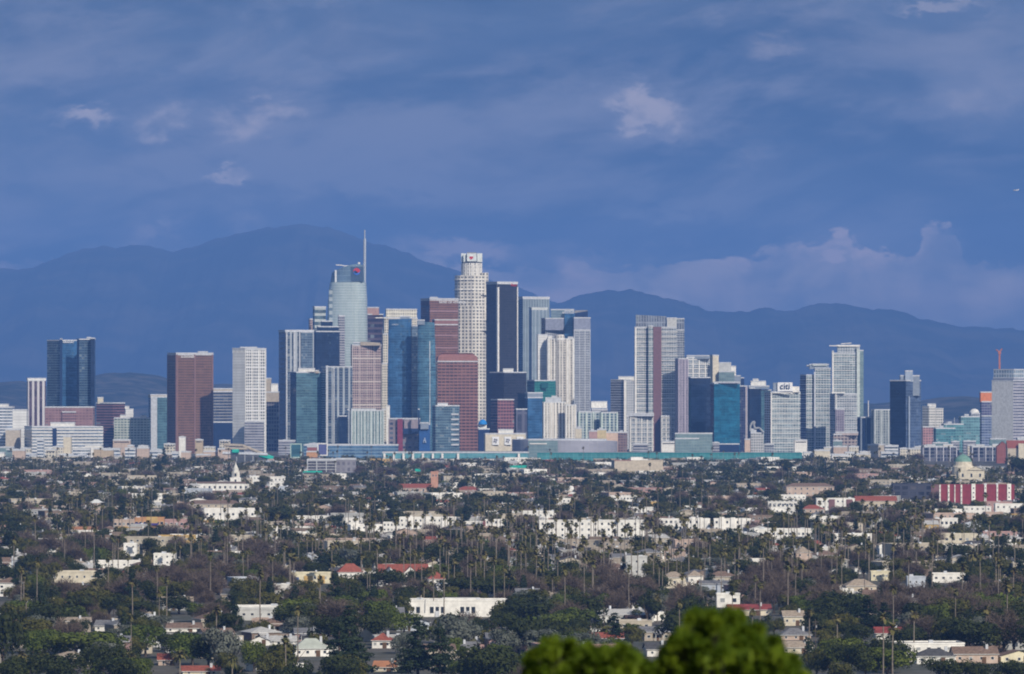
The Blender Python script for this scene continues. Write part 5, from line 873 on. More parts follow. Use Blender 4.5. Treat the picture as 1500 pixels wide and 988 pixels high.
for q in FLATS:
    nm, lab, cat, l, r, tp, bs, m_, wn, sh = q
    e, w_, d, h = lowb(nm, lab, cat, l, r, tp, bs, m_, 'flat', None, win=wn, short=sh, guard=.85)
    if 'red side panel' in lab: part(e, 'red_panel', -w_ / 2 - 1.6, -w_ / 2 + .1, -.2, 4, 0, h * .9, REDW)
    if 'brown corner' in lab:
        for k in (-.18, .28): part(e, 'brown_panel', w_ * k, w_ * k + 5, -.4, .1, .5, h * .95, MAROON)
    if 'violet signs' in lab: part(e, 'violet_awning', -w_ / 2, w_ / 2 - 4, -1.4, -.1, h * .38, h * .55, pbr('violet_awning', (.07, .05, .22))); part(e, 'yellow_panel', -2, 6, -.3, .1, h * .5, h * 1.1, YELL)
    if 'yellow and white' in lab: part(e, 'ochre_door', -3, 1.4, -.2, .1, 0, h * .75, YELL); part(e, 'ochre_door', 4, 7.6, -.2, .1, 0, h * .75, YELL); part(e, 'blue_poster', -7, -5.6, -.2, .1, .4, h * .6, BLUEB)
    if 'dark gaps' in lab or 'four wings' in lab or 'stepped building' in lab:
        for i in range(3): part(e, 'stair_tower', -w_ * .35 + i * w_ * .3, -w_ * .35 + i * w_ * .3 + 3.2, -1.0, 3, 0, h + 1.6 - i * .4, WHITE)
# the pitched ones
PITCH = [
 ('villa', 'large white villa with red tiled hipped roofs, left wing', 'villa', 496, 532, 826, 849, WHITE, 'hip', TERR, 5.5, (5, 1, 1.1, 1.6), 'the red-roofed villa'),
 ('villa', 'white villa wing with a long red tiled roof and two gables', 'villa', 556, 628, 827, 847, WHITE, 'gable', TERR, 5.5, (8, 1, 1.1, 1.6), None),
 ('villa', 'small red-roofed white villa at the right end of the long red roof', 'villa', 628, 653, 838, 858, WHITE, 'hip', TERR, 4.5, (3, 1, 1.1, 1.3), None),
 ('house', 'peach house with a bright red hipped roof in the right middle', 'house', 1175, 1208, 740, 753, PEACH, 'hip', TERR, 4, (4, 1, 1.1, 1.2), 'the bright red hipped roof'),
 ('hall', 'beige hall with a long red tiled roof left of the dark slate building', 'hall', 1254, 1314, 727, 748, SAND, 'gable', TERR, 5, (9, 1, 1.2, 1.4), 'the long red-roofed beige hall'),
 ('hall', 'peach two-storey hall with a low brown roof behind trees', 'hall', 1152, 1222, 708, 727, PEACH, 'hip', BROWNR, 4, (8, 2, 1.2, 1.3), 'the peach two-storey hall'),
 ('house', 'beige house with a wide brown roof and bright gable at the bottom right', 'house', 1398, 1462, 948, 972, PEACH, 'gable', BROWNR, 3.2, (4, 1, 1.2, 1.2), 'the brown-roofed peach house'),
 ('house', 'cream house with a tiled roof at the bottom right edge', 'house', 1466, 1520, 953, 971, pbr('pale_cream', (.70, .64, .46)), 'front', BROWNR, 2.6, (3, 1, 1.2, 1.2), None),
 ('house', 'white house with a dark roof left of the brown-roofed peach house', 'house', 1343, 1400, 951, 973, WHITE, 'hip', DARKR, 3.2, (4, 1, 1.2, 1.2), 'the dark-roofed white house'),
 ('house', 'white gabled house under the cream conifers at the lower left centre', 'house', 366, 396, 932, 946, WHITE, 'front', PALER, 2.4, (1, 1, 1.0, 1.0), 'the white gabled house'),
 ('house', 'long pale roofed house joined right of the white gabled house', 'house', 394, 432, 932, 945, WHITE, 'gable', PALER, 2.4, (4, 1, 1.2, .9), None),
 ('house', 'house with a wide pale green roof left of the dark pine', 'house', 432, 482, 936, 962, WHITE, 'hip', pbr('pale_green_roof', (.42, .45, .40), var=.15), 4.5, (4, 1, 1.2, 1.2), 'the pale green roof'),
 ('house', 'small house with a rusty red roof right of the dark pine', 'house', 545, 572, 928, 950, WHITE, 'hip', TERR, 3.4, (3, 1, 1.2, 1.2), 'the rusty red roof'),
 ('house', 'small house with an orange brown roof at the bottom centre', 'house', 547, 580, 969, 984, CREAM, 'gable', pbr('orange_tiles', (.42, .19, .10)), 2.6, (3, 1, 1, 1), None),
 ('house', 'house with a low rust-brown roof at the bottom left', 'house', 268, 322, 976, 988, CREAM, 'gable', TERR, 2.2, (3, 1, 1, 1), 'the rust-brown roof'),
 ('house', 'house with a pale roof between the domed green trees', 'house', 232, 262, 958, 975, PEACH, 'gable', TERR, 2.8, (2, 1, 1, 1), None),
 ('house', 'house with a brown roof below the bare trees on the left', 'house', 243, 296, 913, 926, WHITE, 'gable', BROWNR, 2.6, (4, 1, 1, 1), None),
 ('house', 'white house with a grey roof in front of the violet bare trees', 'house', 139, 170, 909, 925, WHITE, 'gable', GREYR, 2.8, (3, 1, 1, 1), None),
 ('house', 'red-roofed white house between dark trees on the lower right', 'house', 1283, 1322, 919, 938, WHITE, 'gable', pbr('dark_red_tiles', (.24, .055, .05), var=.3), 3, (3, 1, 1.1, 1), 'the dark red roofed white house'),
 ('house', 'cream and yellow gabled house at the lower right centre', 'house', 1148, 1178, 895, 917, CREAM, 'gable', TANR, 3, (3, 1, 1.1, 1.2), None),
 ('house', 'long maroon-roofed house with cream wall', 'house', 1068, 1130, 886, 902, CREAM, 'gable', pbr('dark_red_tiles', (.24, .055, .05), var=.3), 2.8, (5, 1, 1.1, 1), 'the maroon-roofed house'),
 ('house', 'house with a slate grey roof and pink wall on the lower right', 'house', 1144, 1188, 921, 938, PEACH, 'hip', GREYR, 3.2, (3, 1, 1.1, 1), None),
 ('house', 'long tan-roofed house above the domed green trees on the lower right', 'house', 1146, 1192, 940, 958, CREAM, 'gable', TANR, 2.8, (4, 1, 1.1, 1), None),
 ('house', 'white house with a dark blue roof amid the bright foreground leaves', 'house', 948, 978, 942, 962, WHITE, 'gable', DARKR, 3, (2, 1, 1, 1), 'the dark blue roof'),
 ('house', 'white and brown low building with a dark canopy left of the tall palm', 'house', 878, 958, 893, 912, pbr('pale_grey_wall', (.52, .52, .50)), 'gable', PALER, 3, (6, 1, 1.4, 1.2), 'the dark canopy'),
 ('house', 'cream house with a pinkish roof right of the palms', 'house', 972, 1005, 838, 862, CREAM, 'hip', TANR, 3.4, (3, 1, 1.2, 1.4), 'the cream palm house'),
 ('house', 'white house with pink roof beside the cream house', 'house', 1008, 1030, 836, 857, WHITE, 'hip', TANR, 3.4, (2, 1, 1, 1.2), None),
 ('house', 'house with an orange tiled roof left of the cream cube house', 'house', 1240, 1284, 849, 868, SAND, 'hip', TANR, 4, (3, 1, 1, 1), None),
 ('house', 'small house with a white gable near the wide cream warehouse', 'house', 1288, 1304, 795, 809, WHITE, 'front', TANR, 2, (1, 1, 1, 1), None),
 ('house', 'long orange-roofed low house left of the orange shops', 'house', 104, 146, 772, 781, CREAM, 'gable', pbr('orange_tiles', (.42, .19, .10)), 2.6, (5, 1, 1, 1), None),
 ('house', 'white house with a pale hipped roof among dark trees, upper left', 'house', 131, 151, 732, 742, PEACH, 'hip', pbr('white_roof', (.72, .72, .70)), 3.4, (3, 1, 1, 1), 'the white hipped roof'),
 ('house', 'grey hipped house right of the white-roofed one at upper left', 'house', 218, 246, 736, 744, CREAM, 'hip', PALER, 3.2, (3, 1, 1, 1), None),
 ('hall', 'wide brownish grey hall roof left of the wide white warehouse', 'hall', 270, 352, 733, 745, SAND, 'hip', BROWNR, 4, (8, 1, 1, 1), None),
 ('house', 'pink house with a brown roof in the far right middle', 'house', 1166, 1190, 801, 828, PEACH, 'hip', TANR, 4, (2, 2, 1.2, 1.2), None),
]
for nm, lab, cat, l, r, tp, bs, m_, rk, rm_, rise, wn, sh in PITCH:
    e, w_, d, h = lowb(nm, lab, cat, l, r, tp, bs, m_, rk, rm_, rise=rise * .8, win=wn, short=sh, guard=.9, door=bs > 800, a=random.Random(l).choice((-6, 4, 8)), depth=max(9, min(14, (r - l) / F * GY(bs) * .7)))
    if 'two gables' in lab:
        for k in (-.3, .12):
            b = MB(); b.box(-3.2, 3.2, -1.5, 4, 0, h, WHITE, None, False); b.build('gable_bay', e, (w_ * k, 0, 0)); b = MB(); roof_mesh(b, 6.4, 8, h + .05, 3.2, 'front', TERR, WHITE, .3); b.build('gable_roof', e, (w_ * k, -1.5, 0)); add_window(e, w_ * k, h * .6, 1.6, 2.2, y=-1.52)
    if 'dark canopy' in lab: part(e, 'canopy', -w_ * .05, w_ * .4, -2.5, -.1, 1.8, 3.2, pbr('canopy_brown', (.06, .04, .04)))
    if bs > 880: part(e, 'chimney', w_ * .25, w_ * .25 + .9, d * .3, d * .3 + .9, h, h + rise * .8 + .8, LGREY)
# the white modern school in front
e, w_, d, h = lowb('white_modern_building', 'long white modern flat-roofed building with tall dark windows in groups of three', 'school', 589, 743, 880, 904, WHITE, short='the long white modern building', guard=1, depth=16)
for gx in (.10, .335, .625): 
    for k, (ww, hh) in enumerate(((1.9, 3.0), (1.7, 3.0), (1.9, 3.0))): add_window(e, -w_ / 2 + w_ * gx + (k - 1) * 2.4, h * .42, ww, hh)
    part(e, 'door_surround', -w_ / 2 + w_ * gx - .9, -w_ / 2 + w_ * gx + .9, -.5, -.1, 0, h * .36, LGREY)
part(e, 'low_wing', -w_ / 2 - 4, -w_ / 2, 1, 10, 0, h * .62, WHITE); part(e, 'low_wing', w_ / 2, w_ / 2 + 9, 1, 12, 0, h * .62, WHITE); part(e, 'roof_step', -w_ * .12, w_ * .2, 3, 12, h, h + .9, WHITE)
# ------------------------------------------------------------------ foliage
def leaf_mat(name, c1, c2, c3, rough=.65, spec=.15, attr=False, trans=.0, nscale=.35):
    """foliage colour drifts from tree to tree (random) and clump to clump (noise)"""
    m = bpy.data.materials.new(name); m.use_nodes = True; t = NT(m.node_tree)
    if attr: a = t.n('ShaderNodeAttribute', attribute_name='tint'); rnd = a.outputs['Fac']
    else: a = t.n('ShaderNodeObjectInfo'); rnd = a.outputs['Random']
    g = t.n('ShaderNodeTexCoord'); nz = t.noise(g.outputs['Object'], nscale if not attr else .12, 3, .6)
    c = t.mix(t.ramp(rnd, 0, 1, False), c1, c2); c = t.mix(t.m('MULTIPLY', t.ramp(nz, .42, .68), .7), c, c3)
    p = t.n('ShaderNodeBsdfPrincipled'); t.put(p.inputs['Base Color'], c); p.inputs['Roughness'].default_value = rough; p.inputs['Specular IOR Level'].default_value = spec
    o = t.n('ShaderNodeOutputMaterial')
    if trans:
        tr = t.n('ShaderNodeBsdfTranslucent'); t.put(tr.inputs[0], c); mx = t.n('ShaderNodeMixShader'); mx.inputs[0].default_value = trans; t.link(p.outputs[0], mx.inputs[1]); t.link(tr.outputs[0], mx.inputs[2]); t.link(mx.outputs[0], o.inputs[0])
    else: t.link(p.outputs[0], o.inputs[0])
    return m
PAL = {'broadleaf': ((.040, .047, .009), (.078, .076, .014), (.12, .105, .025)), 'dark': ((.019, .027, .006), (.031, .040, .008), (.048, .055, .012)), 'bright': ((.048, .070, .010), (.075, .095, .012), (.11, .13, .018)),
       'silver': ((.075, .085, .065), (.11, .12, .095), (.16, .17, .14)), 'bare': ((.085, .064, .050), (.125, .095, .075), (.155, .12, .098)), 'palm': ((.085, .088, .030), (.14, .125, .045), (.19, .15, .06)), 'conifer': ((.014, .026, .010), (.024, .038, .014), (.036, .050, .018))}
LM_ = {k: (leaf_mat(k + '_foliage', *v), leaf_mat(k + '_foliage_far', *v, attr=True)) for k, v in PAL.items()}
BARK = pbr('bark', (.11, .085, .07), .9, var=.3, scale=1); PALMBARK = pbr('palm_bark', (.20, .17, .14), .9, var=.25, scale=.8); SKIRT = pbr('dry_fronds', (.16, .115, .06), .9, var=.3, scale=1)
def quads(ctr, nrm, w, h, rg, up=None):
    """n quads as an (n,4,3) array; tangents random about the normal, or along UP"""
    n = len(ctr); nrm = nrm / np.linalg.norm(nrm, axis=1, keepdims=True)
    r = rg.normal(size=(n, 3)) if up is None else up
    a = np.cross(nrm, r); a /= np.linalg.norm(a, axis=1, keepdims=True) + 1e-9; b = np.cross(a, nrm)
    a = a * np.reshape(w, (-1, 1)) / 2; b = b * np.reshape(h, (-1, 1)) / 2
    return np.stack([ctr - a - b, ctr + a - b * .7, ctr + a * .8 + b, ctr - a * .9 + b * .8], 1)
def blob_leaves(rg, blobs, n, size, outn=.72, shell=(.70, 1.06)):
    """leaf clumps over a union of ellipsoid boughs; blobs (x,y,z,rx,ry,rz)"""
    B = np.array(blobs, float); wgt = B[:, 3] * B[:, 5]; k = rg.choice(len(B), n, p=wgt / wgt.sum())
    d = rg.normal(size=(n, 3)); d[:, 2] += .25; d /= np.linalg.norm(d, axis=1, keepdims=True)
    rad = rg.uniform(shell[0], shell[1], (n, 1)); c = B[k, :3] + d * B[k, 3:6] * rad
    nn = d * outn + rg.normal(size=(n, 3)) * (1 - outn) * .8
    return quads(c, nn, size * rg.uniform(.6, 1.4, n), size * rg.uniform(.5, 1.2, n), rg)
def make_crown(kind, rg, n=2600, size=.46):
    """unit trees are built at real size: height H, spread W; returns quads and (H, W, trunk height)"""
    if kind in ('broadleaf', 'dark', 'bright', 'silver'):
        W, H = rg.uniform(9, 12), rg.uniform(8.5, 10.5); th = H * .22; blobs = []
        nb = rg.integers(12, 19)
        for i in range(nb):
            a = rg.uniform(0, 6.28); f = rg.uniform(.15, .62) ** .8; z = rg.uniform(.36, .8); k = math.sin(min(1, (1.02 - z) * 2.2) * 1.5); rr = rg.uniform(.16, .27) * W
            blobs.append((math.cos(a) * f * W * .62 * k, math.sin(a) * f * W * .62 * k, z * H, rr, rr, rr * rg.uniform(.6, .85)))
        q = blob_leaves(rg, blobs, n, size); return q, H, W, th
    if kind == 'conifer':
        H, W = rg.uniform(17, 21), rg.uniform(8, 10); blobs = []
        for i in range(60):
            z = rg.uniform(.10, .98); rad = W / 2 * (1 - z) ** .7 * rg.uniform(.35, 1.1); a = rg.uniform(0, 6.28); s = .5 + W * .16 * (1.1 - z)
            blobs.append((math.cos(a) * rad * .75, math.sin(a) * rad * .75, z * H, s * 1.25, s * 1.25, s * .55))
        q = blob_leaves(rg, blobs, int(n * 1.5), size, .6, (.5, 1.08)); return q, H, W, H * .6
    if kind == 'cypress':
        H, W = rg.uniform(10, 13), 2.6; blobs = [(rg.normal() * .2, rg.normal() * .2, H * (.12 + .86 * i / 9), W / 2 * math.sin(math.pi * (.18 + .75 * (1 - i / 9.0))) + .2, W / 2 * math.sin(math.pi * (.18 + .75 * (1 - i / 9.0))) + .2, H * .08) for i in range(10)]
        q = blob_leaves(rg, blobs, n // 2, size * .8, .6); return q, H, W, H * .15
    if kind == 'bare':
        W, H = rg.uniform(10, 13), rg.uniform(9, 11.5); th = H * .3; n2 = int(n * .9)
        d = rg.normal(size=(n2, 3)); d[:, 2] = np.abs(d[:, 2]) * .9 + .05; d /= np.linalg.norm(d, axis=1, keepdims=True); r = rg.uniform(.35, 1.0, (n2, 1)) ** .6
        wob = 1 + .22 * np.sin(d[:, :1] * 7 + rg.uniform(0, 6)) * np.cos(d[:, 1:2] * 6)
        c = d * r * np.array([W / 2, W / 2, H * .66]) * wob + np.array([0, 0, H * .34]); up = d + rg.normal(size=(n2, 3)) * .45
        nn = np.cross(up, rg.normal(size=(n2, 3))); q = quads(c, nn, np.full(n2, .11) * (size / .46), rg.uniform(1.0, 2.6, n2), rg, up); return q, H, W, th
    if kind == 'palm':
        H, W = rg.uniform(17, 21), 4.6; Q = []
        for i in range(34):
            a = rg.uniform(0, 6.28); e = rg.uniform(-.9, 1.35); L = rg.uniform(1.7, 2.5); dh = np.array([math.cos(a), math.sin(a), 0]); p0 = np.array([0, 0, H]); p1 = p0 + (dh * math.cos(e) + np.array([0, 0, math.sin(e)])) * L * .55; e2 = e - .75; p2 = p1 + (dh * math.cos(e2) + np.array([0, 0, math.sin(e2)])) * L * .55
            s = np.array([-math.sin(a), math.cos(a), 0]); w0, w1 = .12, .62
            Q.append([p0 - s * w0, p0 + s * w0, p1 + s * w1, p1 - s * w1]); Q.append([p1 - s * w1, p1 + s * w1, p2 + s * .25, p2 - s * .25])
        return np.array(Q), H, W, H
    if kind == 'date_palm':
        H, W = rg.uniform(7, 9), 8.5; Q = []
        for i in range(60):
            a = rg.uniform(0, 6.28); e = rg.uniform(-.3, 1.3); L = rg.uniform(3.4, 4.6); dh = np.array([math.cos(a), math.sin(a), 0]); p = np.array([0, 0, H]); s = np.array([-math.sin(a), math.cos(a), 0]); ww = (.12, .42, .36, .08)
            for k in range(3):
                p2 = p + (dh * math.cos(e) + np.array([0, 0, math.sin(e)])) * L / 3; Q.append([p - s * ww[k], p + s * ww[k], p2 + s * ww[k + 1], p2 - s * ww[k + 1]]); p = p2; e -= .55
        return np.array(Q), H, W, H
def quad_object(name, Q, mat, parent=None, tint=None):
    co = Q.reshape(-1, 3).astype('f'); n = len(Q); me = bpy.data.meshes.new(name); me.vertices.add(4 * n); me.vertices.foreach_set('co', co.ravel()); me.loops.add(4 * n); me.loops.foreach_set('vertex_index', np.arange(4 * n, dtype='i')); me.polygons.add(n); me.polygons.foreach_set('loop_start', np.arange(n, dtype='i') * 4)
    me.materials.append(mat); me.update(calc_edges=True)
    if tint is not None: at = me.attributes.new('tint', 'FLOAT', 'FACE'); at.data.foreach_set('value', tint.astype('f'))
    o = bpy.data.objects.new(name, me); COL.objects.link(o); o.parent = parent; return o
def tube(b, p, q, r0, r1, m, n=6):
    p, q = Vector(p), Vector(q); d = (q - p).normalized(); e = d.orthogonal().normalized(); f = d.cross(e)
    A = [p + (e * math.cos(6.2832 * i / n) + f * math.sin(6.2832 * i / n)) * r0 for i in range(n)]; B_ = [q + (e * math.cos(6.2832 * i / n) + f * math.sin(6.2832 * i / n)) * r1 for i in range(n)]
    for i in range(n): j = (i + 1) % n; b.face([tuple(A[i]), tuple(A[j]), tuple(B_[j]), tuple(B_[i])], m)
def make_trunk(kind, rg, H, W, th):
    b = MB()
    if kind in ('palm', 'date_palm'):
        r = .30 if kind == 'palm' else .42; tube(b, (0, 0, -.5), (.15, .1, H * .5), r, r * .72, PALMBARK); tube(b, (.15, .1, H * .5), (0, 0, H + .1), r * .72, r * .6, PALMBARK)
        if kind == 'palm': tube(b, (0, 0, H - 1.9), (0, 0, H + .1), .32, .75, SKIRT, 7)
        return b
    tube(b, (0, 0, -.5), (0, 0, th), .36, .28, BARK)
    if kind in ('conifer', 'cypress'): tube(b, (0, 0, th), (0, 0, H * .95), .28, .06, BARK); return b
    for i in range(7):
        a = rg.uniform(0, 6.28); f = rg.uniform(.2, .38) * W; z = rg.uniform(.55, .85) * H; mid = (math.cos(a) * f * .45, math.sin(a) * f * .45, th + (z - th) * .55); tube(b, (0, 0, th - .1), mid, .22, .13, BARK, 5); tube(b, mid, (math.cos(a + .3) * f, math.sin(a + .3) * f, z), .13, .04, BARK, 4)
        if kind == 'bare': tube(b, mid, (math.cos(a - .5) * f * 1.1, math.sin(a - .5) * f * 1.1, z * .95), .10, .03, BARK, 4)
    return b
PROTO = {}
KINDS = ['broadleaf', 'dark', 'bright', 'silver', 'bare', 'palm', 'conifer', 'cypress', 'date_palm']
NAMES = {'broadleaf': 'broadleaf_tree', 'dark': 'dark_evergreen_tree', 'bright': 'olive_green_tree', 'silver': 'silver_leaved_tree', 'bare': 'bare_tree', 'palm': 'fan_palm', 'conifer': 'conifer_tree', 'cypress': 'cypress_tree', 'date_palm': 'date_palm'}
PHR = {'broadleaf': 'leafy green tree', 'dark': 'dark round evergreen', 'bright': 'yellowish green tree', 'silver': 'greyish silver-leaved tree', 'bare': 'leafless brown tree', 'palm': 'tall thin fan palm', 'conifer': 'dark pointed conifer', 'cypress': 'narrow cypress', 'date_palm': 'short feathery palm'}
def palkey(kind): return {'cypress': 'conifer', 'date_palm': 'palm'}.get(kind, kind)
def get_proto(kind, v):
    if (kind, v) not in PROTO:
        rg = np.random.default_rng(1000 + KINDS.index(kind) * 17 + v); q, H, W, th = make_crown(kind, rg); cr = quad_object('crown', q, LM_[palkey(kind)][0]); tr = make_trunk(kind, rg, H, W, th).build('trunk'); PROTO[(kind, v)] = (cr.data, tr.data, H, W)
        bpy.data.objects.remove(cr); bpy.data.objects.remove(tr)
    return PROTO[(kind, v)]
def place_tree(kind, v, x, y, h, wd_, label, group=None, rz=0.0, name=None):
    cm, tm, H, W = get_proto(kind, v); e = empty(name or NAMES[kind], (x, y, ground_z(x, y)), rz); sz = h / H; sw = wd_ / W; e.scale = (sw, sw, sz)
    tag(e, label, 'palm tree' if 'palm' in kind else 'tree', group)
    for nm, me in (('trunk', tm), ('crown', cm)):
        o = bpy.data.objects.new(nm, me); COL.objects.link(o); o.parent = e
        if nm == 'trunk' and kind == 'palm': o.scale = (1 / max(sw, .3), 1 / max(sw, .3), 1)
    if kind == 'palm': c = e.children[1]; c.scale = (1, 1, sw / sz if sz else 1); c.location.z = H * (1 - c.scale.z)
    return e
# --- the trees one can tell apart near the bottom: (kind, column, width, top row, base row, label)
HERO = [
 ('conifer', 511, 74, 886, 992, 'largest dark pine at the bottom centre-left, taller than all around it'),
 ('conifer', 497, 60, 905, 994, 'dark pine close against the left of the largest pine'), ('conifer', 612, 62, 903, 993, 'broad dark pine right of the largest pine at the bottom'),
 ('conifer', 645, 56, 912, 995, 'dark green conifer right of the broad dark pine'), ('conifer', 899, 52, 897, 960, 'dark conifer rising above the bright foreground leaves on the left'),
 ('dark', 566, 52, 832, 872, 'dark ball-shaped tree in front of the red-roofed villa, left'), ('dark', 536, 44, 838, 872, 'dark round tree touching the ball-shaped tree before the villa'), ('dark', 609, 36, 831, 862, 'dark narrow ball tree in front of the long red villa roof'),
 ('dark', 672, 66, 845, 880, 'dark green tree at the left of the mass behind the white modern building'), ('dark', 712, 70, 843, 881, 'dark green tree in the middle of the mass behind the white modern building'), ('dark', 746, 52, 847, 882, 'dark green tree at the right of the mass behind the white modern building'),
 ('bright', 118, 112, 918, 972, 'widest domed olive green tree at the lower left'), ('bright', 60, 62, 923, 972, 'domed olive green tree left of the widest dome'), ('bright', 213, 56, 909, 962, 'yellow-green crown left of the dark trees at the lower left'), ('dark', 262, 60, 925, 965, 'dark tree between the yellow-green crown and the silver tree'),
 ('silver', 322, 68, 915, 982, 'big rounded grey-green tree at the lower left'), ('bright', 282, 62, 921, 975, 'olive green tree close left of the big grey-green tree'), ('bright', 372, 46, 938, 985, 'olive green tree right of the big grey-green tree'),
 ('dark', 4, 66, 886, 985, 'big dark tree cut by the left edge'), ('dark', 40, 80, 958, 1010, 'dark low tree at the bottom left corner'), ('dark', 100, 90, 955, 1010, 'dark low spreading tree at the bottom left'), ('dark', 165, 70, 960, 1008, 'dark low tree left of the bottom date palm'),
 ('broadleaf', 425, 70, 938, 1000, 'dark leafy tree left of the largest pine at the bottom'), ('broadleaf', 400, 52, 950, 1004, 'leafy tree below the pale roofs at the bottom'), ('bright', 556, 62, 878, 925, 'yellowish tree right behind the largest pine'), ('bright', 592, 50, 893, 930, 'olive tree right of the yellowish tree by the largest pine'),
 ('silver', 664, 58, 905, 960, 'pale silver tree below the white modern building'), ('silver', 735, 50, 918, 965, 'pale silver tree right of the conifers at the bottom'), ('silver', 590, 36, 925, 958, 'small silver tree right of the rusty roof'), ('silver', 800, 62, 918, 965, 'silver tree left of the foreground leaves'), ('silver', 862, 56, 922, 970, 'silver tree behind the foreground leaves'),
 ('dark', 782, 84, 878, 925, 'dark spreading tree right of the white modern building'), ('dark', 836, 44, 735, 767, 'dark triangular tree standing over the long white row'), ('conifer', 846, 34, 734, 768, 'dark conifer making the peak of the triangular tree'),
 ('bright', 1232, 84, 932, 992, 'widest domed green tree at the lower right'), ('bright', 1300, 84, 948, 996, 'domed green tree right of the widest lower right dome'), ('bright', 1268, 60, 946, 996, 'green dome between the two lower right domes'), ('broadleaf', 1196, 44, 945, 995, 'green tree left of the widest lower right dome'),
 ('dark', 1378, 66, 962, 1003, 'dark green tree before the dark-roofed white house'), ('dark', 1428, 56, 965, 1003, 'dark green tree under the brown-roofed peach house'), ('dark', 1480, 60, 968, 1003, 'dark green tree at the bottom right corner'),
 ('dark', 1415, 92, 905, 962, 'largest dark tree on the lower right above the peach house'), ('dark', 1458, 50, 915, 960, 'dark tree right of the largest dark one on the lower right'), ('conifer', 1272, 56, 872, 925, 'dark layered cedar on the lower right'), ('conifer', 1252, 50, 880, 925, 'dark cedar left of the layered cedar'), ('conifer', 1296, 46, 882, 922, 'dark cedar right of the layered cedar'),
 ('dark', 1253, 56, 910, 945, 'dark tree below the cedars on the lower right'), ('dark', 1330, 66, 915, 955, 'dark green tree right of the dark red roof'), ('broadleaf', 1213, 40, 905, 942, 'mid green tree left of the cedars'),
 ('dark', 160, 56, 868, 906, 'dark tree among the violet bare trees on the left'), ('dark', 205, 50, 880, 908, 'dark tree right of centre in the violet bare trees'), ('dark', 262, 70, 872, 900, 'broad dark tree before the pale grey low warehouse'), ('dark', 115, 48, 872, 912, 'dark tree at the left end of the violet bare trees'),
 ('broadleaf', 360, 40, 848, 892, 'dark leafy tree above the white blank warehouse'), ('bright', 222, 26, 866, 884, 'small yellow-green tree among violet bare trees'), ('dark', 405, 52, 742, 775, 'dark tree right of the wide white warehouse'), ('conifer', 240, 16, 655, 690, 'tall narrow dark tree before the brown granite tower'),
 ('date_palm', 31, 34, 963, 1005, 'feathery date palm with golden fronds at the bottom left'), ('date_palm', 264, 36, 962, 1000, 'feathery date palm at the bottom near the rust-brown roof'), ('date_palm', 190, 30, 965, 1003, 'feathery date palm between low dark trees'), ('date_palm', 340, 28, 968, 1005, 'feathery date palm right of the bottom rust-brown roof'), ('date_palm', 963, 22, 878, 912, 'short thick palm above the foreground leaves'),
 ('palm', 1445, 17, 893, 960, 'tall palm before the largest dark tree on the right'), ('palm', 1339, 20, 901, 968, 'tall palm right of the dark red roof'), ('palm', 418, 20, 936, 1005, 'palm rising before the pale green roof'), ('palm', 308, 12, 815, 890, 'tall lone palm above the broad dark tree on the left'), ('palm', 230, 12, 832, 890, 'lone palm between bare trees on the left'), ('palm', 1400, 14, 868, 925, 'palm above the largest dark tree on the right'), ('palm', 192, 12, 905, 975, 'slim palm stem behind the low dark trees at bottom left'),
 ('palm', 809, 13, 845, 880, 'thick-headed palm left of the tall palm group'), ('palm', 635, 10, 838, 905, 'thin palm standing before the white modern building'), ('palm', 542, 10, 832, 885, 'thin palm crossing the ball-shaped tree by the villa'),
 ('dark', 1490, 40, 668, 705, 'dark blue-green tree mass at the far right under the beige hall'), ('dark', 1145, 30, 672, 700, 'dark tree below the right end of the turquoise hall'),
 ('silver', 965, 40, 868, 905, 'pale bare-looking tree above the foreground leaves'),
]
TREES = []   # every tree: (kind, variant, x, y, h, w, rz, hero label)
rt = random.Random(77)
for kind, cx_, wpx, tp, bs, lab in HERO:
    Y = GY(bs); h = (bs - tp) / F * Y; wd_ = wpx / F * Y; TREES.append((kind, rt.randrange(4), P(cx_, Y), Y, h, wd_, rt.uniform(0, 6.28), lab)); PROTECT.append((cx_ - wpx * .42, cx_ + wpx * .42, tp, tp + (bs - tp) * .6, Y, .75))
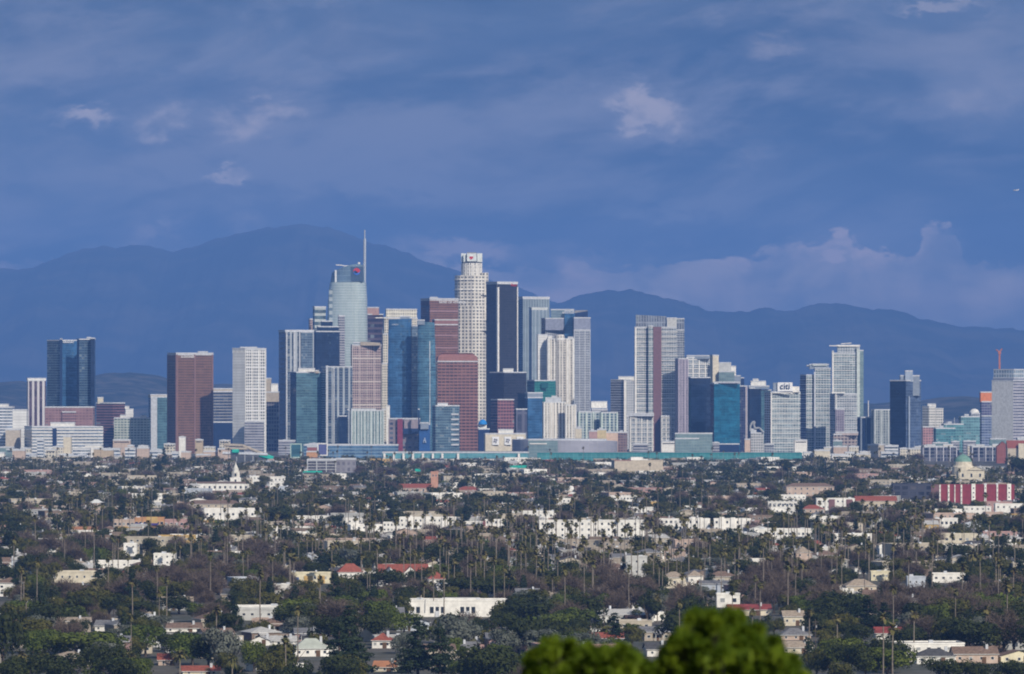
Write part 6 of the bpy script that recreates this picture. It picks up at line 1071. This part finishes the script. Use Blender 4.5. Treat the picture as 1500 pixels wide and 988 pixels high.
# --- scattered trees and houses follow the streets of the basin
def project(x, y, z): return CX + x / y * F, HY + (EYE - z) / y * F
def clash(x, y, rx):
    for (x0, x1, y0, y1) in FOOT:
        if x0 - rx < x < x1 + rx and y0 - 2 < y < y1 + 2: return True
    return False
def guarded(l, r, t_, b_, Y):
    """does a thing with this outline cover something the photograph shows open?"""
    k = 0.0
    for (a, b, c, d, Yp, g) in PROTECT:
        if Y < Yp and l < b and r > a and t_ < d and b_ > c:
            ov = (min(r, b) - max(l, a)) * (min(b_, d) - max(t_, c)); k = max(k, g * min(1, 2.2 * ov / max(1, min((b - a) * (d - c), (r - l) * (b_ - t_)))))
    return k
def bump(px, row, cx_, cy_, rx, ry): return max(0, 1 - ((px - cx_) / rx) ** 2 - ((row - cy_) / ry) ** 2)
def mixture(px, row):
    """what grows where, by the look of each stretch of the basin"""
    w = {'broadleaf': 1.0, 'dark': .45, 'bright': .10, 'silver': .06, 'bare': .15, 'palm': .20, 'conifer': .10, 'cypress': .10, 'date_palm': .03}
    w['bare'] += 2.6 * bump(px, row, 220, 885, 190, 42) + 3.6 * bump(px, row, 900, 888, 120, 34) + 3.5 * bump(px, row, 1110, 870, 90, 40) + 3.5 * bump(px, row, 1290, 890, 150, 34) + 3 * bump(px, row, 480, 868, 90, 26) + 1.5 * bump(px, row, 590, 800, 40, 40) + .25
    w['palm'] += 1.5 * bump(px, row, 1000, 840, 560, 62) + 1.1 * bump(px, row, 350, 820, 320, 50) + 1.3 * bump(px, row, 760, 810, 300, 50)
    w['dark'] += 2.2 * bump(px, row, 620, 738, 190, 30) + 2 * bump(px, row, 1150, 700, 160, 30) + 1.5 * bump(px, row, 960, 715, 160, 24) + (1.5 if row > 925 else 0)
    w['broadleaf'] += 1.5 if row < 760 else 0
    if row > 900: w['bright'] += .5; w['silver'] += .3
    return w
rs = random.Random(2024); HOUSES = []
SL = .10
Yr = 2030.0
while Yr < 7500:
    step = 46 if Yr < 4200 else 58; half = Yr * .0905 + 30; n = 0; x = -half
    kindrow = rs.random()
    while x < half:
        y = Yr + x * SL + rs.uniform(-9, 9); px, row = project(x, y, 0)
        dens = .50 + .30 * bump(px, row, 750, 770, 900, 55) - .10 * bump(px, row, 1000, 705, 900, 30) - (.16 if row > 860 else 0)
        big = rs.random() < (.16 if row < 830 else .06)
        if rs.random() < dens and -25 < px < 1525 and y > 2000:
            HOUSES.append((x, y, big)); x += 34 if big else rs.uniform(17, 22)
        else: x += rs.uniform(9, 18)
    Yr += step
Yr = 1880.0
while Yr < 7560:
    step = 15 if Yr < 3000 else (18 if Yr < 4600 else 26); half = Yr * .0905 + 30; x = -half + rs.uniform(0, 8)
    while x < half:
        y = Yr + x * SL + rs.uniform(-7, 7); px, row = project(x, y, 0); x += rs.uniform(7, 20)
        if not (-30 < px < 1530) or y < 1870: continue
        if y < 2080: px, row = px, 960
        w_ = mixture(px, row); tot = sum(w_.values()); u = rs.random() * tot
        for kind, k in w_.items():
            u -= k
            if u <= 0: break
        if rs.random() > (.82 if kind != 'palm' else .8): continue
        s = rs.uniform(.55, 1.4) * (1.15 if row > 905 else 1)
        dim = {'broadleaf': (9.0, 10.5), 'dark': (10, 11.5), 'bright': (8.5, 10), 'silver': (8.5, 9.5), 'bare': (10, 12.5), 'palm': (21 + rs.uniform(-4, 3), 4.6), 'conifer': (15, 8), 'cypress': (10, 2.6), 'date_palm': (8, 8)}[kind]
        h = dim[0] * (s if kind != 'palm' else rs.uniform(.8, 1.1)); wd_ = dim[1] * (s * rs.uniform(.85, 1.2) if kind != 'palm' else rs.uniform(.8, 1.15))
        if row < 730: h *= .95
        if clash(x, y, wd_ * .4): continue
        l, t_ = project(x - wd_ / 2, y, h); r, b_ = project(x + wd_ / 2, y, 0)
        if t_ < 664 and kind != 'palm': continue
        if rs.random() < guarded(l, r, t_, b_ - (b_ - t_) * .1, y) * (1.3 if kind != 'palm' else .75): continue
        TREES.append((kind, rs.randrange(4), x, y, h, wd_, rs.uniform(0, 6.28), None))
    Yr += step
# ------------------------------------------------------------------ houses of the basin
WALLS = [('white', WHITE, 17), ('cream', pbr('dull_cream', (.46, .41, .33)), 18), ('pale grey', pbr('dull_grey_wall', (.40, .40, .39)), 14), ('peach', pbr('dull_peach', (.46, .35, .29)), 9), ('tan', pbr('dull_tan', (.36, .31, .25)), 14), ('pale blue', pbr('pale_blue_wall', (.46, .50, .56)), 4), ('pink', pbr('dull_pink', (.40, .26, .24)), 4), ('ochre', YELL, 1), ('brown', pbr('brown_stucco', (.20, .15, .12)), 8)]
ROOFS = [('brown', BROWNR, 26), ('grey', GREYR, 26), ('dark', DARKR, 12), ('pale', PALER, 16), ('tan', TANR, 14), ('red', TERR, 6)]
def pick(rg, L):
    u = rg.random() * sum(q[-1] for q in L)
    for i, q in enumerate(L):
        u -= q[-1]
        if u <= 0: return i
    return len(L) - 1
rh = random.Random(31); HL = []
for (x, y, big) in HOUSES:
    ty = 'apartment' if big else rh.choice(('gable', 'gable', 'front', 'hip', 'hip', 'flat', 'flat')); w_ = rh.uniform(20, 34) if big else rh.uniform(10, 15.5); d = rh.uniform(12, 18) if big else rh.uniform(9, 13); st = rh.choice((2, 2, 3)) if big else rh.choice((1, 1, 1, 2)); wi, ri, v = pick(rh, WALLS), pick(rh, ROOFS), rh.randrange(3)
    rise = rh.uniform(1.6, 2.6) if ty in ('gable', 'front', 'hip') else 0; h = st * 3.0 + .5 + rise
    if clash(x, y + d / 2, w_ * .5 + 1): continue
    l, t_ = project(x - w_ / 2, y, h); r, b_ = project(x + w_ / 2, y, 0)
    if rh.random() < guarded(l, r, t_, b_, y) * 1.4: continue
    HL.append(dict(x=x, y=y, ty=ty, w=w_, d=d, st=st, wi=wi, ri=ri, rise=rise, h=h, rz=math.atan(SL) * 1 + rh.choice((0, 0, -.05, .12, .3, -.25)), box=(l, r, t_, b_)))
# trees may not stand inside a house
HX = np.array([(q['x'], q['y'] + q['d'] / 2, q['w'] / 2) for q in HL])
keep = []
for t in TREES:
    if t[7] is None:
        m_ = (np.abs(HX[:, 0] - t[2]) < HX[:, 2] + .8) & (np.abs(HX[:, 1] - t[3]) < 7.5)
        if m_.any(): continue
    keep.append(t)
TREES = keep
# ------------------------------------------------------------------ which of them show: nearest first over a coarse picture of the basin
ITEMS = []
for i, q in enumerate(HL): ITEMS.append((q['y'], 'house', i, q['box'], 1.0))
for i, t in enumerate(TREES):
    l, tp = project(t[2] - t[5] / 2, t[3], t[4]); r, bs = project(t[2] + t[5] / 2, t[3], 0 if t[0] != 'palm' else t[4] - 3.6); ITEMS.append((t[3], 'tree', i, (l, r, tp, bs), .5 if t[0] == 'bare' else .85))
for (l, r, tp, bs, Y, g) in PROTECT:
    if Y < 7600 and g >= .8: ITEMS.append((Y, 'mark', 0, (l, r, tp, bs), 1.0))
ITEMS.sort(key=lambda q: q[0]); OCC = np.zeros((400, 1520), bool); VIS = {'house': {}, 'tree': {}}; Rn = np.random.default_rng(4); SPK = Rn.random((400, 1520))
for (Y, ty, i, (l, r, tp, bs), op) in ITEMS:
    a, b_, c, d_ = int(max(0, l)), int(min(1499, r)) + 1, int(max(0, tp - 620)), int(min(367, bs - 620)) + 1
    if b_ <= a or d_ <= c: VIS.get(ty, {})[i] = 0; continue
    sub = OCC[c:d_, a:b_]; yy_, xx_ = np.ogrid[c:d_, a:b_]
    if ty == 'tree': m_ = ((xx_ - (l + r) / 2) / max(1, (r - l) / 2)) ** 2 + ((yy_ + 620 - (tp + bs) / 2) / max(1, (bs - tp) / 2)) ** 2 <= 1.05; m_ = m_ & (SPK[c:d_, a:b_] < op)
    else: m_ = np.ones(sub.shape, bool)
    if ty in VIS: VIS[ty][i] = int((m_ & ~sub).sum())
    sub |= m_
# ------------------------------------------------------------------ labels from the nearest landmark
MARKS = LMK + [('the teal billboard', 433, 660, 16), ('the palm-lined middle ground', 1000, 1300, 1)][:1] + [('the brown granite tower', 277, 665, 60), ('the white slab tower', 364, 668, 40), ('the dark-sided blue tower', 1328, 672, 40), ('the bright blue hotel', 1064, 672, 40), ('the round arena', 828, 670, 80), ('the box sign tower', 1150, 672, 40),
         ('the largest pine', 511, 930, 70), ('the widest lower right dome tree', 1232, 955, 80), ('the largest dark right-hand tree', 1415, 930, 80), ('the layered cedar', 1272, 890, 50), ('the widest lower left dome tree', 118, 945, 100), ('the big grey-green tree', 322, 945, 60), ('the dark triangular tree', 838, 750, 40), ('the ball-shaped tree', 566, 850, 50), ('the broad dark left-hand tree', 262, 885, 60)]
CNT = {}
def near_mark(px, row):
    best = min(MARKS, key=lambda q: ((px - q[1]) / 1.6) ** 2 + ((row - q[2]) * 2.2) ** 2); dxp, dyp = px - best[1], row - best[2]
    side = ('left of' if dxp < 0 else 'right of') if abs(dxp) > abs(dyp) * 1.2 + best[3] * .3 else ('beyond' if dyp < 0 else 'below'); return best, side, math.hypot(dxp, dyp * 2)
def register(phrase, px, row, obj):
    mk, side, dist = near_mark(px, row); CNT.setdefault((phrase, side, mk[0]), []).append((dist, obj))
def flush_labels():
    for (phrase, side, mk), L in CNT.items():
        L.sort(key=lambda q: q[0])
        for i, (_d, o) in enumerate(L): o['label'] = f'{phrase}, {ORD[i]} {side} {mk}'
# ------------------------------------------------------------------ house prototypes and copies
PH = {}
def house_parts(q):
    """list of (name, MB) in local metres for a house record"""
    w_, d, hw = q['w'], q['d'], q['st'] * 3.0 + .5; wm, rm_ = WALLS[q['wi']][1], ROOFS[q['ri']][1]; b = MB(); b.box(-w_ / 2, w_ / 2, 0, d, 0, hw, wm, ROOFG, False); L = [('wall', b)]; b = MB()
    if q['ty'] in ('flat', 'apartment'):
        for (x0, x1, y0, y1) in ((-w_ / 2 - .15, w_ / 2 + .15, -.15, .25), (-w_ / 2 - .15, w_ / 2 + .15, d - .25, d + .15), (-w_ / 2 - .15, -w_ / 2 + .25, .25, d - .25), (w_ / 2 - .25, w_ / 2 + .15, .25, d - .25)): b.box(x0, x1, y0, y1, hw - .2, hw + .4, wm)
        L.append(('parapet', b)); b = MB(); b.box(w_ * .1, w_ * .1 + 1.6, d * .4, d * .4 + 1.4, hw, hw + 1.1, LGREY); L.append(('roof_unit', b))
    else:
        roof_mesh(b, w_, d, hw, q['rise'], q['ty'], rm_, wm); L.append(('roof', b)); b = MB(); b.box(w_ * .2, w_ * .2 + .8, d * .3, d * .3 + .8, hw, hw + q['rise'] + .7, LGREY); L.append(('chimney', b))
    b = MB(); b.box(-.55, .55, -.07, .1, 0, 2.2, pbr('door_brown', (.12, .07, .04))); L.append(('door', b))
    if q['ty'] in ('gable', 'hip') and q['st'] == 1:
        b = MB(); x0 = -w_ * .12; b.prism([(x0 - 2, -2.2), (x0 + 2, -2.2), (x0 + 2, -.5), (x0 - 2, -.5)], 2.5, 2.7, rm_, rm_, True, ztop=[2.7, 2.7, 3.3, 3.3])
        for px_ in (x0 - 1.8, x0 + 1.6): b.box(px_, px_ + .2, -2.1, -1.9, 0, 2.5, FRAMEW)
        L.append(('porch', b)); b = MB(); b.box(w_ * .5, w_ * .5 + 4.2, 1.5, d - 1, 0, 2.6, wm, ROOFG, False); b.box(w_ * .5 + .5, w_ * .5 + 3.6, 1.42, 1.5, 0, 2.1, FRAMEW); L.append(('garage', b))
    return L
def house_windows(q):
    w_ = q['w']; nc = max(2, int(w_ / 3.6)); out = []
    for j in range(q['st']):
        for i in range(nc):
            x = -w_ / 2 + w_ * (i + .5) / nc
            if j == 0 and abs(x) < 1.2: continue
            out.append((x, 1.7 + j * 3.0, 1.5, 1.2))
    return out
def make_house(q, label, group):
    nm = {'apartment': 'apartment_building', 'flat': 'flat_roofed_house', 'hip': 'hip_roofed_house'}.get(q['ty'], 'gabled_house'); e = tag(empty(nm, (q['x'], q['y'], 0), q['rz']), label, 'apartment building' if q['ty'] == 'apartment' else 'house', group)
    wk = round(q['w'] / 1.5) * 1.5; dk = round(q['d'] / 2) * 2; rk = round(q['rise'] / .5) * .5; key = (q['ty'], wk, dk, q['st'], rk, q['wi'], q['ri'] if q['rise'] else 0); qq = dict(q, w=wk, d=dk, rise=rk)
    if key not in PH:
        PH[key] = []
        for n_, b in house_parts(qq): o = b.build(n_); PH[key].append((n_, o.data)); bpy.data.objects.remove(o)
    rf = None
    for n_, me in PH[key]:
        o = bpy.data.objects.new(n_, me); COL.objects.link(o); o.parent = rf if rf and n_ == 'chimney' else e
        if n_ == 'roof': rf = o
        if n_ == 'door': o.location.x = -wk * .12
    for (x, z, ww, hh) in house_windows(qq): add_window(e, x, z, ww, hh, dark=(int(x * 3 + z) % 4 != 0))
    return e
def xform(b, dst, q):
    c, s = math.cos(q['rz']), math.sin(q['rz']); base = len(dst.v)
    dst.v.extend((q['x'] + p[0] * c - p[1] * s, q['y'] + p[0] * s + p[1] * c, p[2]) for p in b.v); dst.f.extend([i + base for i in f] for f in b.f); dst.mi.extend(dst.mat(b.mats[m]) for m in b.mi); dst.uv.extend(b.uv)
TY = {'apartment': 'apartment block', 'flat': 'flat-roofed house', 'hip': 'hip-roofed house', 'gable': 'gabled house', 'front': 'gable-fronted house'}
order = sorted((i for i in range(len(HL)) if VIS['house'].get(i, 0) > 0), key=lambda i: -VIS['house'][i]); NH = 290
far = MB()
for k, i in enumerate(order):
    q = HL[i]
    if k < NH and VIS['house'][i] >= 12:
        wn_ = WALLS[q['wi']][0]; rn = ROOFS[q['ri']][0]; ph = ({1: '', 2: 'two-storey ', 3: 'three-storey '}[q['st']] if not q['rise'] else '') + f"{wn_} {TY[q['ty']]}" + (f" with {rn} roof" if q['rise'] else '')
        e = make_house(q, ph, 'houses among the trees of the basin'); px, row = (q['box'][0] + q['box'][1]) / 2, (q['box'][2] + q['box'][3]) / 2; register(ph, px, row, e)
    else:
        for n_, b in house_parts(q):
            if n_ != 'door': xform(b, far, q)
        for (x, z, ww, hh) in house_windows(q):
            b = MB(); b.box(x - ww / 2, x + ww / 2, -.06, .05, z - hh / 2, z + hh / 2, GLASSW); xform(b, far, q)
tag(far.build('distant_houses'), 'pale low houses packed between the trees all across the basin', 'houses', kind='stuff')
# ------------------------------------------------------------------ trees: the best seen ones of each kind stand alone, the rest are masses
LIM = {'broadleaf': 290, 'dark': 200, 'bright': 60, 'silver': 40, 'bare': 200, 'palm': 290, 'conifer': 60, 'cypress': 30, 'date_palm': 30}
FARLEAF = {'broadleaf': (150, 1.0), 'dark': (150, 1.0), 'bright': (150, 1.0), 'silver': (140, 1.0), 'bare': (240, .9), 'palm': (0, 0), 'conifer': (150, 1.0), 'cypress': (70, .8), 'date_palm': (0, 0)}
for kind in KINDS:
    idx = [i for i, t in enumerate(TREES) if t[0] == kind and (t[7] or VIS['tree'].get(i, 0) > 0)]; idx.sort(key=lambda i: (0 if TREES[i][7] else 1, -VIS['tree'].get(i, 0))); Qs = []; Ts = []; trunks = MB()
    tm_ = {}
    for k, i in enumerate(idx):
        _k, v, x, y, h, wd_, rz, lab = TREES[i]
        if lab: place_tree(kind, v, x, y, h, wd_, lab, None, rz); continue
        if k < LIM[kind] and VIS['tree'][i] >= 14:
            l, tp = project(x, y, h); e = place_tree(kind, v, x, y, h, wd_, PHR[kind], PHR[kind] + 's of the basin', rz); register(PHR[kind], l, tp + (6 if kind == 'palm' else (h / y * F) * .4), e); continue
        if (kind, v) not in tm_:
            rg = np.random.default_rng(500 + v); n_, s_ = FARLEAF[kind]; tm_[(kind, v)] = make_crown(kind, rg, n_, s_ * (1.0 if kind != 'bare' else .8)) if n_ else make_crown(kind, rg)
        Q, H, W, th = tm_[(kind, v)]; c, s = math.cos(rz), math.sin(rz); M = Q.copy(); sc = np.array([wd_ / W, wd_ / W, h / H])
        if kind == 'palm': M = M - np.array([0, 0, H]); sc = np.array([wd_ / W] * 3)
        M = M * sc; M = np.stack([M[..., 0] * c - M[..., 1] * s + x, M[..., 0] * s + M[..., 1] * c + y, M[..., 2] + (h if kind == 'palm' else 0)], -1); Qs.append(M); Ts.append(np.full(len(M), (i * .6180339) % 1.0))
        if kind == 'palm': tube(trunks, (x, y, 0), (x, y, h), .28, .2, PALMBARK, 5)
    if Qs:
        o = quad_object('distant_' + NAMES[kind] + 's', np.concatenate(Qs), LM_[palkey(kind)][1], None, np.concatenate(Ts)); tag(o, f"{PHR[kind]}s filling the gaps between the houses of the basin", 'trees', kind='stuff')
        if trunks.v: tr = trunks.build('trunks', o); tr['kind'] = 'stuff'
for k in range(46):
    x = rh.uniform(-1, 1); y = 2150 * (5400 / 2150) ** rh.random(); x *= y * .086; px, row = project(x, y, 11)
    if clash(x, y, 1): continue
    e = tag(empty('utility_pole', (x, y, 0), math.atan(SL) + rh.choice((0, 1.57))), 'thin wooden utility pole', 'utility pole', 'utility poles along the streets'); b = MB(); tube(b, (0, 0, 0), (0, 0, 11.5), .17, .12, BARK, 6); b.build('pole', e)
    b = MB(); b.box(-1.3, 1.3, -.07, .07, 10.3, 10.5, BARK); b.box(-1.0, 1.0, -.07, .07, 9.4, 9.55, BARK); b.build('crossarm', e); b = MB(); b.prism(cyl_poly(.35, 0, .24, 8), 8.2, 9.1, GREY, GREY, True); b.build('transformer', e); register('thin wooden utility pole', px, row, e)
flush_labels()
pass; 0 and print('HOUSES', len(HL), 'vis', len(order), 'TREES', {k: sum(1 for t in TREES if t[0] == k) for k in KINDS})
# ------------------------------------------------------------------ the near tree on the camera's own hill, its crown just reaching into the frame
def near_tree(label, clumps, Y, base, seed):
    clumps = [(a, b_, c, d / 2) for a, b_, c, d in clumps]
    """clumps: (column, row, radius px, dy)"""
    rg = np.random.default_rng(seed); gx = P(base, Y); gz = ground_z(gx, Y); e = tag(empty('foreground_tree', (gx, Y, gz)), label, 'tree'); b = MB(); top = Z(960, Y) - gz
    tube(b, (0, 0, -.3), (0, .1, top * .93), .10, .06, BARK, 8); Qs = []
    rr_ = random.Random(seed)
    for (cx_, row, rp, dy_) in list(clumps): clumps += [(cx_ + rp * rr_.uniform(-1.25, 1.25), row + rp * rr_.uniform(-1.15, .9), rp * rr_.uniform(.08, .30), dy_ + rr_.uniform(-.4, .4)) for _ in range(18)]
    for (cx_, row, rp, dy_) in clumps:
        c = np.array([P(cx_, Y + dy_) - gx, dy_, Z(row, Y + dy_) - gz]); r = rp * .88 / F * Y; tube(b, (0, .1, top * .93), tuple(c), .012, .005, DARKBARK, 5)
        Qs.append(blob_leaves(rg, [tuple(c) + (r, r, r * .85)] + [tuple(c + rg.normal(size=3) * r * .5) + (r * .55, r * .55, r * .5) for _ in range(4)], int(40 + 420 * (rp / 30) ** 2), .05, .3, (.1, 1.75)))
    b.build('trunk', e); quad_object('crown', np.concatenate(Qs), NEARLEAF, e); return e
DARKBARK = pbr('dark_bark', (.03, .03, .02), .9)
NEARLEAF = leaf_mat('near_leaves', (.060, .105, .006), (.095, .145, .008), (.20, .27, .018), trans=.4, nscale=6.0)  # pale noise dabs put sunlit highlights into the leaf colour
near_tree('bright green out-of-focus treetop, taller right crown at the bottom edge', [(1030, 930, 26, 0), (1062, 935, 30, .3), (1010, 955, 28, -.2), (1090, 950, 26, .4), (1115, 965, 26, 0), (1050, 975, 34, -.3), (1138, 985, 22, .2), (1000, 985, 26, 0), (1085, 990, 30, .1), (1022, 912, 11, .2), (1048, 914, 10, -.1), (985, 978, 14, .1), (1150, 1000, 22, 0), (1040, 1010, 40, 0), (1110, 1012, 36, 0)], 30, 1065, 3)
near_tree('bright green out-of-focus treetop, lower left crown at the bottom edge', [(815, 965, 22, 0), (850, 978, 26, .2), (800, 985, 24, -.2), (885, 972, 20, .1), (912, 962, 13, .2), (925, 985, 26, 0), (860, 1000, 34, 0), (900, 1002, 30, .1), (955, 992, 20, 0), (820, 1012, 34, 0), (930, 1015, 34, 0)], 32, 870, 4)
# a small plane in the sky on the right
Y = 9000; e = tag(empty('airplane', (P(1488, Y), Y, Z(279, Y)), R(-20)), 'tiny pale airplane in the sky near the right edge', 'airplane'); b = MB()
L_ = 6; rr = [(-4.2, .1), (-3.6, .55), (-2.5, .75), (1.5, .75), (3.5, .4), (4.8, .12)]
for (x0, r0), (x1, r1) in zip(rr[:-1], rr[1:]):
    for i in range(8):
        a0, a1 = 6.2832 * i / 8, 6.2832 * (i + 1) / 8; b.face([(x0, r0 * math.cos(a0), r0 * math.sin(a0)), (x0, r0 * math.cos(a1), r0 * math.sin(a1)), (x1, r1 * math.cos(a1), r1 * math.sin(a1)), (x1, r1 * math.cos(a0), r1 * math.sin(a0))], WHITE)
b.build('fuselage', e)
for s_ in (-1, 1): b = MB(); b.prism([(-1.3, 0), (.2, 0), (-.2, 5.4 * s_), (-1.0, 5.4 * s_)][::s_], .45, .62, WHITE, WHITE, True); b.build('wing', e)
b = MB(); b.prism([(3.4, -.08), (4.9, -.08), (4.9, .08), (3.4, .08)], 0, 1.9, WHITE, WHITE); b.build('tail_fin', e); b = MB(); b.box(3.9, 4.8, -1.8, 1.8, .3, .42, WHITE); b.build('tailplane', e)
